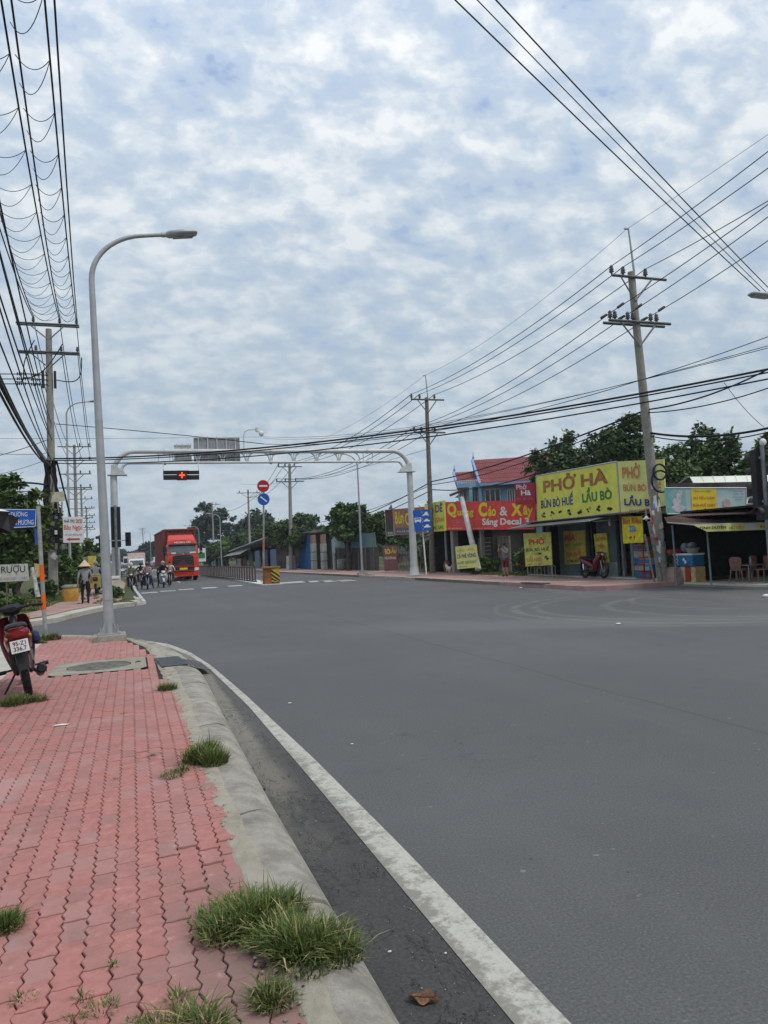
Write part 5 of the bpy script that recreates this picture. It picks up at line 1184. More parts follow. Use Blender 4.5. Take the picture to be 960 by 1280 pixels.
# ================================================================ motorbikes
def make_bike(label, loc, rz, body=DRED, style='underbone', plate=('95-Z1', '336.7'), group=None, stand=True, lean=0., detail=True):
    t = thing('motorbike', label, 'motorbike', loc, 0, group)
    t.rotation_mode = 'XYZ'; M = Matrix.Rotation(rz, 4, 'Z') @ Matrix.Rotation(lean, 4, 'X'); t.rotation_euler = M.to_euler()
    Rr = .285
    for nm_, x in (('rear_wheel', 0), ('front_wheel', 1.22)):
        b = MB(); prof = []
        for k in range(13):
            a = -math.pi*.78+2*math.pi*.78*k/12; prof.append((Rr-.042+.042*math.cos(a), .045*math.sin(a)))
        b.lathe(prof, (x, 0, Rr), 28, axis='y')
        for k in range(28):
            a = 2*math.pi*k/28; b.box((x+math.cos(a)*(Rr+.0005), 0, Rr+math.sin(a)*(Rr+.0005)), (.012, .06, .004), ry=-a+math.pi/2)
        w = b.build(nm_, TYRE, t)
        b = MB(); b.lathe([(Rr-.055, -.028), (Rr-.075, -.02), (Rr-.075, .02), (Rr-.055, .028)], (x, 0, Rr), 28, axis='y'); b.lathe([(.001, -.05), (.06, -.05), (.06, .05), (.001, .05)], (x, 0, Rr), 14, axis='y'); b.build('rim', ALU, w)
        for k in range(12):
            a = 2*math.pi*k/12; s_ = .03 if k % 2 else -.03; b = MB(); b.cyl((x+math.cos(a)*.05, s_, Rr+math.sin(a)*.05), (x+math.cos(a+.25)*(Rr-.07), 0, Rr+math.sin(a+.25)*(Rr-.07)), .004, n=4); b.build('spoke', ALU, w)
    # frame and engine
    b = MB(); b.tube([(1.0, 0, .92), (.82, 0, .52), (.62, 0, .40), (.3, 0, .42)], .03, 8); b.tube([(.3, 0, .42), (.1, .0, .6), (-.1, 0, .74)], .025, 8)
    b.loft([ring(x, z, hy, hz, 12, 3) for x, z, hy, hz in ((.28, .34, .06, .05), (.36, .33, .12, .10), (.55, .33, .13, .11), (.66, .33, .10, .08), (.74, .36, .06, .05))]); b.build('engine', mat('engine casing', (.06, .06, .062), .5, .5), t)
    for s_ in (-1, 1):
        b = MB(); b.tube([(0, s_*.075, Rr), (.34, s_*.07, .34)], .02, 6); b.build('swing_arm', mat('black frame', (.02, .02, .021), .5), t)
        b = MB(); b.tube([(.02, s_*.095, Rr+.02), (-.05, s_*.10, .62)], .024, 8); b.tube([(.01, s_*.095, Rr+.06), (-.035, s_*.10, .55)], .036, 10); b.build('shock_absorber', CHROME if s_ < 0 else DKSTEEL, t)
        b = MB(); b.tube([(1.22, s_*.07, Rr), (1.06, s_*.075, .72)], .026, 8); b.build('fork_leg', ALU, t)
        b = MB(); b.tube([(.42, s_*.10, .30), (.42, s_*.27, .29)], .014, 6); b.tube([(.42, s_*.19, .29), (.42, s_*.29, .29)], .024, 8); b.build('foot_peg', BLACK, t)
    # bodywork
    b = MB(); b.loft([ring(x, z, hy, hz, 14, 2.4) for x, z, hy, hz in ((-.34, .79, .05, .03), (-.31, .765, .11, .075), (-.22, .735, .145, .115), (-.05, .68, .155, .14), (.15, .62, .14, .14), (.35, .55, .11, .12), (.52, .47, .09, .11), (.66, .44, .07, .10))])
    b.loft([ring(x, z, hy, hz, 12, 2.4) for x, z, hy, hz in ((.62, .46, .07, .09), (.78, .52, .065, .10), (.93, .70, .06, .11), (1.02, .86, .05, .07))]); b.build('bodywork', body, t)
    for s_ in (-1, 1):
        b = MB(); rg = []
        for i in range(9):
            u = i/8; z = .30+u*.62; x = .80+.24*u+.05*math.sin(u*math.pi); w = (.10+.15*math.sin(.35+u*2.1))*(.74 if style == 'parked' else 1.)
            rg.append([(x, s_*.05, z), (x+.02, s_*(w*.6), z), (x-.05, s_*w, z), (x-.13, s_*(w+.02), z-.01), (x-.12, s_*(w+.012), z-.01), (x-.04, s_*(w-.012), z), (x+.0, s_*.05, z)])
        b.loft([[Vector(p_) for p_ in r_] for r_ in rg], closed=True); b.build('leg_shield', body, t)
    b = MB(); b.loft([ring(x, z, hy, hz, 14, 2.6) for x, z, hy, hz in ((-.27, .845, .07, .025), (-.22, .86, .105, .035), (.0, .85, .12, .045), (.2, .80, .125, .05), (.42, .755, .11, .05), (.56, .735, .08, .035), (.60, .72, .05, .02))]); b.build('seat', mat('black vinyl seat', (.018, .018, .02), .45), t)
    b = MB(); b.tube([(-.10, .10, .83), (-.30, .11, .86), (-.37, .06, .875), (-.37, -.06, .875), (-.30, -.11, .86), (-.10, -.10, .83)], .014, 8); b.build('grab_rail', BLACK, t)
    # mudguards
    for x0, a0, a1, m_, wd in ((0, R(35), R(150), BLACK, .07), (1.22, R(20), R(150), body, .06)):
        b = MB(); rg = []
        for i in range(11):
            a = a0+(a1-a0)*i/10; rg.append([Vector((x0-math.cos(math.pi-a)*r_ if False else x0+math.cos(a)*r_, y_, Rr+math.sin(a)*r_)) for y_, r_ in ((-wd, Rr+.0), (-wd*.7, Rr+.035), (0, Rr+.045), (wd*.7, Rr+.035), (wd, Rr+.0), (wd*.7, Rr+.028), (0, Rr+.037), (-wd*.7, Rr+.028))])
        b.loft(rg); b.build('mudguard', m_, t)
    # rear flap and plate
    b = MB(); b.prism([(-.23, -.07, .70), (-.23, .07, .70), (-.33, .055, .36), (-.33, -.055, .36)], (.012, 0, .003)); b.build('rear_flap', BLACK, t)
    tl = MB(); tl.loft([ring(x, z, hy, hz, 14, 2.4) for x, z, hy, hz in ((-.375, .79, .06, .035), (-.35, .79, .105, .062), (-.30, .79, .128, .075))]); tlo = tl.build('tail_light', mat('red tail lens', (.20, .010, .012), .2, spec=.6), t)
    for s_ in (-1, 1):
        b = MB(); b.ell((-.325, s_*.125, .745), (.02, .022, .02), 10, 6); b.build('indicator', mat('amber lens', (.55, .22, .03), .25), t)
    if plate:
        q = [Vector((-.365, .095, .715)), Vector((-.365, -.095, .715)), Vector((-.40, -.095, .575)), Vector((-.40, .095, .575))]
        n_ = (q[1]-q[0]).cross(q[3]-q[0]).normalized(); n_ = n_ if n_.x < 0 else -n_
        b = MB(); b.prism(q, -n_*.004); pl = b.build('number_plate', WHITE, t)
        for tx, r_ in ((plate[0], (.14, .55, .86, .90)), (plate[1], (.14, .12, .86, .48))):
            co, fs = text_mesh(tx, .02); mn, mx_ = co.min(0), co.max(0); b = MB(); vs = [bil(q, r_[0]+(r_[2]-r_[0])*(c_[0]-mn[0])/(mx_[0]-mn[0]), r_[1]+(r_[3]-r_[1])*(c_[1]-mn[1])/(mx_[1]-mn[1]))+n_*.002 for c_ in co]; b.add(vs, fs); b.build('lettering', PBLACK, pl)
    # muffler right side
    b = MB(); b.tube([(.45, -.10, .26), (.2, -.16, .22), (.05, -.17, .24)], .022, 8); b.tube([(.10, -.17, .24), (.04, -.17, .245), (-.30, -.18, .33), (-.33, -.18, .337)], [.03, .05, .058, .04], 12); b.build('muffler', mat('dark muffler', (.03, .03, .032), .4, .5), t)
    b = MB(); b.box((-.12, -.225, .32), (.26, .008, .06), ry=R(-13)); b.build('heat_shield', DKSTEEL, t)
    # handlebar, cowl, mirrors
    b = MB(); b.tube([(.86, .36, 1.00), (.92, .22, 1.02), (.98, 0, .98), (.92, -.22, 1.02), (.86, -.36, 1.00)], .013, 8); b.build('handlebar', BLACK, t)
    for s_ in (-1, 1):
        b = MB(); b.tube([(.895, s_*.25, 1.013), (.855, s_*.37, .998)], .021, 10); b.build('grip', BLACK, t)
        b = MB(); b.tube([(.94, s_*.22, 1.01), (.92, s_*.35, 1.0)], .006, 5); b.build('brake_lever', ALU, t)
        if style == 'parked': continue
        b = MB(); b.tube([(.92, s_*.20, 1.03), (.93, s_*.24, 1.14), (.92, s_*.28, 1.20)], .006, 5); b.loft([ring(x, 1.235, hy, hz, 12, 2.4, yc=s_*.30) for x, hy, hz in ((.955, .03, .02), (.94, .055, .042), (.915, .06, .045))]); mr = b.build('mirror', BLACK, t)
        b = MB(); b.loft([ring(x, 1.235, hy, hz, 12, 2.4, yc=s_*.30) for x, hy, hz in ((.914, .052, .038), (.912, .05, .036))]); b.build('mirror_glass', mat('mirror', (.5, .5, .5), .05, 1.), mr)
    b = MB(); b.loft([ring(x, z, hy, hz, 14, 2.5) for x, z, hy, hz in ((.86, 1.01, .07, .03), (.92, 1.02, .14, .06), (1.02, 1.0, .13, .075), (1.08, .97, .09, .06), (1.10, .96, .05, .03))]); b.build('handlebar_cowl', BLACK if style == 'parked' else body, t)
    b = MB(); b.loft([ring(x, z, hy, hz, 14, 2.3) for x, z, hy, hz in ((1.075, .965, .085, .055), (1.11, .955, .07, .045), (1.12, .95, .03, .02))]); b.build('headlight', mat('headlight glass', (.7, .72, .72), .1, spec=.8), t)
    for s_ in (-1, 1): b = MB(); b.ell((1.05, s_*.155, .86), (.05, .05, .03), 10, 6); b.build('indicator', mat('amber lens', (.55, .22, .03), .25), t)
    if stand: b = MB(); b.tube([(.40, .09, .26), (.32, .27, .02)], .013, 6); b.box((.32, .275, .012), (.05, .03, .012)); b.build('side_stand', BLACK, t)
    if style == 'parked':
        b = MB(); b.loft([ring(x, z, hy, hz, 12, 2.5, yc=-.19) for x, z, hy, hz in ((.02, .66, .02, .03), (.05, .66, .05, .075), (.22, .66, .055, .08), (.27, .66, .03, .05))]); b.build('side_bag', mat('navy nylon bag', (.02, .035, .08), .6), t)
    return t
pk = at(36, 871, PZ)
bike0 = make_bike('dark red motorbike parked on its side stand at the left edge of the red pavement', (pk.x, pk.y+.05, PZ), R(90+9), DRED, 'parked', lean=R(-9))
sb = at(735, 721, RZ)
make_bike('red motorbike parked in front of the noodle shop doorway', (sb.x-.52, sb.y-.55, RZ), R(-88), mat('bright red bike paint', (.15, .010, .012), .28, coat=.5), plate=('59-X2', '104.8'), lean=R(-8))

# riders waiting at the line: bike faces the viewer
def rider_pose(foot=1):
    return dict(pelvis=(.12, 0, .93), chest=(.20, 0, 1.24), neck=(.25, 0, 1.41), head=(.29, 0, 1.54), shL=(.20, .18, 1.33), shR=(.20, -.18, 1.33), elL=(.45, .30, 1.13), elR=(.45, -.30, 1.13),
        wrL=(.74, .31, 1.05), wrR=(.74, -.31, 1.05), haL=(.83, .31, 1.03), haR=(.83, -.31, 1.03), hipL=(.15, .10, .90), hipR=(.15, -.10, .90), knL=(.50, .24, .74), knR=(.50, -.24, .74),
        anL=(.40, .34 if foot > 0 else .22, .09 if foot > 0 else .33), anR=(.40, -.34 if foot < 0 or foot == 2 else -.22, .09 if foot < 0 or foot == 2 else .33), toL=(.54, .36 if foot > 0 else .23, .04 if foot > 0 else .28), toR=(.54, -.36 if foot < 0 or foot == 2 else -.23, .04 if foot < 0 or foot == 2 else .28))
BB = {'black': mat('black bike paint', (.015, .015, .017), .3, coat=.5), 'navy': mat('navy bike paint', (.02, .02, .06), .3, coat=.5), 'white': mat('white bike paint', (.55, .55, .56), .3, coat=.4)}
riders = [
    (164.5, 739.5, 48.0, 'black', 1, 'motorbike nearest the left kerb with a black front', 'rider in an olive jacket on the motorbike nearest the left kerb', ('olive jacket', (.20, .19, .12)), 'white helmet', (.5, .5, .5)),
    (176.5, 731, 57., 'black', 1, 'black motorbike waiting behind the first two at the line', 'dark clad rider waiting second from the left behind the front row', ('black jacket', (.02, .02, .024)), 'black helmet', (.03, .03, .03)),
    (184.5, 738.5, 48.5, 'navy', 2, 'dark blue motorbike second in the front row at the line', 'rider in a pink checked shirt with a long dark skirt wrap', ('pink checked shirt', (.50, .32, .33)), 'dark helmet', (.06, .04, .04)),
    (204.5, 736.5, 50.2, 'white', 2, 'big scooter with twin white headlamps third in the front row', 'rider in black with a white face mask and pale helmet', ('black top', (.012, .012, .014)), 'grey helmet', (.32, .32, .32)),
    (213, 731.5, 54.5, 'black', -1, 'motorbike directly in front of the red truck bumper', 'bare headed rider in a white shirt in front of the truck', ('white shirt', (.62, .60, .56)), None, None),
    (148.5, 719, 82, 'black', 1, 'small distant motorbike by the kerb behind the waiting riders', 'distant rider by the kerb beyond the bollard', ('grey jacket', (.2, .2, .2)), 'black helmet', (.03, .03, .03)),
]
for i, (px, py, Y, bc, ft, lb, lp, top, hn, hc) in enumerate(riders):
    X = aty(px, py, Y).x; loc = (X, Y, 0); rz = R(-90)-math.atan2(X, Y)*.5
    bk = make_bike(lb, loc, rz, BB[bc], plate=None, stand=False, group='motorbikes waiting at the line')
    cl = dict(skin=SKIN, top=C(top[0], top[1], scale=40, var=.2), bottom=C(['khaki trousers', 'dark trousers', 'navy skirt cloth', 'black jeans', 'dark shorts', 'dark trousers'][i], [(.12, .10, .07), (.015, .015, .02), (.03, .03, .08), (.015, .015, .018), (.05, .05, .05), (.015, .015, .02)][i]), shoe=SHOE, long=i != 4, longleg=i != 4)
    Jr = rider_pose(ft); Jr['face'] = (1, 0, 0)
    pr, Jr = person('person', lp, Jr, cl, loc, rz, group='riders waiting at the line', hair=hn is None, fingers=True)
    hd = Vector(Jr['head'])
    if hn:
        b = MB(); b.ell(hd+Vector((-.005, 0, .02)), (.135, .125, .14), 14, 9, z0=-.35); b.tube([hd+Vector((.10, -.10, .02)), hd+Vector((.16, 0, .01)), hd+Vector((.10, .10, .02))], .012, 5); b.build('helmet', mat(hn, hc, .3, coat=.4), pr)
    if i in (0, 3):
        b = MB(); b.ell(hd+Vector((.055, 0, -.045)), (.055, .075, .055), 12, 8); b.build('face_mask', WHITE, pr)
    if i == 2:
        b = MB(); b.loft([[Vector((x+.0, y*w, z)) for x, y in ((.55, -.32), (.62, 0), (.55, .32), (.2, .30), (.1, 0), (.2, -.30))] for z, w in ((.86, .75), (.6, 1.0), (.36, 1.15))], sm=True); b.build('skirt_wrap', C('navy skirt cloth', (.03, .03, .08)), pr)
    if i == 3:
        for s_ in (-1, 1): b = MB(); b.loft([ring(x, .78, hy, hz, 12, 2.4, yc=s_*.10) for x, hy, hz in ((1.05, .09, .06), (1.12, .075, .05), (1.14, .03, .02))]); b.build('headlight', mat('headlight glass', (.7, .72, .72), .1), bk)
# person with yellow load on the left path
p = aty(120, 737, 40.5)
bk = make_bike('motorbike carrying yellow panniers on the far left path behind the woman in the hat', (p.x, 40.5, FZ+.006), R(88), BB['black'], plate=None, stand=False)
b = MB(); b.box((-.05, .0, .62), (.45, .50, .62)); b.box((-.05, 0, .99), (.35, .42, .10)); b.build('yellow_pannier', mat('faded yellow bag', (.60, .50, .16), .8), bk, bevel=.04)
cl = dict(skin=SKIN, top=C('pale grey jacket', (.40, .40, .42)), bottom=C('dark trousers', (.015, .015, .02)), shoe=SHOE)
Jr = rider_pose(1); pr, Jr = person('person', 'rider in a pale jacket and grey helmet sitting behind the yellow panniers', Jr, cl, (p.x, 40.5, FZ+.006), R(88)); hd = Vector(Jr['head'])
b = MB(); b.ell(hd+Vector((-.005, 0, .02)), (.135, .125, .14), 14, 9, z0=-.35); b.build('helmet', mat('grey helmet', (.32, .32, .32), .3), pr)

# ================================================================ container truck
TY = 62.0; TX0 = aty(212, 720, TY).x; TX1 = aty(247, 720, TY).x; TXc = (TX0+TX1)/2; 
T = thing('container_truck', 'large red container truck facing the viewer behind the waiting motorbikes', 'truck', (TXc, TY, 0)); c = T.location
T.rotation_euler = (0, 0, R(2.0))
def tb(): return MB()
MAROON = mat('maroon container steel', (.21, .035, .028), .6, col2=(.15, .03, .026), scale=.7)
# container: corrugated side and front walls built as folded sheets
b = tb(); W2, z0, z1, y0, y1 = 1.25, 1.15, 4.30, 2.35, 14.5
def corr(p0, p1, nrm, n, amp):
    p0, p1, nrm = Vector(p0), Vector(p1), Vector(nrm); out = []
    for k in range(n):
        for u, a in ((0, 0), (.2, 0), (.35, 1), (.65, 1), (.8, 0)): out.append(p0.lerp(p1, (k+u)/n)-nrm*a*amp)
    out.append(p1); return out
for p0, p1, nr, n in (((-W2, y0, 0), (-W2, y1, 0), (-1, 0, 0), 36), ((W2, y0, 0), (W2, y1, 0), (1, 0, 0), 36), ((-W2, y0, 0), (W2, y0, 0), (0, -1, 0), 8)):
    P = corr(p0, p1, nr, n, .045); b.loft([[v+Vector((0, 0, z)) for v in P] for z in (z0+.1, z1-.1)], closed=False, caps=False, sm=False)
b.box((0, (y0+y1)/2, z1-.03), (2*W2-.02, y1-y0-.02, .04)); b.box((0, y1, (z0+z1)/2), (2*W2, .06, z1-z0)); cont = b.build('container', MAROON, T)
for x in (-W2, W2):
    for z in (z0+.05, z1-.05): b = tb(); b.box((x, (y0+y1)/2, z), (.10, y1-y0+.1, .12)); b.build('container_rail', MAROON, T)
    b = tb(); b.box((x, y0, (z0+z1)/2), (.14, .14, z1-z0+.02)); b.build('corner_post', MAROON, T)
for z in (z0+.05, z1-.05): b = tb(); b.box((0, y0-.03, z), (2*W2, .10, .13)); b.build('container_rail', MAROON, T)
b = tb(); b.box((0, 8, .98), (.9, 12.5, .24)); b.box((-.9, 8, 1.02), (.12, 12, .16)); b.box((.9, 8, 1.02), (.12, 12, .16)); b.build('chassis', DKSTEEL, T)
# cab
b = tb(); rg = []
for z, yf, hw in ((.62, .02, 1.22), (1.0, .0, 1.25), (1.9, .02, 1.25), (2.25, .08, 1.24), (2.95, .30, 1.17), (3.05, .36, 1.14)):
    rg.append([Vector((-hw+.08, yf, z)), Vector((-hw*.5, yf-.06, z)), Vector((0, yf-.09, z)), Vector((hw*.5, yf-.06, z)), Vector((hw-.08, yf, z)), Vector((hw, yf+.14, z)), Vector((hw, 2.1, z)), Vector((-hw, 2.1, z)), Vector((-hw, yf+.14, z))])
b.loft(rg, sm=False); b.build('cab', REDP, T, bevel=.02)
b = tb(); rg = []
for z, yf, hw in ((3.05, .30, 1.12), (3.12, .34, 1.10), (3.45, .75, 1.05), (3.72, 1.2, 1.0), (3.80, 1.6, .98)):
    rg.append([Vector((-hw, yf+.15, z)), Vector((-hw*.6, yf, z)), Vector((0, yf-.06, z)), Vector((hw*.6, yf, z)), Vector((hw, yf+.15, z)), Vector((hw, 2.1, z)), Vector((-hw, 2.1, z))])
b.loft(rg, sm=False); b.build('roof_deflector', REDP, T, bevel=.02)
b = tb(); b.loft([[Vector((x, y-.1+abs(x)*.05, z)) for x, y, z in ((-1.1, .25, 2.98), (-.55, .19, 2.98), (0, .17, 2.98), (.55, .19, 2.98), (1.1, .25, 2.98), (1.12, .35, 3.28), (.55, .30, 3.32), (0, .28, 3.33), (-.55, .30, 3.32), (-1.12, .35, 3.28))], [Vector((x, y, z)) for x, y, z in ((-1.1, .45, 2.98), (-.55, .42, 2.98), (0, .4, 2.98), (.55, .42, 2.98), (1.1, .45, 2.98), (1.12, .55, 3.28), (.55, .5, 3.32), (0, .5, 3.33), (-.55, .5, 3.32), (-1.12, .55, 3.28))]], sm=False); b.build('name_visor', REDP, T)
q = [Vector((-.62, .065, 3.24)), Vector((.62, .065, 3.24)), Vector((.62, .02, 3.06)), Vector((-.62, .02, 3.06))]
co, fs = text_mesh('HOÀN VŨ', .02); mn, mx_ = co.min(0), co.max(0); b = tb(); b.add([bil(q, (c_[0]-mn[0])/(mx_[0]-mn[0]), (c_[1]-mn[1])/(mx_[1]-mn[1])) + Vector((0, .03*abs(c_[0]/mx_[0]-.5), 0)) for c_ in co], fs); b.build('lettering', PWHITE, T)
b = tb(); b.box((0, .06, 2.93), (2.2, .18, .12), rx=R(-20)); b.build('sun_visor', BLACK, T, bevel=.02)
b = tb(); b.add([(-1.06, .015, 2.2), (-.5, -.045, 2.18), (0, -.07, 2.17), (.5, -.045, 2.18), (1.06, .015, 2.2), (1.02, .20, 2.88), (.5, .14, 2.89), (0, .115, 2.9), (-.5, .14, 2.89), (-1.02, .20, 2.88)], [(0, 1, 8, 9), (1, 2, 7, 8), (2, 3, 6, 7), (3, 4, 5, 6)], 0, True); b.build('windscreen', mat('windscreen glass', (.10, .13, .12), .06, spec=.9, col2=(.05, .06, .06), scale=1.), T)
b = tb(); b.box((.05, .0, 2.27), (1.9, .03, .14), rx=R(-15)); b.build('dashboard_card', mat('pale dashboard cloth', (.55, .56, .52), .7), T)
for s_ in (-1, 1):
    b = tb(); b.tube([(s_*.25, -.075, 2.20), (s_*.25-.35, -.0, 2.42)], .012, 4); b.build('wiper', BLACK, T)
    b = tb(); b.box((s_*1.255, .85, 2.5), (.02, .9, .62)); b.build('side_window', GLASS, T)
    b = tb(); b.tube([(s_*1.2, .25, 3.0), (s_*1.42, .0, 2.95), (s_*1.42, .0, 2.2), (s_*1.2, .2, 2.1)], .02, 6); b.box((s_*1.43, .0, 2.62), (.24, .10, .50)); b.box((s_*1.43, .0, 2.22), (.22, .10, .2)); b.build('mirror', BLACK, T, bevel=.015)
    b = tb(); b.loft([[Vector((s_*x, y, z)) for x, z in ((.80, .78), (1.2, .82), (1.22, 1.02), (.98, 1.06), (.80, .98))] for y in (-.09, .0)], sm=False); b.build('headlight', mat('headlight glass', (.7, .72, .72), .1), T)
    b = tb(); b.box((s_*1.17, .03, 1.55), (.07, .04, .75)); b.build('air_deflector', mat('orange red plastic', (.62, .12, .02), .5), T)
    b = tb(); b.tube([(s_*1.0, 1.1, .5)], .5, 4) if False else b.lathe([(.30, -.15), (.50, -.13), (.52, -.06), (.52, .06), (.50, .13), (.30, .15)], (s_*1.02, 1.15, .52), 24, axis='x'); w_ = b.build('front_wheel', TYRE, T)
    b = tb(); b.lathe([(.001, -.10), (.12, -.12), (.2, -.06), (.31, -.08), (.31, .08), (.001, .10)], (s_*1.02, 1.15, .52), 20, axis='x'); b.build('hub', ALU, w_)
    for y in (5.2, 6.5, 10.5, 11.8, 13.1):
        b = tb(); b.lathe([(.30, -.26), (.50, -.24), (.52, -.16), (.52, .16), (.50, .24), (.30, .26), (.001, .2)], (s_*.95, y, .52), 20, axis='x'); b.build('rear_wheel', TYRE, T)
b = tb(); b.prism([(-.86, -.06, 1.28), (.86, -.06, 1.28), (.78, -.08, 2.02), (.5, -.08, 2.08), (-.5, -.08, 2.08), (-.78, -.08, 2.02)], (0, .1, 0)); b.build('grille_recess', BLACK, T)
for k in range(4): b = tb(); z = 1.36+k*.185; w = .78-.02*k; b.box((0, -.13, z), (2*w, .06, .10)); b.box((0, -.165, z+.055), (2*w, .02, .02)); b.build('grille_slat', mat('dark grey trim', (.07, .065, .065), .4), T, bevel=.01)
b = tb(); 
for j in range(3): a = math.pi/2+j*2.094; b.prism([(0, -.19, 2.17), (math.cos(a+.5)*.05, -.19, 2.17+math.sin(a+.5)*.05), (math.cos(a)*.12, -.19, 2.17+math.sin(a)*.12), (math.cos(a-.5)*.05, -.19, 2.17+math.sin(a-.5)*.05)], (0, .03, 0))
b.build('emblem', CHROME, T)
b = tb(); b.loft([[Vector((x*(1-d*.02), -.14+d*.22+abs(x)**3*.06, z)) for x, z in ((-1.27, .42), (-.9, .38), (.9, .38), (1.27, .42), (1.27, .74), (.75, .70), (-.75, .70), (-1.27, .74))] for d in (0, 1)], sm=False); b.build('bumper', REDP, T, bevel=.015)
b = tb(); b.box((0, -.06, .98), (1.7, .1, .46)); b.build('lower_grille', BLACK, T)
b = tb(); b.box((0, -.135, .84), (1.5, .03, .05)); b.box((0, -.14, 1.16), (1.6, .03, .05)); b.build('trim_bar', REDP, T)
b = tb(); b.box((0, -.15, .99), (.62, .02, .16)); b.build('number_plate', YEL3, T)
b = tb(); b.box((1.18, .75, .42), (.06, .5, .5)); b.box((-1.18, .75, .42), (.06, .5, .5)); b.build('mud_guard', BLACK, T)

# ---- cars and lorry behind
def make_car(label, X, Y, rz, m):
    t = thing('car', label, 'car', (X, Y, 0), rz, 'cars queuing behind the truck')
    b = MB(); b.loft([ring(x, z, hy, hz, 16, 4) for x, z, hy, hz in ((0, .55, .6, .18), (.08, .56, .78, .28), (.9, .62, .86, .34), (1.4, .66, .88, .36), (3.2, .68, .88, .37), (3.9, .68, .84, .34), (4.1, .66, .7, .25))]); b.build('body', m, t)
    b = MB(); b.loft([[Vector((x0, -w, z)), Vector((x0, w, z)), Vector((x1, w, z)), Vector((x1, -w, z))] for z, x0, x1, w in ((.95, 1.0, 3.6, .80), (1.25, 1.45, 3.35, .70), (1.48, 1.9, 3.1, .60))], sm=False); b.build('glasshouse', GLASS, t)
    b = MB(); b.box((2.5, 0, 1.485), (1.2, 1.22, .03)); b.build('roof', m, t, bevel=.01)
    b = MB(); b.box((-.01, 0, .58), (.06, .8, .14)); b.build('grille', BLACK, t)
    for s_ in (-1, 1):
        b = MB(); b.ell((.06, s_*.62, .68), (.1, .18, .08), 10, 6); b.build('headlight', mat('headlight glass', (.7, .72, .72), .1), t)
        for x in (.75, 3.3): b = MB(); b.lathe([(.001, -.1), (.3, -.1), (.32, -.06), (.32, .06), (.3, .1), (.001, .1)], (x, s_*.78, .32), 16, axis='y'); b.build('wheel', TYRE, t)
    return t
for px, Y, m, lb in ((152.5, 98, WHITE, 'white car driving behind the waiting riders beside the left kerb'), (159.5, 112, WHITE, 'second white car behind the first, nearer the white lorry')):
    make_car(lb, aty(px, 712, Y).x, Y, R(90), m)
LX = aty(171, 710, 96).x
t = thing('lorry', 'white box lorry in the queue to the left of the red container truck', 'lorry', (LX, 96, 0))
b = MB(); b.box((0, 3.9, 1.75), (2.1, 5.4, 2.2)); b.build('box_body', mat('off white box with red stripe', (.58, .50, .47), .7), t, bevel=.03)
b = MB(); b.loft([[Vector((-w, y0, z)), Vector((w, y0, z)), Vector((w, 1.3, z)), Vector((-w, 1.3, z))] for z, y0, w in ((.45, -.12, .95), (1.3, -.05, .97), (2.0, .35, .88), (2.1, .45, .84))], sm=False); b.build('cab', WHITE, t, bevel=.04)
b = MB(); b.prism([(-.82, -.07, 1.32), (.82, -.07, 1.32), (.76, .26, 1.92), (-.76, .26, 1.92)], (0, .03, 0)); b.build('windscreen', mat('windscreen glass', (.1, .13, .12)), t)
b = MB(); b.box((0, -.14, .62), (1.7, .08, .3)); b.build('bumper', DKSTEEL, t)
for s_ in (-1, 1):
    b = MB(); b.box((s_*.75, -.16, .88), (.3, .06, .18)); b.build('headlight', mat('headlight glass', (.7, .72, .72)), t)
    for y in (.7, 5.0): b = MB(); b.lathe([(.001, -.12), (.38, -.12), (.40, -.06), (.40, .06), (.38, .12), (.001, .12)], (s_*.85, y, .4), 16, axis='x'); b.build('wheel', TYRE, t)
t = thing('lorry', 'small red roofed vehicle just above the white lorry, far down the road', 'lorry', (aty(172, 705, 150).x, 150, 0)); b = MB(); b.box((0, 4, 2.2), (2.3, 8, 3.0)); b.build('box_body', mat('faded red tarpaulin', (.30, .08, .06), .8), t, bevel=.05)
b = MB(); b.box((0, -.9, 1.4), (2.2, 1.6, 2.2)); b.build('cab', WHITE, t, bevel=.1)
for s_ in (-1, 1): b = MB(); b.lathe([(.001, -.12), (.45, -.12), (.45, .12), (.001, .12)], (s_*.9, -.8, .45), 12, axis='x'); b.build('wheel', TYRE, t)
t = thing('bus', 'pale bus front farthest down the road behind the white cars', 'bus', (aty(161, 704, 190).x, 190, 0)); b = MB(); b.box((0, 5, 1.75), (2.5, 10, 2.9)); b.build('body', WHITE, t, bevel=.12); b = MB(); b.box((0, -.02, 2.2), (2.2, .04, 1.1)); b.build('windscreen', GLASS, t)

#PART4
# ================================================================ buildings on the right
def slab(name, m, parent, c, d, rz=0, bevel=0, ry=0, rx=0): b = MB(parent.location); b.box(c, d, rz, 0, ry, rx); return b.build(name, m, parent, bevel)
def ribs(b, p00, p10, p11, p01, n, amp=.03):
    """corrugated sheet between four corners; ribs run from edge 00-10 to edge 01-11"""
    p00, p10, p11, p01 = [Vector(p) for p in (p00, p10, p11, p01)]; nr = (p10-p00).cross(p01-p00).normalized()
    A = []; B = []
    for k in range(n+1):
        for u, a in ((0, 0), (.5, 1)):
            t_ = (k+u)/n
            if t_ > 1: break
            A.append(p00.lerp(p10, t_)+nr*amp*a); B.append(p01.lerp(p11, t_)+nr*amp*a)
    b.loft([A, B, [p-nr*.012 for p in B], [p-nr*.012 for p in A]], closed=False, caps=False, sm=False)
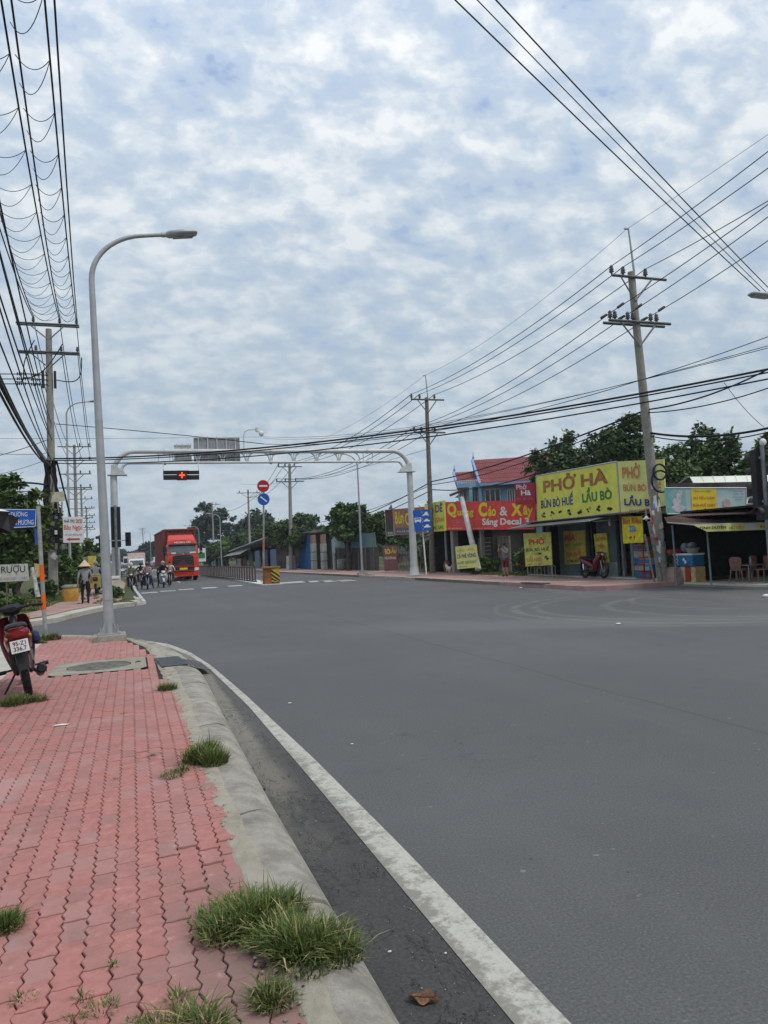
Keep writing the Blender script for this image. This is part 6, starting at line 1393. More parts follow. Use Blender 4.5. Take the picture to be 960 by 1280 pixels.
# --- noodle shop
NS = thing('noodle_shop', 'dark teal walled corner noodle shop under a large yellow signboard with red lettering', 'shop', (18.0, 26, RZ)); c = NS.location
z0 = RZ
slab('floor', SLAB, NS, (21.2, 26.3, z0+.01), (6.2, 7.9, .06))
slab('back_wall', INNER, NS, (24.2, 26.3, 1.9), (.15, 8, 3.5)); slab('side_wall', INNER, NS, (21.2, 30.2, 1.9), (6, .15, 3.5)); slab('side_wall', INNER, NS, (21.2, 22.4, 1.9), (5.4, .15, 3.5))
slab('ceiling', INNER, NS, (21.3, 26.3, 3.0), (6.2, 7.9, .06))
b = MB(c); ribs(b, (17.2, 22.0, 2.62), (17.2, 30.3, 2.62), (24.5, 30.3, 3.7), (24.5, 22.0, 3.7), 44); b.build('roof', BROWNROOF, NS)
# front wall piers and panels (facing the road, plane X = 18.2)
for y0, y1, nm, m in ((26.9, 29.1, 'front_wall', TEALW), (24.9, 26.2, 'front_wall', TEALW), (22.4, 22.62, 'pillar', mat('grey steel pillar', (.16, .18, .18), .6)), (23.9, 24.06, 'pillar', MATS['grey steel pillar']), (29.9, 30.2, 'pillar', MATS['grey steel pillar']), (24.5, 24.62, 'pillar', MATS['grey steel pillar'])):
    slab(nm, m, NS, (18.35, (y0+y1)/2, 1.4), (.12, y1-y0, 2.5))
slab('skirting', mat('pale lower wall', (.22, .27, .27), .8), NS, (18.28, 25.55, .45), (.03, 1.28, .62))
slab('counter', WOOD, NS, (20.6, 27.6, .65), (.6, 2.0, 1.0)); slab('door_frame', BLACK, NS, (18.33, 26.55, 1.35), (.08, .1, 2.4))
b = MB(c); ribs(b, (16.55, 24.0, 2.42), (16.55, 30.6, 2.40), (18.3, 30.6, 2.74), (18.3, 24.0, 2.74), 36, .02); b.build('awning', TIN, NS)
for y in (24.1, 27.3, 30.5): b = MB(c); b.tube([(16.7, y, 2.40), (18.3, y, 2.45)], .02, 5); b.build('awning_bracket', GALV, NS)
# signboards
q = [atx(670, 595, 17.55), atx(770.5, 577, 17.55), atx(775, 640.5, 17.55), atx(672, 652, 17.55)]
t = thing('main_signboard', 'big lime yellow signboard with large red noodle lettering above the shop, road side', 'signboard', q[3]); board('panel', q, YEL, t, .12)
letter('PHỞ HÀ', q, (.10, .60, .90, .95), mat('brown red print', (.40, .16, .05), .6), t, bold=.035)
letter('BÚN BÒ HUẾ', q, (.06, .27, .49, .55), PBLUE, t, bold=.02); letter('LẨU BÒ', q, (.60, .28, .93, .58), PGREEN, t, bold=.03)
blobs(q, (.04, .05, .96, .20), 8, [PBLACK, PGREY, PBLACK], t, seed=3)
fr = MB(t.location); 
for a_, b_ in ((0, 1), (1, 2), (2, 3), (3, 0)): fr.tube([q[a_], q[b_]], .03, 4, sm=False)
fr.build('frame', GALV, t)
q2 = [q[1]+Vector((.02, -.03, 0)), atx(829.5, 574, 18.55), atx(832.5, 643, 18.55), q[2]+Vector((.02, -.03, 0))]
t = thing('corner_signboard', 'pale yellow signboard with red and navy lettering on the chamfered corner of the noodle shop', 'signboard', q2[3]); board('panel', q2, YEL2, t, .12)
letter('PHỞ', q2, (.10, .66, .50, .96), PPINK, t, w=.05, bold=.03); letter('BÚN BÒ HUẾ', q2, (.10, .42, .93, .62), PPINK, t, w=.05, bold=.02); letter('LẨU BÒ', q2, (.10, .14, .84, .34), PBLUE, t, w=.05, bold=.03); letter('ĐỒNG XANH', q2, (.2, .03, .52, .075), PGREEN, t, w=.05, bold=.0)
q = xquad([(643, 604), (668, 603), (669, 630), (645, 631)], 17.45); t = thing('small_shop_sign', 'small red square sign with white shop name between the red banner and the yellow signboard', 'sign', q[3]); board('panel', q, mat('crimson vinyl', (.36, .015, .03), .6), t, .1)
letter('Phở', q, (.10, .70, .62, .94), PWHITE, t, bold=.01); letter('Hà', q, (.32, .42, .82, .66), PWHITE, t, bold=.03); letter('Bún - Bò - Lẩu', q, (.1, .22, .9, .34), PPINK, t, bold=.0)
# standing and hanging shop signs
def std_sign(name, label, quad, X, m, lines, legs=True, pics=None, cat='sign', th=.04):
    q = xquad(quad, X); t = thing(name, label, cat, (X, (q[2].y+q[3].y)/2, RZ)); board('panel', q, m, t, th)
    for tx, r_, mm, bo in lines: letter(tx, q, r_, mm, t, bold=bo)
    if pics: blobs(q, pics[0], pics[1], pics[2], t, seed=len(label))
    if legs:
        for u in (.04, .96):
            p = bil(q, u, 0); b = MB(t.location); b.tube([(p.x+.05, p.y, RZ), (p.x+.05, p.y, bil(q, u, 1).z)], .018, 5); b.build('leg', GALV, t)
    return t, q
std_sign('standing_sign', 'tall yellow standing menu board on the pavement left of the noodle shop entrance', [(654, 667), (688, 665), (690, 706), (657, 708)], 17.25, mat('menu yellow', (.58, .56, .12), .6), [('PHỞ', (.20, .64, .80, .86), PRED, .03), ('BÚN BÒ HUẾ', (.06, .44, .94, .60), PGREEN, .02), ('CƠM', (.38, .33, .64, .41), PBLACK, .01), ('LẨU BÒ', (.08, .13, .66, .30), PPINK, .03), ('MÌ - HỦ TIẾU', (.1, .03, .7, .09), PGREEN, .0)], pics=((.66, .12, .95, .30), 1, [PBLACK, PWHITE, PGREY]))
std_sign('wall_poster', 'dim yellow menu poster with red letters on the teal wall left of the shop door', [(704, 664), (731, 663), (733, 704), (706, 706)], 18.22, mat('dull yellow poster', (.42, .36, .06), .7), [('MÌA', (.06, .70, .56, .95), PRED, .05), ('GIẢI KHÁT', (.05, .54, .9, .64), PGREEN, .01), ('CÀ PHÊ', (.1, .24, .8, .38), PRED, .02), ('CƠM PHẦN', (.1, .05, .8, .18), PBLACK, .02)], legs=False)
std_sign('wall_poster', 'bright yellow money transfer poster with red letters right of the shop door', [(742, 667.5), (758, 666), (761, 703), (746, 705.5)], 18.22, mat('poster yellow', (.62, .56, .08), .6), [('CHUYỂN', (.06, .76, .94, .92), PRED, .01), ('TIỀN', (.25, .50, .75, .68), PRED, .02), ('RÚT TIỀN', (.14, .24, .86, .40), PBLUE, .01), ('24/7', (.35, .04, .68, .16), PGREEN, .0)], legs=False)
t, q = std_sign('hanging_sign', 'square yellow crab noodle sign with blue price hanging from the awning corner', [(777, 646), (802, 645), (803.5, 678), (779, 679.5)], 17.5, mat('crab sign yellow', (.62, .56, .02), .6), [('Bún Riêu', (.05, .72, .95, .95), PRED, .02), ('25k', (.36, .42, .72, .66), PCYAN, .03)], legs=False, pics=((.3, .08, .75, .32), 2, [PRED, PWHITE, PBLACK]))
b = MB(t.location); b.tube([q[0], q[0]+Vector((.6, 0, .2))], .015, 4); b.tube([q[1], q[1]+Vector((.6, 0, .2))], .015, 4); b.build('bracket', GALV, t)
for px, py, lb in ((691, 656, 'small bulb lamp hanging at the left end of the noodle shop awning'), (762, 655, 'small bulb lamp hanging over the noodle shop doorway'), (808, 649, 'white enamel cone lamp hanging beside the crab noodle sign')):
    p = atx(px, py, 17.4); t = thing('hanging_lamp', lb, 'lamp', p); b = MB(p); b.cyl(p+Vector((0, 0, .12)), p+Vector((0, 0, .35)), .01, n=5)
    b.lathe([(.03, .12), (.05, .08), (.15 if px > 800 else .07, 0), (.14 if px > 800 else .06, -.01)], p, 14); b.build('shade', WHITE if px > 800 else ALU, t); b = MB(p); b.ell(p+Vector((0, 0, -.01)), (.04, .04, .06), 10, 6); b.build('bulb', mat('unlit bulb', (.6, .6, .56), .3), t)
# stacked water bottles and crates at the corner
rn = random.Random(8); BC = [mat('red bottle crate', (.40, .05, .03), .5), mat('blue water bottle', (.04, .16, .38), .3), mat('clear bottle', (.35, .42, .44), .25), mat('orange drink crate', (.50, .16, .04), .5), mat('green crate', (.05, .22, .12), .5)]
t = None
k = 0
for ci, (x, y, n_) in enumerate(((18.15, 22.75, 6), (18.15, 23.1, 6), (18.2, 23.42, 5), (18.6, 22.9, 5), (18.95, 24.2, 4), (18.95, 24.45, 3), (19.2, 23.7, 5))):
    t = thing('drink_crate_stack', ('corner stack of drink crates nearest the poster pole', 'second stack of orange and white drink crates from the pole', 'third narrow stack of drink crates beside the steel pillar', 'stack of crates half hidden behind the corner stacks', 'low crate stack inside the shop opening', 'lowest crate stack inside the shop opening by the pillar', 'tall crate stack deep in the shop opening')[ci], 'crates', (x, y, RZ), 0, 'drink crates at the shop corner')
    for j in range(n_):
        m = BC[(ci*2+j) % 5 if ci not in (1,) else (3 if j > 1 else 0)]; b = MB(t.location); zc_ = RZ+.04+.165+j*.33 if False else RZ+.15+j*.26; b.box((x, y, zc_), (.3, .28, .24)); cr = b.build('crate', m, t, bevel=.02)
        b = MB(t.location)
        for sy in (-.08, 0, .08): b.cyl((x-.155, y+sy, zc_-.08), (x-.155, y+sy, zc_+.06), .03, n=6); b.cyl((x-.155, y+sy, zc_+.06), (x-.155, y+sy, zc_+.10), .013, n=5)
        b.build('bottle_row', BC[2] if j % 2 else BC[1], cr)
# --- vegetarian food stall at the right edge
FS = thing('food_stall', 'dark open fronted food stall with rusty awning at the right edge', 'shop', (18.2, 18.5, .05)); c = FS.location
FX = lambda px, py, Y: aty(px, py, Y)
slab('back_wall', BLACK, FS, (22.6, 19.5, 1.4), (7.2, .12, 2.8)) if False else None
slab('floor', MATS['dusty forecourt'] if 'dusty forecourt' in MATS else SLAB, FS, (20.5, 18.6, .085), (5.6, 3.9, .06))
DKW = mat('shade dark interior wall', (.022, .020, .018), .95)  # near-black colour carries the deep shade inside the stall
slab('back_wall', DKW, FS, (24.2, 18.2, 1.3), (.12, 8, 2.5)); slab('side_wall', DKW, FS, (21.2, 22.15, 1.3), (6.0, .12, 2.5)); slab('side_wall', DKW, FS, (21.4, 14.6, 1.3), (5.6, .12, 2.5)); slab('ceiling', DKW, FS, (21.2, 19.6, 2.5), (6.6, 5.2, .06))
a_, b_, d_, e_ = aty(832, 647, 20.4), atx(975, 640, 18.1), Vector((23.4, 15.2, 2.95)), Vector((23.4, 21.2, 2.95))
b = MB(c); ribs(b, a_, b_, d_, e_, 40, .02); b.build('roof', BROWNROOF, FS)
YA = 18.2; al = [aty(830, 646.5, 19.8), aty(975, 643, 19.6)]; lo_ = [aty(866, 656.2, YA), aty(975, 652.2, YA)]; lf = aty(834, 653.2, 19.7)
b = MB(c); b.add([al[0], al[1], lo_[1], lo_[0], lf], [(0, 1, 2, 3, 4)]); b.add([p-Vector((0, 0, .02)) for p in (al[0], al[1], lo_[1], lo_[0], lf)], [(4, 3, 2, 1, 0)]); b.build('awning', mat('rusty brown awning cloth', (.15, .085, .07), .85, col2=(.09, .06, .052), scale=2), FS)
b = MB(c); b.tube([lf, lo_[0], lo_[1]], .02, 5); b.build('awning_rod', GALV, FS)
for px, py0, Y in ((846, 656, 19.6), (889, 661, 18.5)): p = aty(px, 726, Y); b = MB(c); b.tube([(p.x, Y, .1), (p.x-.03, Y, aty(px, py0, Y).z)], .03, 6); b.build('post', MATS['grey steel pillar'], FS)
v1 = aty(867, 656.4, YA-.02); v2 = aty(975, 652.4, YA-.02); v3 = aty(975, 661.6, YA-.02); v4 = aty(884, 664.6, YA-.02); v0 = v1
qv_ = [v1, v2, v3, aty(867, 665, YA-.02)]
t = thing('valance_banner', 'narrow yellow valance banner with black lettering along the food stall awning', 'banner', qv_[3]); b = MB(t.location); o_ = outward(qv_); b.prism([v1, v2, v3, v4], -o_*.015); b.build('panel', YEL2, t)
letter('TỊNH DUYÊN', qv_, (.06, .24, .36, .84), PBLACK, t, bold=.02); letter('HỦ TIẾU', qv_, (.40, .22, .56, .86), PPINK, t, bold=.02); letter('BÚN HUẾ', qv_, (.76, .22, .97, .86), PPINK, t, bold=.02); patch('white_patch', qv_, (.59, .05, .73, .95), PWHITE, t)
q = [aty(831, 610, 20.9), aty(933, 610, 19.9), aty(932.5, 642, 19.9), aty(834, 642.5, 20.9)]
t = thing('picture_banner', 'pale teal banner with a figure at left and yellow menu panel above the food stall', 'banner', q[3]); board('panel', q, mat('pale aqua vinyl', (.46, .56, .56), .6, col2=(.36, .48, .48), scale=2.5), t, .06)
patch('teal_picture', q, (.005, .02, .25, .98), mat('teal picture print', (.10, .40, .36), .6, col2=(.34, .46, .46), scale=3.5), t)
o_ = outward(q); b = MB(t.location)
for (u, v, ru, rv) in ((.15, .20, .09, .14), (.13, .42, .05, .20), (.165, .66, .038, .16), (.19, .84, .022, .09)):
    P = [bil(q, u+ru*math.cos(a)*(1+.2*math.sin(3*a)), v+rv*math.sin(a))+o_*.014 for a in [j*math.pi/8 for j in range(16)]]; b.add(P, [list(range(16))])
b.build('robed_figure_print', mat('pale robe print', (.58, .54, .57), .6), t)
patch('menu_panel', q, (.32, .0, .63, 1.0), YEL3, t, w=.008)
for tx, r_, mm, bo in (('TỊNH DUYÊN', (.35, .82, .56, .93), PGREEN, .0), ('HỦ TIẾU CHAY', (.345, .56, .61, .72), PRED, .01), ('BÚN HUẾ CHAY', (.335, .28, .615, .45), PRED, .01), ('CƠM CHAY', (.83, .84, .96, .91), PBLUE, .0), ('BÚN - MÌ', (.84, .74, .96, .80), PBLUE, .0), ('LẨU CHAY', (.83, .62, .96, .68), PBLUE, .0), ('NẤM', (.86, .52, .94, .58), PBLUE, .0)): letter(tx, q, r_, mm, t, w=.018, bold=bo)
blobs(q, (.36, .04, .60, .22), 3, [PBLACK, PWHITE, PGREEN], t, w=.018, seed=9); 
b = MB(t.location)
for k in range(7):
    a = k*.9; P = [bil(q, .755+.03*math.cos(a)+.02*math.cos(an), .40+.1*math.sin(a)+.09*math.sin(an))+o_*(.014+.0005*k) for an in [j*math.pi/4 for j in range(8)]]; b.add(P, [list(range(8))])
b.build('flower_print', mat('brown pink print', (.50, .38, .34), .6), t)
fr = MB(t.location); fr.tube([q[0], q[1]], .025, 4, sm=False); fr.tube([q[1], q[2]], .025, 4, sm=False); fr.tube([q[3], q[2]], .025, 4, sm=False); fr.build('frame', GALV, t)
# cream roof behind
t = thing('shed', 'shed with a big cream white metal roof behind the food stall', 'building', (23, 24.5, .1)); c = t.location
ga, gb = aty(862, 596, 24), aty(975, 593.5, 23.0); ea, eb = aty(884, 613, 22.0), aty(975, 655, 19.9)
b = MB(c); b.add([ga, gb, aty(975, 640, 21.3), aty(886, 640, 22.3)], [(0, 1, 2, 3)]); b.add([ga-Vector((0, 0, .04)), gb-Vector((0, 0, .04)), aty(975, 640, 21.3)-Vector((0, 0, .04)), aty(886, 640, 22.3)-Vector((0, 0, .04))], [(0, 3, 2, 1)]); 
for k in range(9): f_ = k/8; b.tube([ga.lerp(gb, f_)+Vector((0, -.02, .02)), aty(886, 640, 22.3).lerp(aty(975, 640, 21.3), f_)+Vector((0, -.02, .02))], .012, 4)
b.build('roof', WTIN, t)
b = MB(c); wl = aty(845, 616, 25.5); b.add([ga, aty(886, 640, 22.3), Vector((ga.x-.1, 22.3, .1)), Vector((wl.x, 26.5, .1)), Vector((wl.x, 26.2, wl.z))], [(0, 1, 2, 3, 4)]); b.add([ga, Vector((wl.x, 26.2, wl.z)), Vector((wl.x+5, 26.2, wl.z)), gb], [(0, 1, 2, 3)]); b.build('gable_wall', mat('dark timber gable', (.05, .05, .048), .9), t)
b = MB(c); b.tube([ga+Vector((-.05, 0, .0)), Vector((wl.x-.1, 26.2, wl.z))], .03, 4, sm=False); b.build('barge_board', GALV, t)
# cooler, boxes, chairs, table in the stall
p = at(868, 727.5, .1)
t = thing('drink_carton', 'red and cream drink cartons stacked under the blue cool box', 'cartons', (p.x, p.y, .1)); 
for j in range(4): b = MB(t.location); b.box((p.x+.05-.0*j, p.y+.35-.25*j+.25, .37), (.42, .22, .52)); b.build('carton', [BC[0], mat('cream carton', (.52, .46, .33), .8), BC[0], mat('tan carton', (.50, .36, .16), .8)][j], t, bevel=.006)
t = thing('cool_box', 'blue cool box with a white lid standing on the cartons', 'cool box', (p.x, p.y, .64)); b = MB(t.location); b.box((p.x+.05, p.y+.25, .84), (.5, .92, .38)); b.build('body', mat('blue cooler plastic', (.02, .16, .34), .4), t, bevel=.03)
b = MB(t.location); b.box((p.x+.05, p.y+.25, 1.05), (.53, .95, .06)); b.build('lid', WHITE, t, bevel=.015)
q = [Vector((p.x-.205, p.y+.33, .95)), Vector((p.x-.205, p.y+.02, .95)), Vector((p.x-.205, p.y+.02, .72)), Vector((p.x-.205, p.y+.33, .72))]; blobs(q, (.0, .0, 1, 1), 1, [PWHITE], t, w=.004, seed=2, name='logo')
for j in range(3): b = MB(t.location); b.tube([(p.x-.21, p.y+.55+.06*math.cos(a), .78+.13*j-.06+.05*math.sin(a)) for a in [i*math.pi/6 for i in range(9)]], .012, 4); b.build('white_squiggle', PWHITE, t)
t = thing('plastic_basin', 'white and grey basins and bags piled on top of the blue cool box', 'basins', (p.x, p.y, 1.08)); b = MB(t.location); b.loft([ring(0, 0, .001, .001)]*0 or [[Vector((p.x+.1+math.cos(a)*r_, p.y+.1+math.sin(a)*r_, z)) for a in [j*math.pi/8 for j in range(16)]] for r_, z in ((.16, 1.09), (.24, 1.25), (.25, 1.27), (.20, 1.27))]); b.build('basin', mat('grey basin', (.30, .31, .31), .5), t)
b = MB(t.location); b.ell((p.x+.1, p.y+.45, 1.28), (.16, .14, .17), 12, 8); b.ell((p.x+.1, p.y+.1, 1.36), (.17, .14, .10), 12, 8); b.build('bag', mat('translucent bag', (.20, .22, .22), .4), t)
t = thing('red_crate', 'dull red crate left of the blue cool box', 'crate', (p.x, p.y+.95, .1)); b = MB(t.location); b.box((p.x+.1, p.y+1.0, .62), (.3, .3, 1.0)); b.build('crate', mat('dull grey carton', (.13, .11, .10), .8), t); b = MB(t.location); b.box((p.x+.1, p.y+1.0, 1.16), (.36, .36, .12)); b.build('tray', BC[0], t)
PLAS = mat('shaded pink plastic', (.24, .13, .10), .5)  # pink darkened to stand for the shade under the awning
def chair(X, Y, rz, lb):
    t = thing('plastic_chair', lb, 'chair', (X, Y, .115), rz, 'plastic chairs in the food stall'); b = MB(); b.loft([ring(0, 0, .001, .001)]*0 or [[Vector((x*s_, y*s_, z)) for x, y in ((-.19, -.2), (.2, -.2), (.2, .2), (-.19, .2))] for z, s_ in ((.38, .95), (.41, 1.0), (.42, .9))]); b.build('seat', PLAS, t)
    for sx in (-1, 1):
        for sy in (-1, 1): b = MB(); b.tube([(sx*.17, sy*.17, .39), (sx*.21, sy*.21, 0)], [.024, .018], 6); b.build('leg', PLAS, t)
    b = MB(); b.loft([[Vector((-.18-.02*abs(u), u*w, z)) for u in (-1, -.5, 0, .5, 1)]+[Vector((-.16-.02*abs(u), u*w, z)) for u in (1, .5, 0, -.5, -1)] for z, w in ((.42, .15), (.6, .19), (.76, .20), (.82, .12))]); b.build('backrest', PLAS, t)
    return t
for px, Y, rz, lb in ((924, 18.9, 20, 'pink plastic chair seen from behind in the middle of the food stall'), (952, 18.4, 160, 'pink plastic chair near the traffic signal in the food stall'), (936, 19.3, 100, 'pink plastic chair deeper in the shade of the food stall')):
    p_ = aty(px, 722, Y); chair(p_.x, Y, R(rz), lb)
p_ = aty(938, 722, 18.7); t = thing('low_table', 'small low table between the plastic chairs in the food stall', 'table', (p_.x, 18.7, .115)); b = MB(); b.box((0, 0, .55), (.7, .6, .03)); b.build('table_top', ALU, t)
for sx in (-1, 1):
    for sy in (-1, 1): b = MB(); b.cyl((sx*.3, sy*.25, 0), (sx*.3, sy*.25, .54), .015, n=6); b.build('leg', ALU, t)
b = MB(); b.lathe([(.03, .565), (.035, .6), (.03, .72), (.012, .77), (.012, .80)], (.05, .0, 0), 10); o = b.build('bottle', BC[2]); o.location = t.location; tag(o, 'clear bottle standing on the low table of the food stall', 'bottle')

# --- banners left of the noodle shop
q = xquad([(556.5, 627.5), (670, 620), (668.5, 661.5), (558, 663)], 18.0)
q[1] = atx(669, 625, 18.0)
t = thing('advert_banner', 'long red advertising banner with big yellow and white lettering', 'banner', q[3]); board('panel', q, REDB, t, .08)
for tx, r_, mm, bo in (('Q', (.025, .44, .155, .96), PYEL, .05), ('uảng', (.165, .44, .37, .78), PYEL, .03), ('C', (.43, .46, .53, .96), PYEL, .05), ('áo', (.54, .47, .625, .82), PYEL, .03), ('&', (.665, .48, .745, .80), PWHITE, .02), ('X', (.78, .47, .89, .90), PYEL, .05), ('ây', (.895, .40, .985, .82), PYEL, .03), ('Sáng Decal 3', (.47, .10, .95, .40), PWHITE, .03)): letter(tx, q, r_, mm, t, bold=bo)
for k, (u0, v0, u1, v1, tx) in enumerate(((.08, .33, .38, .38, 'BẢNG HIỆU - HỘP ĐÈN - CHỮ NỔI'), (.10, .24, .36, .29, 'IN DECAL - BẠT HIFLEX'), (.10, .15, .36, .20, 'CẮT CNC - MICA - ALU'), (.03, .04, .22, .09, 'ĐT: 0909 000 000'), (.36, .03, .60, .08, 'THI CÔNG TRỌN GÓI'))): letter(tx, q, (u0, v0, u1, v1), mat('pale pink print', (.62, .40, .38), .6) if k < 3 else PWHITE, t, bold=.0)
q = xquad([(530.5, 630), (555.5, 625.5), (557, 663.5), (533.5, 665.5)], 18.05)
t = thing('yellow_banner', 'lime yellow banner panel with black and red letters left of the red advertising banner', 'banner', q[3]); board('panel', q, YEL, t, .08)
for tx, r_, mm in (('LẨU', (.1, .62, .45, .92), PBLACK), ('DÊ', (.55, .64, .9, .96), PBLUE), ('CÂY', (.08, .30, .46, .50), PPINK), ('CẢNH', (.52, .30, .94, .52), PPINK), ('BON SAI', (.1, .07, .9, .2), PGREEN)): letter(tx, q, r_, mm, t, bold=.02)
q = xquad([(491, 636.5), (530.5, 633.5), (533.5, 667), (493, 669)], 18.1)
t = thing('food_banner', 'faded orange food banner with yellow letters partly behind the gantry post', 'banner', q[3]); board('panel', q, mat('faded orange vinyl', (.42, .20, .10), .7, col2=(.30, .13, .08), scale=1.5), t, .08)
for tx, r_, mm in (('Bún', (.06, .42, .34, .90), PYEL), ('Cá', (.40, .35, .62, .82), PYEL), ('Cay', (.68, .38, .96, .80), PYEL)): letter(tx, q, r_, mm, t, bold=.02)
patch('purple_strip', q, (.05, .04, .95, .28), mat('purple grey print', (.14, .10, .15), .6), t); letter('ĂN LÀ GHIỀN', q, (.1, .10, .7, .20), PWHITE, t, w=.014, bold=.0)
q = xquad([(481, 637.5), (491, 636.5), (493, 669), (483, 670)], 18.1)
t = thing('framed_board', 'narrow dark board in a pale frame at the left end of the banners', 'sign', q[3]); board('panel', q, mat('dark faded print', (.06, .045, .04), .7), t, .08); patch('red_patch', q, (.15, .66, .9, .86), mat('dark red print', (.16, .02, .02), .7), t); patch('foot_strip', q, (.1, .03, .9, .16), mat('teal strip', (.05, .2, .17), .6), t); letter('Tin', q, (.2, .05, .8, .14), PWHITE, t, w=.014, bold=.0)
fr = MB(t.location)
for i_ in range(4): fr.tube([q[i_], q[(i_+1) % 4]], .03, 4, sm=False)
fr.build('frame', mat('pale frame', (.45, .5, .48), .6), t)
# dark open stall beneath those banners
ST = thing('roadside_stall', 'dark open stall with concrete pillars beneath the red and yellow banners', 'shop', (18.4, 41, RZ)); c = ST.location
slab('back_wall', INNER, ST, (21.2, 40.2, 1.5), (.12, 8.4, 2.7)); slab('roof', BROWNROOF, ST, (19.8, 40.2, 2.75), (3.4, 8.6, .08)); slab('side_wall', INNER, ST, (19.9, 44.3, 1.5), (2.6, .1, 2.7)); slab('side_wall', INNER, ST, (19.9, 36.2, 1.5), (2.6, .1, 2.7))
for y, w, m in ((41.9, .10, GALV), (40.6, .34, CONC), (36.9, .2, CONC), (43.9, .1, WOOD)): slab('pillar', m, ST, (18.35, y, 1.42), (w, w, 2.55))
t = thing('clay_jar', 'brown clay jars standing in the dark stall mouth right of the blue lane sign', 'jar', (18.1, 41.3, RZ)); b = MB(t.location); b.lathe([(.1, 0), (.2, .15), (.24, .4), (.18, .65), (.12, .72), (.14, .76)], t.location, 16); b.build('jar', mat('red brown clay', (.16, .06, .035), .7), t)
std_sign('standing_poster', 'purple and yellow poster board standing on the kerb left of the gantry post', [(478, 682), (496.5, 682), (497, 713), (481, 714)], 17.4, mat('red brown poster', (.24, .09, .06), .7, col2=(.15, .06, .08), scale=3), [('BÒ', (.15, .66, .5, .92), PYEL, .03), ('LẨU', (.5, .7, .95, .93), PYEL, .02), ('NƯỚNG', (.1, .46, .9, .58), PWHITE, .01), ('HẢI SẢN', (.1, .30, .8, .38), PGREY, .0)])
q = xquad([(569, 683.5), (595, 680.5), (598, 709), (571.5, 711.5)], 17.2)
std_sign('coffee_sign', 'yellow garden coffee sign with navy and green letters leaning on the slanting white post', [(569, 683.5), (595, 680.5), (598, 709), (571.5, 711.5)], 17.2, YEL2, [('LẨU - ỐC', (.1, .76, .9, .92), PPINK, .01), ('CÀ PHÊ VÕNG', (.06, .46, .95, .68), PBLUE, .01), ('NƯỚC GIẢI KHÁT', (.06, .20, .95, .36), PGREEN, .0), ('MÁT LẠNH', (.1, .05, .5, .13), PGREEN, .0)], legs=False)
t = thing('slanting_post', 'thick white slanting pole leaning over the coffee sign in front of the red banner', 'post', atx(598, 711, 17.4)); b = MB(t.location); b.tube([atx(598, 712, 17.4), atx(577, 622, 17.6)], [.17, .13], 10); b.build('shaft', mat('white washed concrete', (.58, .58, .56), .8, var=.12, scale=4), t)
# lane sign
LS = thing('lane_sign', 'blue lane direction sign with white vehicle symbols on a red and white banded post', 'road sign', (15.5, 37.9, RZ)); c = LS.location
a_, e_ = atx(533, 718, 15.4), atx(527.5, 664, 15.4); b = MB(c); b.tube([a_, e_+Vector((0, 0, 1.2))], .04, 8); b.build('post', WHITE, LS)
for y0, y1 in ((676, 684), (689, 697), (701, 707)):
    u0, u1 = (718-y0)/54, (718-y1)/54; b = MB(c); b.tube([a_.lerp(e_, u1), a_.lerp(e_, u0)], .044, 8, caps=False); b.build('red_band', PRED, LS)
Ys = a_.y-.08; q = [aty(516, 638, Ys), aty(537.5, 636.5, Ys), aty(539, 663, Ys), aty(518.5, 664.5, Ys)]
board('panel', q, SIGNBLUE, LS, .03); o_ = outward(q)
def shp(polys, nm): 
    b = MB(c)
    for P in polys: b.prism([bil(q, u, v)+o_*.008 for u, v in P], -o_*.004)
    b.build(nm, PWHITE, LS)
def rc(u0, v0, u1, v1): return [(u0, v0), (u1, v0), (u1, v1), (u0, v1)]
shp([rc(.05, .46, .44, .64)], 'bus_symbol'); b = MB(c); b.prism([bil(q, u, v)+o_*.011 for u, v in rc(.09, .55, .40, .61)], -o_*.002); b.build('bus_window', SIGNBLUE, LS)
shp([rc(.07, .41, .14, .46), rc(.33, .41, .40, .46)], 'bus_wheel')
for k in range(6): shp([rc(.505, .06+k*.155, .52, .14+k*.155)], 'lane_dash')
shp([[(.60, .74), (.70, .88), (.82, .90), (.86, .80), (.92, .74), (.80, .72)], rc(.56, .70, .64, .78), rc(.84, .70, .92, .78)], 'motorbike_symbol'); shp([[(.58, .50), (.66, .50), (.70, .56), (.82, .56), (.88, .50), (.96, .48), (.96, .44), (.58, .44)]], 'car_symbol'); shp([[(.57, .22), (.66, .22), (.70, .29), (.84, .29), (.89, .22), (.97, .20), (.97, .15), (.57, .15)]], 'car_symbol')
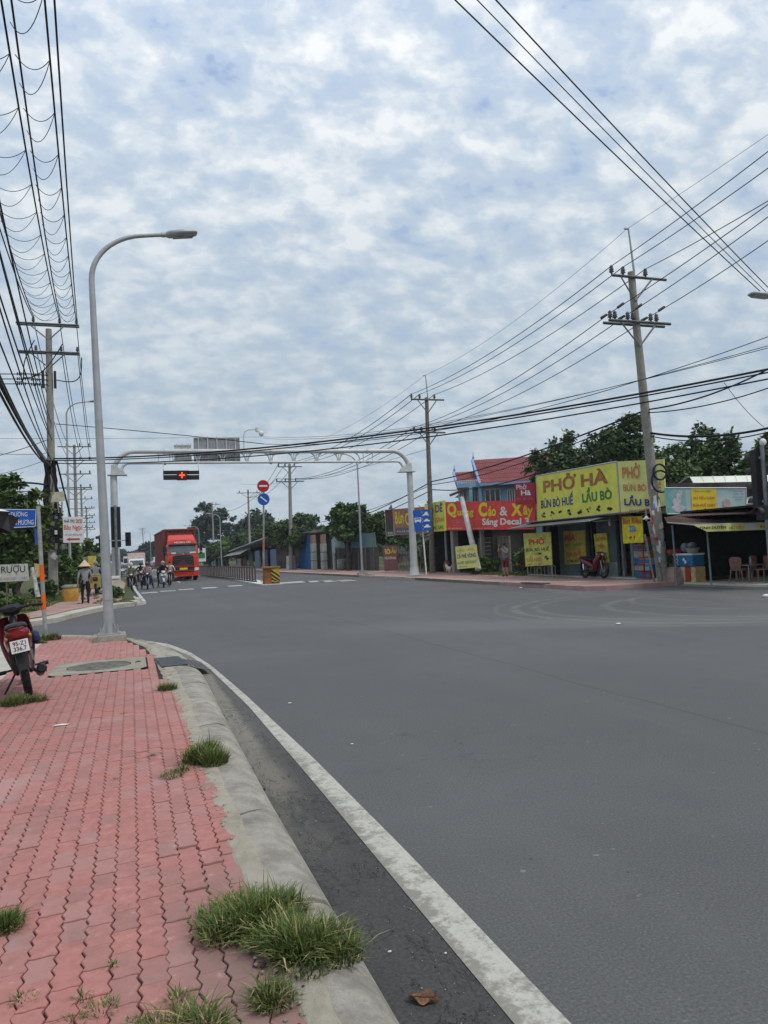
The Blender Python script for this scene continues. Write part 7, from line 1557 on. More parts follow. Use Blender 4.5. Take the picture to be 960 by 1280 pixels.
# gate, dog, yard
GT = thing('iron_gate', 'grey iron bar gate between the slanting pole and the bushes', 'gate', (18.9, 36.6, RZ)); c = GT.location
for y in (38.4, 36.6, 34.8): b = MB(c); b.box((18.9, y, 1.1), (.07, .09, 2.05)); b.build('post', mat('grey brown gate iron', (.20, .19, .17), .7), GT)
for z in (2.1, .95, .3): b = MB(c); b.box((18.9, 36.6, z), (.05, 3.6, .06)); b.build('rail', MATS['grey brown gate iron'], GT)
for k in range(22):
    y = 34.95+k*.163; b = MB(c); b.tube([(18.9, y, .25), (18.9, y, 2.1)], .02, 5); b.build('bar', MATS['grey brown gate iron'], GT)
for k in range(4): b = MB(c); b.box((18.86, 37.6, 1.2+.22*k), (.03, 1.4, .05)); b.build('louvre', mat('pale louvre', (.36, .35, .32), .7), GT)
def make_dog(loc, rz):
    t = thing('dog', 'small white dog standing on the pavement beside the coffee sign', 'dog', loc, rz); m = mat('white dog coat', (.62, .58, .50), .9, var=.12, scale=30)
    pts = [((0, 0, .34), .085), ((.12, 0, .35), .085), ((.26, 0, .35), .10), ((.34, 0, .42), .06), ((.40, 0, .50), .062), ((.47, 0, .48), .035), ((.51, 0, .465), .022), ((-.08, 0, .38), .04), ((-.16, 0, .46), .022), ((-.15, 0, .53), .012)]
    ed = [(0, 1), (1, 2), (2, 3), (3, 4), (4, 5), (5, 6), (0, 7), (7, 8), (8, 9)]
    for s_ in (-1, 1):
        n0 = len(pts); pts += [((.27, s_*.05, .24), .042), ((.265, s_*.055, .13), .022), ((.28, s_*.055, .015), .022)]; ed += [(2, n0), (n0, n0+1), (n0+1, n0+2)]
        n0 = len(pts); pts += [((.01, s_*.05, .24), .052), ((.04, s_*.055, .17), .03), ((-.035, s_*.055, .10), .02), ((-.01, s_*.055, .015), .022)]; ed += [(0, n0), (n0, n0+1), (n0+1, n0+2), (n0+2, n0+3)]
        n0 = len(pts); pts += [((.385, s_*.045, .56), .018), ((.375, s_*.055, .60), .008)]; ed += [(4, n0), (n0, n0+1)]
    me = bpy.data.meshes.new('body'); me.from_pydata([p for p, r_ in pts], ed, []); o = bpy.data.objects.new('body', me); COL.objects.link(o); o.modifiers.new('skin', 'SKIN')
    for i, sv in enumerate(me.skin_vertices[0].data): sv.radius = (pts[i][1],)*2; sv.use_root = i == 0
    ss = o.modifiers.new('s', 'SUBSURF'); ss.levels = 1
    me2 = bpy.data.meshes.new_from_object(o.evaluated_get(bpy.context.evaluated_depsgraph_get())); bpy.data.objects.remove(o); me2.materials.clear(); me2.materials.append(m)
    for p in me2.polygons: p.use_smooth = True
    o = bpy.data.objects.new('body', me2); COL.objects.link(o); o.parent = t
    b = MB(); b.ell((.535, 0, .47), (.012, .014, .012), 8, 5); b.ell((.455, .035, .515), (.008, .008, .008), 6, 4); b.ell((.455, -.035, .515), (.008, .008, .008), 6, 4); b.build('nose_and_eyes', PBLACK, t)
p = at(563, 717.5, RZ); make_dog((p.x, p.y, RZ), R(100))
t = thing('orange_sack', 'orange brown sack hanging in the bushes left of the standing menu board', 'sack', atx(652, 704, 18.4)); b = MB(t.location); b.ell(t.location, (.25, .45, .3), 12, 8); b.build('sack', mat('orange sack', (.36, .14, .03), .8), t)
t = thing('pushcart', 'low metal cart frame under the standing menu board', 'cart', (17.5, 29.6, RZ)); c = t.location
for k in range(9): y = 28.4+k*.3; b = MB(c); b.tube([(17.6, y, RZ), (17.6, y, RZ+.5)], .014, 5); b.build('upright', GALV, t)
for z in (RZ+.08, RZ+.5): b = MB(c); b.tube([(17.6, 28.4, z), (17.6, 30.8, z)], .016, 5); b.build('rail', GALV, t)
# --- blue house with red roof
HA = R(26); HD = 52.0; hu = Vector((math.cos(HA), -math.sin(HA), 0)); hn = Vector((math.sin(HA), math.cos(HA), 0))
def hp(px, py, dd=0.): r = ray(px, py); p = CAMP+r*((HD+dd)/r.dot(hn)); return Vector((p.dot(hu), dd, p.z))
BH = thing('house', 'light blue two storey house with red metal tile roofs behind the advertising banner', 'house', tuple(hn*HD), -HA)
x0, x1, zt = hp(601, 605).x, hp(700, 605).x, hp(601, 606).z
b = MB(); b.box(((x0+x1)/2, 3.5, zt/2), (x1-x0, 7, zt)); b.build('wall', BLUEW, BH)
def gable_roof(pr, pe, xr, depth, n, nm):
    """pr ridge left end, pe eaves left end, xr right end x"""
    ra, rb = Vector(pr), Vector((xr, pr.y, pr.z)); ea, eb = Vector(pe), Vector((xr, pe.y, pe.z)); ba = Vector((pe.x, 2*pr.y-pe.y, pe.z)); bb = Vector((xr, 2*pr.y-pe.y, pe.z))
    b = MB(); ribs(b, ea, eb, rb, ra, n, .05); ribs(b, ra, rb, bb, ba, n, .05)
    for k in range(1, 6): q_ = ea.lerp(ra, k/6); q2_ = eb.lerp(rb, k/6); b.tube([q_+Vector((0, -.02, .02)), q2_+Vector((0, -.02, .02))], .025, 4, sm=False)
    b.build(nm, ROOFRED, BH)
    b = MB(); b.prism([ea+Vector((.25, .3, -.05)), ba+Vector((.25, -.3, -.05)), Vector((ea.x+.25, pr.y, pr.z-.1))], (.1, 0, 0)); b.build('gable', BLUEW, BH)
    for p_ in (ea, ba): b = MB(); b.prism([p_+Vector((-.06, 0, -.16)), ra+Vector((-.06, 0, -.05)), ra+Vector((-.06, 0, .10)), p_+Vector((-.06, 0, .04))], (.16, 0, 0)); b.build('barge_board', BLUET, BH)
    b = MB(); b.box(((ea.x+xr)/2, ea.y-.04, ea.z-.1), (xr-ea.x, .14, .18)); b.build('eaves_gutter', BLUET, BH)
    b = MB(); b.lathe([(.06, 0), (.09, .12), (.03, .24), (.02, .42), (.001, .6)], ra+Vector((.1, 0, .1)), 8); b.build('finial', BLUET, BH)
gable_roof(hp(590, 575.5, 3.5), hp(599.5, 604, -.7), hp(690, 575, 3.5).x, 7, 46, 'roof')
w0, w1, zw = hp(572, 603, 1.2).x, hp(603, 603, 1.2).x, hp(572, 604, 1.2).z
b = MB(); b.box(((w0+w1)/2, 3.6, zw/2), (w1-w0, 4.8, zw)); b.build('wing_wall', BLUEW, BH)
gable_roof(hp(566.5, 591, 3.2), hp(570, 602.5, .5), hp(603, 592, 3.2).x, 5, 16, 'wing_roof')
WF = mat('white window frame', (.6, .62, .64), .6)
def window(px0, px1, py0, py1, dd, wide=2):
    a_, e_ = hp(px0, py0, dd), hp(px1, py1, dd); b = MB(); b.box(((a_.x+e_.x)/2, dd, (a_.z+e_.z)/2), (e_.x-a_.x, .06, a_.z-e_.z)); w = b.build('window', GLASS, BH); b = MB()
    for z in (a_.z, e_.z): b.box(((a_.x+e_.x)/2, dd-.05, z), (e_.x-a_.x+.1, .08, .09))
    for k in range(wide+1): b.box((a_.x+(e_.x-a_.x)*k/wide, dd-.055, (a_.z+e_.z)/2), (.07, .07, a_.z-e_.z))
    b.build('frame', WF, w)
window(574, 580, 611, 634, 1.16); window(583, 587, 610, 634, 1.16); window(589, 598, 609, 634, 1.16, 2); window(606, 626, 612, 633, -.04, 3); window(634, 644, 612, 636, -.04, 3); window(650, 664, 610, 626, -.04, 3)
a_, e_ = hp(571, 606.5, -.1), hp(603, 606, -.1)
b = MB(); b.box(((a_.x+e_.x)/2, 0.4, a_.z-.1), (e_.x-a_.x, 1.3, .2)); b.build('balcony_slab', BLUEW, BH)
for px in (588, 599.5): p_ = hp(px, 606, -.15); b = MB(); b.box((p_.x, -.15, p_.z/2), (.24, .24, p_.z)); b.build('porch_column', BLUEW, BH)
b = MB(); p_ = hp(566, 616, -1.9); b.box((p_.x+.3, -1.9, p_.z), (1.1, .9, .1), ry=R(-18)); b.build('porch_roof', ROOFRED, BH)
for k in range(12): b = MB(); x_ = a_.x+(e_.x-a_.x)*(k+.5)/12; b.box((x_, -.2, a_.z+.12), (.05, .05, .24)); b.build('baluster', WF, BH)
b = MB(); b.box(((a_.x+e_.x)/2, -.2, a_.z+.27), (e_.x-a_.x, .07, .06)); b.build('handrail', WF, BH)
# --- sheds and hoardings further along the right
def shed(label, quads, name='shed', cat='building'):
    t = thing(name, label, cat, quads[0][2]); return t
# green and blue tarpaulin hoarding
q = xquad([(413, 672), (467, 668), (469.5, 683.5), (416, 685)], 17.9); q = [atx(415, 670, 17.9), atx(468, 665.5, 17.9), atx(470, 684, 17.9), atx(417, 685.5, 17.9)]
t = thing('tarpaulin_hoarding', 'faded blue and green tarpaulin strip above a dark yard fence', 'hoarding', q[3]); board('panel', q, mat('faded green tarp', (.13, .22, .19), .8, col2=(.10, .16, .17), scale=.8), t, .05); patch('blue_print', q, (.28, .15, .80, .95), mat('faded blue print', (.08, .17, .28), .8, var=.2), t); patch('white_print', q, (.02, .1, .2, .9), mat('faded white print', (.30, .36, .36), .8), t)
q = [atx(417, 685.5, 18.0), atx(473, 684, 18.0), atx(474, 716, 18.0), atx(419, 713, 18.0)]
t = thing('yard_fence', 'dark patched sheet fence with grey posts under the tarpaulin', 'fence', (18, q[2].y, RZ)); 
n_ = 12
for k in range(n_):
    b = MB(t.location); o_ = Vector((-1, 0, 0)); P4 = [bil(q, k/n_, 1), bil(q, (k+.95)/n_, 1), bil(q, (k+.95)/n_, 0), bil(q, k/n_, 0)]; P4[2].z = P4[3].z = RZ; b.prism(P4, (.04, 0, 0)); b.build('sheet_panel', [mat('brown black sheet', (.055, .048, .045), .85), mat('dark grey sheet', (.08, .08, .078), .85), mat('mauve brown sheet', (.09, .07, .065), .85)][k % 3], t)
for k in range(7): b = MB(t.location); p_ = bil(q, k/6.5, 1); b.tube([(17.93, p_.y, RZ), (17.93, p_.y, p_.z)], .035, 5); b.build('post', mat('grey brown gate iron', (.2, .19, .17)), t)
t = thing('folded_parasol', 'folded dark teal parasol standing before the yard fence', 'parasol', atx(435, 714, 17.6)); p_ = t.location; p_.z = RZ; b = MB(p_); b.lathe([(.02, 1.0), (.36, 1.05), (.30, 1.5), (.16, 2.2), (.05, 2.75), (.001, 2.85)], Vector((p_.x, p_.y, RZ)), 12); b.build('canopy', mat('dark teal canvas', (.02, .055, .065), .8), t); b = MB(p_); b.cyl((p_.x, p_.y, RZ), (p_.x, p_.y, 2.2), .03, n=6); b.build('pole', GALV, t)
t = thing('water_drum', 'grey drum beside the folded parasol', 'drum', atx(428, 713, 17.6)); p_ = t.location; b = MB(p_); b.lathe([(.001, 0), (.45, 0), (.48, .3), (.45, .9), (.4, .95), (.001, .95)], Vector((p_.x, p_.y, RZ)), 16); b.build('body', mat('grey drum', (.24, .25, .24), .7, var=.2), t)
# gate pillars in pale blocks
for i, (px, X) in enumerate(((393, 17.0), (405.5, 17.0))):
    p_ = atx(px, 712, X); t = thing('gate_pillar', ('left', 'right')[i]+' pale gate pillar built of stacked blocks beside the blue shed', 'pillar', (X, p_.y, RZ)); zt = atx(px, 679, X).z
    for k in range(3):
        b = MB(t.location); h_ = (zt-RZ)/3; b.box((X, p_.y, RZ+h_*(k+.5)), (.42, .9, h_-.06)); b.build('block', mat('pale grey block', (.36, .37, .35), .85, var=.1), t, bevel=.02)
    b = MB(t.location); b.box((X, p_.y, zt+.4), (.36, .8, .85)); b.build('cap_block', mat('pinkish brown block', (.30, .19, .14), .85), t)
p_ = atx(418, 713, 17.4); t = thing('gate_post', 'slim white post with a small sign right of the block pillars', 'post', (17.4, p_.y, RZ)); b = MB(t.location); b.box((17.4, p_.y, 1.5), (.16, .3, 2.8)); b.build('post', mat('chalk white post', (.46, .46, .44), .8), t); b = MB(t.location); b.box((17.3, p_.y-.4, 2.3), (.05, 1.0, 1.3)); b.build('panel', mat('pale blue notice', (.30, .38, .42), .7), t)
p0, p1 = atx(377, 714, 17.2), atx(389.5, 714, 17.2)
BSH = thing('blue_shed', 'bright blue corrugated metal shed behind the whitewashed tree', 'shed', (17.2, p0.y, RZ)); c = BSH.location; zt = atx(380, 669, 17.2).z
b = MB(c); ribs(b, (17.2, p0.y+.5, RZ), (17.2, p1.y, RZ), (17.2, p1.y, zt), (17.2, p0.y+.5, zt), 14, .05); b.build('wall', mat('cobalt blue sheet', (.02, .11, .30), .6, var=.1), BSH)
b = MB(c); ribs(b, (17.2, p1.y, RZ), (19.8, p1.y, RZ), (19.8, p1.y, zt), (17.2, p1.y, zt), 10, .05); b.build('end_wall', mat('dark bottle green sheet', (.03, .055, .045), .7), BSH)
b = MB(c); b.box((18.6, (p0.y+p1.y)/2, zt+.1), (3.6, p0.y-p1.y+1.5, .08), ry=R(4)); b.build('roof', TIN, BSH)
t = thing('tin_roof_canopy', 'grey tin canopy stretching right above the block pillars', 'canopy', atx(400, 666, 17.6)); q = [atx(385, 662.5, 17.8), atx(421, 661, 17.8), atx(421, 663, 17.8), atx(385, 665.5, 17.8)]; b = MB(t.location); b.prism(q, (3, 0, -.2)); b.build('roof', TIN, t)
for px in (388, 419): p_ = atx(px, 700, 19); b = MB(t.location); b.tube([(18.6, p_.y, RZ), (18.6, p_.y, 3.4)], .05, 6); b.build('post', WOOD, t)
b = MB(t.location); p_ = atx(404, 700, 20.5); b.box((20.6, p_.y, 1.8), (.1, 12, 3.2)); b.build('back_panel', mat('dark green sheet', (.04, .07, .05), .85), t)
# roadside shed with tilted tin roof (px 290-345)
SH = thing('tin_roofed_shed', 'low dark shop shed with a tilted tin roof, striped awning and blue panels', 'shed', (17, 100, .1)); c = SH.location
xs = 15.9; ys0, ys1 = atx(292, 706, xs).y, atx(346, 706, xs).y
ys0 = min(ys0, 135)
zr0, zr1 = 2.7, 4.0
b = MB(c); b.prism([(xs-.6, ys0+1, zr0+.0), (xs-.6, ys1-1, zr1), (xs+5, ys1-1, zr1+.4), (xs+5, ys0+1, zr0+.4)], (0, 0, .14)); b.build('roof', mat('pale tin roof', (.42, .42, .40), .6), SH)
b = MB(c); b.box((xs+4.6, (ys0+ys1)/2, 1.5), (.15, ys0-ys1, 3)); b.box((xs+2.4, ys1, 1.9), (4.6, .15, 3.6)); b.build('wall', INNER, SH)
for k, m in enumerate((BLUET, mat('navy panel', (.03, .06, .12), .7), mat('slate blue panel', (.10, .16, .22), .7), BLACK, mat('rust red panel', (.14, .05, .04), .8), mat('pale freezer', (.35, .37, .36), .5))):
    y_ = ys1+(ys0-ys1)*(.06+.155*k); b = MB(c); b.box((xs+.1, y_, 1.25 if k < 4 else .8), (.12, (ys0-ys1)*.10, 2.4 if k < 4 else 1.4)); b.build('front_panel', MATS['slate blue panel'] if k == 0 and 'slate blue panel' in MATS else m, SH)
b = MB(c); b.prism([(xs-1.6, ys0+.5, 1.9), (xs-1.6, (ys0+ys1)/2, 2.1), (xs, (ys0+ys1)/2, 2.9), (xs, ys0+.5, 2.6)], (0, 0, .04)); b.build('awning', mat('grey striped awning', (.27, .27, .26), .8, col2=(.16, .16, .15), scale=2), SH)
# distant little shops
for px0, px1, Y, h, m, rf, lb in ((258, 283, 150, 3.2, mat('brown orange goods', (.26, .11, .05), .85, col2=(.12, .06, .04), scale=1), TIN, 'distant shop with a white sheet roof and orange brown goods in front'), (268, 284, 138, 4.6, mat('pale blue wall', (.36, .42, .45), .8), mat('pale blue roof', (.38, .44, .47), .7), 'pale blue fronted distant building behind the slim white lamp post'), (352, 374, 104, 2.6, mat('rusty yellow mural', (.30, .20, .07), .8, col2=(.12, .10, .08), scale=1), BROWNROOF, 'low mural painted hut left of the whitewashed tree trunk')):
    a_, e_ = aty(px0, 706, Y), aty(px1, 706, Y); t = thing('small_shop', lb, 'building', ((a_.x+e_.x)/2, Y, .1), 0, None)
    b = MB(t.location); b.box(((a_.x+e_.x)/2, Y+3, h/2+.1), (e_.x-a_.x, 6, h)); b.build('wall', m, t)
    b = MB(t.location); b.box(((a_.x+e_.x)/2, Y+2.4, h+.25), (e_.x-a_.x+1, 8, .15), rx=R(5)); b.build('roof', rf, t)
    for k in range(3): b = MB(t.location); x_ = a_.x+(e_.x-a_.x)*(.2+.3*k); b.box((x_, Y-.03, 1.15), ((e_.x-a_.x)*.2, .06, 2.0)); b.build('door', [BLACK, INNER, GLASS][k], t)
p_ = aty(248.5, 700, 125); t = thing('fuel_sign', 'small green and white pylon sign above the truck side of the road', 'sign', (p_.x+2, 125, .1)); x_ = aty(252, 700, 125).x; b = MB(t.location); b.box((x_, 125, 2.4), (1.4, .2, 2.2)); b.build('panel', WHITE, t); b = MB(t.location); b.box((x_, 124.88, 2.3), (1.1, .06, .9)); b.build('green_panel', PGREEN, t); b = MB(t.location); b.cyl((x_, 125, .1), (x_, 125, 1.4), .08, n=6); b.build('leg', GALV, t)
# small roof and sign at far left behind hat lady
t = thing('roadside_stand', 'low grey and yellow board stand on the far left verge beyond the woman', 'stand', (aty(111, 712, 52).x, 52, .15)); c = t.location
a_ = aty(104, 697, 52); e_ = aty(114, 697, 52); b = MB(c); b.box(((a_.x+e_.x)/2, 52, a_.z-.35), (e_.x-a_.x, .06, .8)); b.build('grey_board', mat('grey beige board', (.27, .26, .24), .8), t)
g_ = aty(117, 697, 52); b = MB(c); b.box((g_.x-.1, 51.9, g_.z-.25), (.5, .06, .75)); b.build('yellow_board', mat('yellow board', (.56, .46, .10), .8), t); b = MB(c); b.cyl((a_.x+.2, 52, .1), (a_.x+.2, 52, a_.z), .03, n=6); b.cyl((g_.x, 52, .1), (g_.x, 52, g_.z-.5), .03, n=6); b.build('leg', GALV, t)
t = thing('roadside_cabinet', 'pale roadside kiosk seen between the street lamp and the bushes', 'kiosk', (aty(125, 712, 62).x, 62, .15)); c = t.location; b = MB(c); b.box((c.x, 62, 1.5), (1.1, 1.0, 2.7)); b.build('body', mat('pale grey green kiosk', (.33, .37, .38), .7), t, bevel=.03); b = MB(c); b.box((c.x, 61.45, 1.6), (.8, .06, 1.2)); b.build('window', GLASS, t)
b = MB(c); b.box((c.x, 62, 2.92), (1.5, 1.4, .1)); b.build('roof', TIN, t)

# ================================================================ trees
def leaf_cloud(lobes, n, size, rs, clump=.42, flat=.8, hang=0.):
    """lobes: (cx,cy,cz,rx,ry,rz). returns V,F,rnd: n folded leaf faces gathered in clumps over the lobes"""
    g = np.random.default_rng(rs); L = np.array(lobes, float); w = (L[:, 3]*L[:, 4]+L[:, 4]*L[:, 5]+L[:, 3]*L[:, 5]); w /= w.sum()
    nc = max(12, n//70); li = g.choice(len(L), nc, p=w); d = g.normal(size=(nc, 3)); d[:, 2] = d[:, 2]*.9+.15; d /= np.linalg.norm(d, axis=1)[:, None]
    rr_ = g.uniform(.45, 1.08, nc)**.7; cc = L[li, :3] + d*L[li, 3:6]*rr_[:, None]; cs = (L[li, 3:6].mean(1)*clump*g.uniform(.35, .8, nc)); ctone = g.random(nc)
    ci = g.integers(0, nc, n); u = g.normal(size=(n, 3))*.55; P = cc[ci]+u*cs[ci][:, None]*np.array([1, 1, .75])
    a = g.normal(size=(n, 3)); a[:, 2] *= .5; a[:, 2] -= hang; a /= np.linalg.norm(a, axis=1)[:, None]
    out = P-L[li[ci], :3]; out /= (np.linalg.norm(out, axis=1)[:, None]+1e-6); nn = out*.5+g.normal(size=(n, 3))*.6+np.array([0, 0, .5]); b = np.cross(nn, a); b /= (np.linalg.norm(b, axis=1)[:, None]+1e-6)
    s = size*g.uniform(.6, 1.35, n)[:, None]; V = np.stack([P, P+a*s*.5+b*s*.3, P+a*s, P+a*s*.5-b*s*.3], 1).reshape(-1, 3); Fc = np.arange(n*4).reshape(n, 4)
    rnd = np.clip(ctone[ci]*.6+g.random(n)*.4, 0, .999); return V, Fc, rnd
def tree(label, X, Y, zg, top, rad, kind='dark', n=5000, size=.3, base=None, lobes=9, trunk=.2, rs=0, group=None, name='tree', crown_lo=.35, trunk_m=None, ry=None):
    g = random.Random(rs*7+1); t = thing(name, label, 'tree', (X, Y, zg), 0, group); Hh = top-zg; lo = Hh*crown_lo; zc_ = (Hh+lo)/2; hz = (Hh-lo)/2
    ry = ry or rad; LB = [(0, 0, zc_, rad*.62, ry*.62, hz*.72)]
    for k in range(lobes):
        a = g.uniform(0, 6.283); u = g.uniform(-.75, .85); r_ = math.sqrt(max(.05, 1-u*u))*g.uniform(.5, .8); s_ = g.uniform(.28, .5); LB.append((math.cos(a)*rad*r_, math.sin(a)*ry*r_, zc_+u*hz*.68, rad*s_, ry*s_, hz*s_*1.05))
    V, Fc, rnd = leaf_cloud(LB, n, size, rs+100); me = npmesh('crown', V, Fc, LEAF[kind], rnd); me.polygons.foreach_set('use_smooth', [False]*len(me.polygons)); link('crown', me, t)
    b = MB(); b.tube([(0, 0, 0), (.05, .02, lo*.6), (-.03, 0, lo*1.05), (.0, .05, zc_)], [trunk*1.2, trunk, trunk*.85, trunk*.4], 9); b.build('trunk', trunk_m or BARK, t)
    for lb in LB[1:7]: b = MB(); b.tube([(0, 0, lo*.8), (lb[0]*.4, lb[1]*.4, lo+(lb[2]-lo)*.55), (lb[0]*.9, lb[1]*.9, lb[2])], [trunk*.5, trunk*.32, trunk*.1], 6); b.build('limb', BARK, t)
    return t
def tpx(label, px, hw, ytop, Y, kind='dark', n=5000, size=.3, zg=.1, rs=0, **k):
    c_ = aty(px, 700, Y); tp = aty(px, ytop, Y); rad = hw*Y*.98/F; return tree(label, c_.x, Y, zg, tp.z, rad, kind, n, size, rs=rs, **k)
tpx('dense dark evergreen tree crown behind the yellow signboard, left part', 722, 54, 540, 35, 'dark', 22000, .22, rs=1, crown_lo=.25, trunk=.25)
tpx('tallest dark tree behind the yellow signboard beside the leaning pole', 784, 50, 523, 33, 'dark', 22000, .22, rs=2, crown_lo=.25, trunk=.28)
tpx('fresh green lower tree in front of the dark trees left of the signboard', 692, 38, 556, 38, 'olive', 14000, .16, rs=3, crown_lo=.3)
tpx('dark tree directly behind the picture banner right of the leaning pole', 846, 46, 556, 30, 'dark', 20000, .22, rs=4, crown_lo=.2)
tpx('large tree crown above the cream roof', 906, 50, 536, 31, 'dark', 22000, .22, rs=5, crown_lo=.2, trunk=.25)
tpx('dark tree at the right edge above the food stall', 965, 48, 532, 29, 'dark', 18000, .22, rs=6, crown_lo=.2)
tpx('middle dark tree crown peeking over the centre of the yellow signboard', 752, 40, 532, 36, 'dark', 16000, .22, rs=43, crown_lo=.2)
tpx('dark tree crown just right of the leaning pole top shop corner', 828, 36, 548, 33, 'dark', 14000, .22, rs=44, crown_lo=.2)
tpx('broad green canopy between the leaning pole and the cream roof', 868, 50, 548, 38, 'dark', 18000, .22, rs=45, crown_lo=.15)
tpx('low continuous tree canopy behind the noodle shop signboard', 745, 60, 562, 42, 'dark', 18000, .2, rs=41, crown_lo=.1)
tpx('low dark tree filling the gap behind the picture banner', 880, 46, 566, 36, 'dark', 14000, .2, rs=42, crown_lo=.1)
tpx('bushy green tree overhanging the tarpaulin fence, left half', 436, 31, 628, 60, 'mid', 12000, .30, rs=7, crown_lo=.38, trunk=.22)
tpx('bushy green tree overhanging the tarpaulin fence, right half', 466, 28, 634, 62, 'mid', 11000, .30, rs=8, crown_lo=.35, trunk=.22)
tw = tpx('round dark tree with a whitewashed trunk foot beside the blue shed', 364, 38, 645, 78, 'dark', 13000, .34, rs=9, crown_lo=.36, trunk=.4)
b = MB(); b.tube([(0, 0, .02), (.03, .01, 1.5)], [.56, .52], 10); b.build('whitewash', mat('lime wash', (.62, .62, .60), .9), tw)
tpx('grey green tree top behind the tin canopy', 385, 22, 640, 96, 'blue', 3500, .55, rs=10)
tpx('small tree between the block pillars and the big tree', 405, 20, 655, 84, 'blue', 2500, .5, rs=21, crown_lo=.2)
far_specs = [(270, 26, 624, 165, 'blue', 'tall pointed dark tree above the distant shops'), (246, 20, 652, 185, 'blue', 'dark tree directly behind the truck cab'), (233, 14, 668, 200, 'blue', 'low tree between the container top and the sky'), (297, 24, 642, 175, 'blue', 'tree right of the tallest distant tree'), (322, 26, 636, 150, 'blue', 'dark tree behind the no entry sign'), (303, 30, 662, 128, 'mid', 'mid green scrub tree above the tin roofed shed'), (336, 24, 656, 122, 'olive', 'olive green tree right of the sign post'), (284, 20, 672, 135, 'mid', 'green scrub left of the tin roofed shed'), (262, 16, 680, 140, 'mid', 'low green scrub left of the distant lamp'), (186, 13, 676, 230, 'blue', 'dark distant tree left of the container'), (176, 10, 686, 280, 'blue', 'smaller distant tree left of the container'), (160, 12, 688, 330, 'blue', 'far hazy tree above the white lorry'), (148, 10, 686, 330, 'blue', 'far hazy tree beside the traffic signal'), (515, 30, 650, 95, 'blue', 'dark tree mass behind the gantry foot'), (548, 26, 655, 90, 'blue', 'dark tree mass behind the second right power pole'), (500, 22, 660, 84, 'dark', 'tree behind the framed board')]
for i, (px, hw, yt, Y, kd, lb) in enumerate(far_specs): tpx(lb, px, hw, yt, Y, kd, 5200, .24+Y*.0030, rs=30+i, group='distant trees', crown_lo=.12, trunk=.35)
# bushes and trees on the left verge
tpx('large leaved green tree behind the blue street name sign', 20, 34, 602, 34, 'light', 16000, .20, rs=60, crown_lo=.12, trunk=.18)
tpx('dark green tree at the left edge behind the liquor board', -6, 34, 597, 33, 'mid', 11000, .26, rs=61, crown_lo=.05, trunk=.18)
tpx('leafy tree filling the gap behind the orange banded post', 50, 24, 622, 47, 'light', 11000, .24, rs=62, crown_lo=.08, trunk=.15)
tpx('tall bush behind the lodging sign and the left power pole', 84, 24, 650, 54, 'mid', 10000, .26, rs=63, crown_lo=.05, trunk=.15)
tpx('drooping green tree right of the lodging sign', 108, 17, 668, 60, 'light', 5000, .32, rs=64, crown_lo=.05, trunk=.15)
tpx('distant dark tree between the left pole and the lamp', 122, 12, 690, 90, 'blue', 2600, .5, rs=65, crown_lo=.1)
def bush(label, px, py, Y, hw, hh, kind='mid', n=1500, size=.16, rs=0, z=None, name='bush', X=None):
    p = aty(px, py, Y) if X is None else Vector((X, Y, 0)); zb = FZ if z is None else z; r_ = hw*Y/F; h_ = hh*Y/F; t = thing(name, label, 'bush', (p.x, Y, zb)); g = random.Random(rs)
    LB = [(g.uniform(-.5, .5)*r_, g.uniform(-.4, .4)*r_, h_*g.uniform(.3, .65), r_*g.uniform(.4, .65), r_*.5, h_*g.uniform(.3, .45)) for _ in range(6)]; V, Fc, rnd = leaf_cloud(LB, n, size, rs+300); link('foliage', npmesh('foliage', V, Fc, LEAF[kind], rnd), t)
    b = MB()
    for k in range(4): b.tube([(0, 0, 0), (LB[k][0]*.8, LB[k][1]*.8, LB[k][2])], [.03, .01], 5)
    b.build('stems', BARK, t)['kind'] = 'stuff'; return t
bush('tall weeds behind the liquor board at the left edge', 5, 735, 29, 22, 22, 'mid', 2500, .14, rs=1); bush('weedy bush between the leaning stake and the left power pole', 55, 735, 38, 12, 26, 'mid', 2500, .15, rs=2); bush('bush between the left power pole and the yellow drum', 80, 730, 44, 12, 44, 'mid', 3000, .18, rs=3)
bush('bush directly behind the woman in the conical hat', 95, 730, 46, 12, 40, 'mid', 3000, .18, rs=4); bush('green shrub at the foot of the cream bollard', 143, 750, 34.5, 9, 14, 'mid', 1800, .10, rs=5)
bush('dark rounded bush left of the coffee sign', 558, 712, 37.5, 13, 24, 'dark', 2500, .12, rs=6, z=RZ, X=18.0); bush('broad bush in front of the iron gate', 606, 712, 36.5, 22, 22, 'mid', 3500, .13, rs=7, z=RZ, X=18.4)
bush('dark leafy bush behind the person in maroon shorts', 640, 712, 32.6, 22, 46, 'dark', 5000, .14, rs=8, z=RZ, X=18.6); bush('low bush between the person and the standing menu board', 652, 714, 30.9, 16, 40, 'mid', 3500, .13, rs=9, z=RZ, X=18.7)
bush('vines covering the fence left of the gantry foot', 500, 700, 46.5, 26, 44, 'dark', 5000, .16, rs=10, z=RZ, X=18.6); bush('vines above the pale pickets behind the gantry foot', 510, 700, 44.9, 16, 50, 'dark', 3500, .16, rs=11, z=RZ, X=18.7)
bush('spiky green plant by the poster pole in the dark shop corner', 843, 720, 21.6, 9, 44, 'dark', 1500, .12, rs=12, z=RZ, X=18.2)
t = thing('picket_fence', 'pale weathered picket fence left of the gantry foot under the vines', 'fence', (18.3, 47.5, RZ))
for k in range(16): y = 45.4+k*.32; b = MB(t.location); b.box((18.25, y, 1.0), (.04, .12, 1.7+.2*math.sin(k*2.1))); b.build('picket', mat('weathered picket', (.24, .24, .22), .85, var=.2), t)
for z in (.5, 1.4): b = MB(t.location); b.box((18.3, 47.8, z), (.04, 5.2, .08)); b.build('rail', WOOD, t)
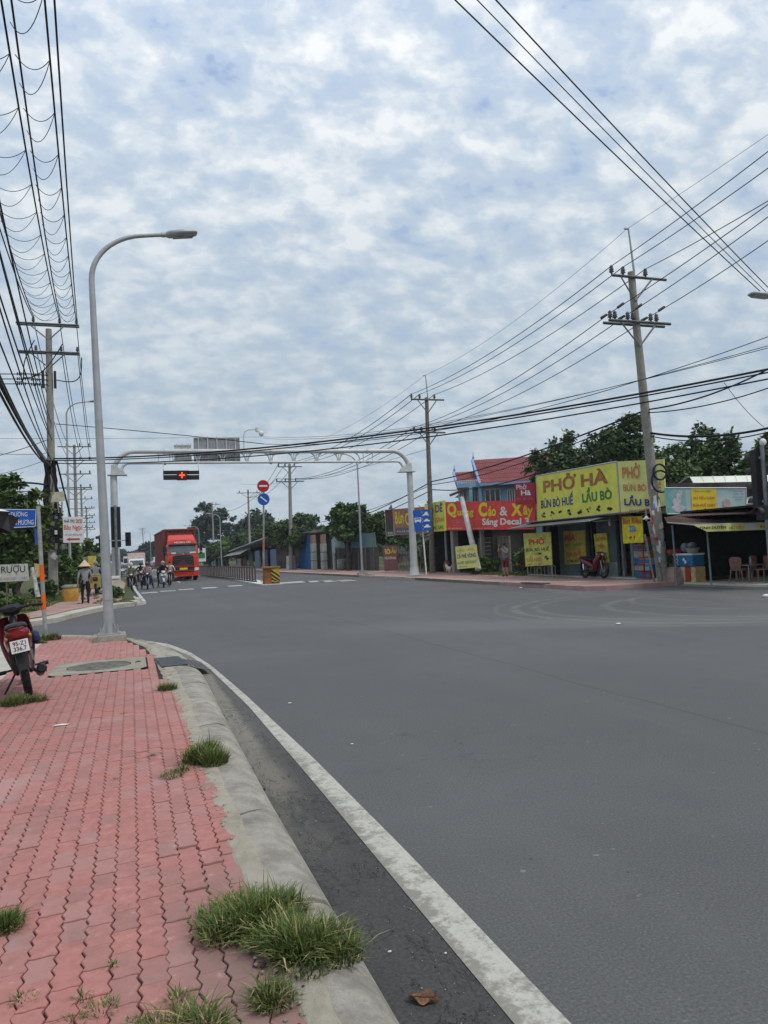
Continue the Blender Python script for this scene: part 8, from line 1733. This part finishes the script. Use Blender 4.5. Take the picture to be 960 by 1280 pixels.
# distant wood closing the horizon
g = np.random.default_rng(5); lb = []
for k in range(150):
    Y = 420+g.uniform(-60, 60); X = bend(Y)+(-1 if k % 2 else 1)*g.uniform(14, 420); lb.append((X, Y, 4, g.uniform(8, 14), 8, g.uniform(4.5, 8)))
for k in range(90): Y = g.uniform(60, 420); X = -g.uniform(24, 60)+bend(Y); lb.append((X, Y, 3, 7, 9, g.uniform(3, 6)))
for k in range(90): Y = g.uniform(20, 420); X = g.uniform(36, 80)+bend(Y); lb.append((X, Y, 3, 7, 9, g.uniform(3, 5.5)))
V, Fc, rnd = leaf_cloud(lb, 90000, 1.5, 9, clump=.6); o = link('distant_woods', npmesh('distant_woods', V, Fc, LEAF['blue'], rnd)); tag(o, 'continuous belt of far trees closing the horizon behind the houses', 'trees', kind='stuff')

# ================================================================ grass, weeds and litter
def grass(label, spots, seed=0, name='grass_tuft', cat='grass tuft', zb=PZ, dry=.08, curve=.5, stuff=False, wid=.0026):
    """spots = (x, y, radius, blades, height). blades are bent three-segment strips"""
    g = np.random.default_rng(seed); VV = []; FF = []; RR2 = []; MI = []; nb = 0; x0, y0 = spots[0][0], spots[0][1]
    for (x, y, r_, n, h) in spots:
        rad = r_*np.sqrt(g.random(n)); an = g.random(n)*6.283; bx = x-x0+rad*np.cos(an); by = y-y0+rad*np.sin(an)
        hh = h*(g.uniform(.30, 1.05, n)+(g.random(n) < .07)*g.uniform(.2, .65, n))*(1-.40*(rad/r_)); la = an+g.normal(0, .8, n); le = hh*g.uniform(.15, curve*1.9, n)*(0.4+.8*rad/r_); wd = wid*g.uniform(.6, 1.5, n)*(h/.12)**.4
        px_, py_ = -np.sin(la)*1., np.cos(la)*1.; isd = g.random(n) < dry+.3*(hh < .5*h)
        prev = None
        tt = [0, .35, .68, 1.]; rows = []
        for k, t_ in enumerate(tt):
            cx_ = bx+np.cos(la)*le*t_**1.8; cy_ = by+np.sin(la)*le*t_**1.8; cz_ = hh*(t_-.28*(le/np.maximum(hh, 1e-4))*t_**3); w_ = wd*(1, .95, .7, .12)[k]
            rows.append((np.stack([cx_+px_*w_, cy_+py_*w_, cz_], 1), np.stack([cx_-px_*w_, cy_-py_*w_, cz_], 1)))
        V = np.stack([q for rw in rows for q in rw], 1).reshape(-1, 3)
        base_ = nb+np.arange(n)*8
        for k in range(3): FF.append(np.stack([base_+2*k, base_+2*k+1, base_+2*k+3, base_+2*k+2], 1)); RR2.append(np.clip(g.random(n)*.6+(.0, .2, .4)[k], 0, .99)); MI.append(isd.astype(int))
        VV.append(V); nb += n*8
    o = link(name, npmesh(name, np.concatenate(VV), np.concatenate(FF), [GRASS, DRY], np.concatenate(RR2), np.concatenate(MI)), None, (x0, y0, zb))
    return tag(o, label, cat, kind='stuff' if stuff else None)
def gp(px, py, z=PZ): p = at(px, py, z); return p.x, p.y
sp_ = []
for px, py, r_, n, h in ((282, 1168, .11, 520, .12), (318, 1152, .13, 900, .15), (345, 1175, .11, 800, .12), (372, 1190, .11, 900, .15), (405, 1182, .11, 720, .12), (428, 1198, .08, 260, .11), (350, 1140, .12, 520, .12), (296, 1138, .10, 260, .10), (385, 1208, .10, 340, .08), (262, 1150, .06, 120, .10)): x, y = gp(px, py); sp_.append((x, y, r_, n, h))
grass('largest bushy grass tuft growing over the broken kerb in the foreground', sp_, 1, curve=.75, dry=.10)
x, y = gp(340, 1252); grass('small spiky grass tuft at the kerb corner just below the big one', [(x, y, .075, 420, .07), (x-.02, y+.06, .03, 40, .12)], 2, curve=.8, dry=.14)
sp_ = []
for px, py, r_ in ((248, 952, .11), (268, 955, .10), (258, 945, .10)): x, y = gp(px, py); sp_.append((x, y, r_, 520, .17))
grass('mid distance grass tuft at the edge of pavers and kerb', sp_, 3, curve=.5)
x, y = gp(214, 970); grass('flat weed spreading over the pavers left of the second tuft', [(x, y, .09, 200, .05), (x+.08, y+.1, .05, 120, .07)], 4, curve=1.0)
x, y = gp(209, 862); grass('small grass tuft on the kerb near the storm drain', [(x, y, .11, 420, .13)], 5, curve=.6)
x, y = gp(20, 880); grass('grass clump at the foot of the parked motorbike stand', [(x, y, .17, 700, .15), (x+.22, y+.05, .12, 300, .12)], 6, curve=.6)
x, y = gp(62, 800); grass('grass growing round the foot of the street sign post', [(x, y, .22, 600, .20), (x-.5, y+.1, .18, 300, .16), (x-.1, y-.6, .12, 150, .10)], 7, curve=.5, wid=.005)
x, y = gp(6, 1160); grass('grass tuft cut by the left edge of the picture', [(x, y, .075, 500, .10), (x-.09, y+.02, .07, 300, .10)], 8, curve=.7)
for i, (px, py, r_, n, h, lb) in enumerate(((30, 1250, .05, 70, .03, 'tiny weed in the paver joints near the lower left'), (92, 1278, .05, 60, .03, 'tiny weed at the bottom edge, second from left'), (126, 1262, .06, 110, .035, 'weed line in the joint near the bottom centre left'), (168, 1282, .05, 80, .03, 'weed at the bottom edge below the joint weeds'), (140, 1208, .03, 40, .025, 'tiny weed beside the grey paver'), (103, 1248, .04, 50, .03, 'weed sprig left of the joint weed line'), (222, 1250, .04, 60, .05, 'thin weed sprig right of the grey pavers'), (250, 1285, .09, 260, .10, 'long bladed grass at the bottom edge left of the kerb'), (205, 1285, .08, 160, .08, 'sparse long grass at the bottom edge centre left'), (190, 945, .03, 40, .03, 'weed in the joint above the flat weed'), (146, 974, .03, 30, .02, 'tiny weed mark in mid pavement'), (155, 892, .04, 30, .02, 'tiny dark weed farther up the pavement'), (260, 1292, .05, 120, .07, 'grass sprig where the kerb meets the bottom edge'))): x, y = gp(px, py); grass(lb, [(x, y, r_, n, h)], 20+i, curve=1.0, dry=.12)
# kerb joint weeds & verge grass (too many to count)
sp_ = [(random.uniform(-9, -3.3), random.uniform(24, 44), .5, 170, .22) for _ in range(170)] + [(random.uniform(-2.1, -.35), random.uniform(30.8, 45), .12, 45, .12) for _ in range(60)]
grass('rough grass of the left verge', sp_, 50, 'verge_grass', 'grass', FZ, .12, .6, True, .008)
sp_ = [(random.uniform(17.4, 22), random.uniform(31.5, 38), .35, 110, .16) for _ in range(90)]
grass('short grass in front of the iron gate', sp_, 51, 'yard_lawn', 'grass', RZ+.01, .05, .6, True, .008)
# litter
p = at(530, 1251, .008); t = thing('dry_leaf', 'curled brown dead leaf lying in the dark gutter at the bottom', 'leaf', (p.x, p.y, .006), R(-35))
b = MB(); n_ = 9; rg = []
for i in range(n_+1):
    u = i/n_; w = .036*math.sin(math.pi*min(1, u*.97+.03))**.8*(1-.25*u); x = (u-.5)*.115; rg.append([Vector((x, -w, .016+.012*math.sin(u*9))), Vector((x, -w*.5, .006)), Vector((x, 0, .010+.01*u)), Vector((x, w*.5, .006+.004*math.sin(u*14))), Vector((x, w, .020-.01*math.sin(u*7)))])
b.loft(rg, closed=False, caps=False, sm=False); b.build('blade', mat('dead leaf brown', (.27, .145, .08), .75, col2=(.15, .08, .05), scale=40), t)
b = MB(); b.tube([(-.055, 0, .014), (0, 0, .016), (.055, 0, .022), (.075, .004, .02)], [.0015, .0018, .0015, .001], 5)
for k in range(5):
    for s_ in (-1, 1): b.tube([(-.035+k*.018, 0, .015), (-.02+k*.018, s_*.022, .014)], .0007, 4)
b.build('veins', mat('dark vein', (.08, .045, .03), .8), t)
p = at(77, 907, PZ); t = thing('paper_scrap', 'scrap of white paper lying on the red pavers', 'paper', (p.x, p.y, PZ+.004), R(-10)); b = MB(); b.add([(-.085, -.02, 0), (-.02, -.028, .006), (.03, -.015, .002), (.085, .0, .008), (.06, .03, .003), (.0, .022, .010), (-.06, .03, .004)], [(0, 1, 5, 6), (1, 2, 3, 4, 5)]); b.build('sheet', WHITE, t)
rn = random.Random(2)
lit_ = [(487, 1190, 'white cigarette stub in the gutter', (.010, .004, .004)), (362, 879, 'tiny white scrap on the asphalt beyond the line', (.025, .015, .005)), (328, 988, 'dark flat pebble in the sandy gutter', (.025, .015, .012)), (440, 930, 'small scrap on the open asphalt', (.016, .012, .003)), (773, 780, 'pale scrap on the junction in front of the shops', (.06, .05, .015)), (651, 735, 'white scrap by the right kerb', (.08, .05, .02)), (958, 746, 'white scrap on the asphalt at the right edge', (.12, .08, .05)), (557, 1192, 'tiny pale stone on the gutter edge', (.006, .005, .004))]
for px, py, lb, r_ in lit_: p = at(px, py, .008); b = MB((p.x, p.y, .006)); b.ell((p.x, p.y, .008+r_[2]*.5), r_, 7, 4); o = b.build('litter_scrap', PBLACK if 'dark' in lb else WHITE); tag(o, lb, 'litter')
# crumbs and grit in the gutter
b = MB((1, 5, 0))
for k in range(420):
    y = 2.2+11*rn.random()**1.6; x = rn.uniform(.9, 1.24); s_ = rn.uniform(.0015, .005); b.ell((x, y, .006), (s_, s_*rn.uniform(.6, 1.3), s_*.6), 5, 3, mi=k % 2)
o = b.build('gutter_grit', [MORTAR, mat('dark grit', (.05, .048, .045), .9)]); tag(o, 'loose grit scattered in the gutter', 'grit', kind='stuff')
b = MB((.4, 3, PZ))
for k in range(110): y = 2.3+1.4*rn.random(); x = .47+rn.gauss(0, .035)-(y-2.4)*.03; s_ = rn.uniform(.004, .013); b.ell((x, y, PZ), (s_, s_*rn.uniform(.6, 1.2), s_*.6), 6, 3, mi=k % 3)
o = b.build('kerb_rubble', [MORTAR, KERB, MATS['dark grit']]); tag(o, 'small rubble filling the broken joint between pavers and kerb', 'rubble', kind='stuff')

# ================================================================ air
b = MB(); b.box((0, 1000, 8.5), (4100, 3300, 19.)); hz = b.build('haze', None); hz.data.materials.clear()
hm = bpy.data.materials.new('haze'); hm.use_nodes = True; ht = hm.node_tree; ht.nodes.clear(); pv = ht.nodes.new('ShaderNodeVolumePrincipled'); pv.inputs['Color'].default_value = (.80, .88, .96, 1); pv.inputs['Density'].default_value = .0004; pv.inputs['Anisotropy'].default_value = .2
ho = ht.nodes.new('ShaderNodeOutputMaterial'); ht.links.new(pv.outputs[0], ho.inputs['Volume']); hz.data.materials.append(hm); tag(hz, 'faint haze softening the far end of the road', None, kind='stuff')
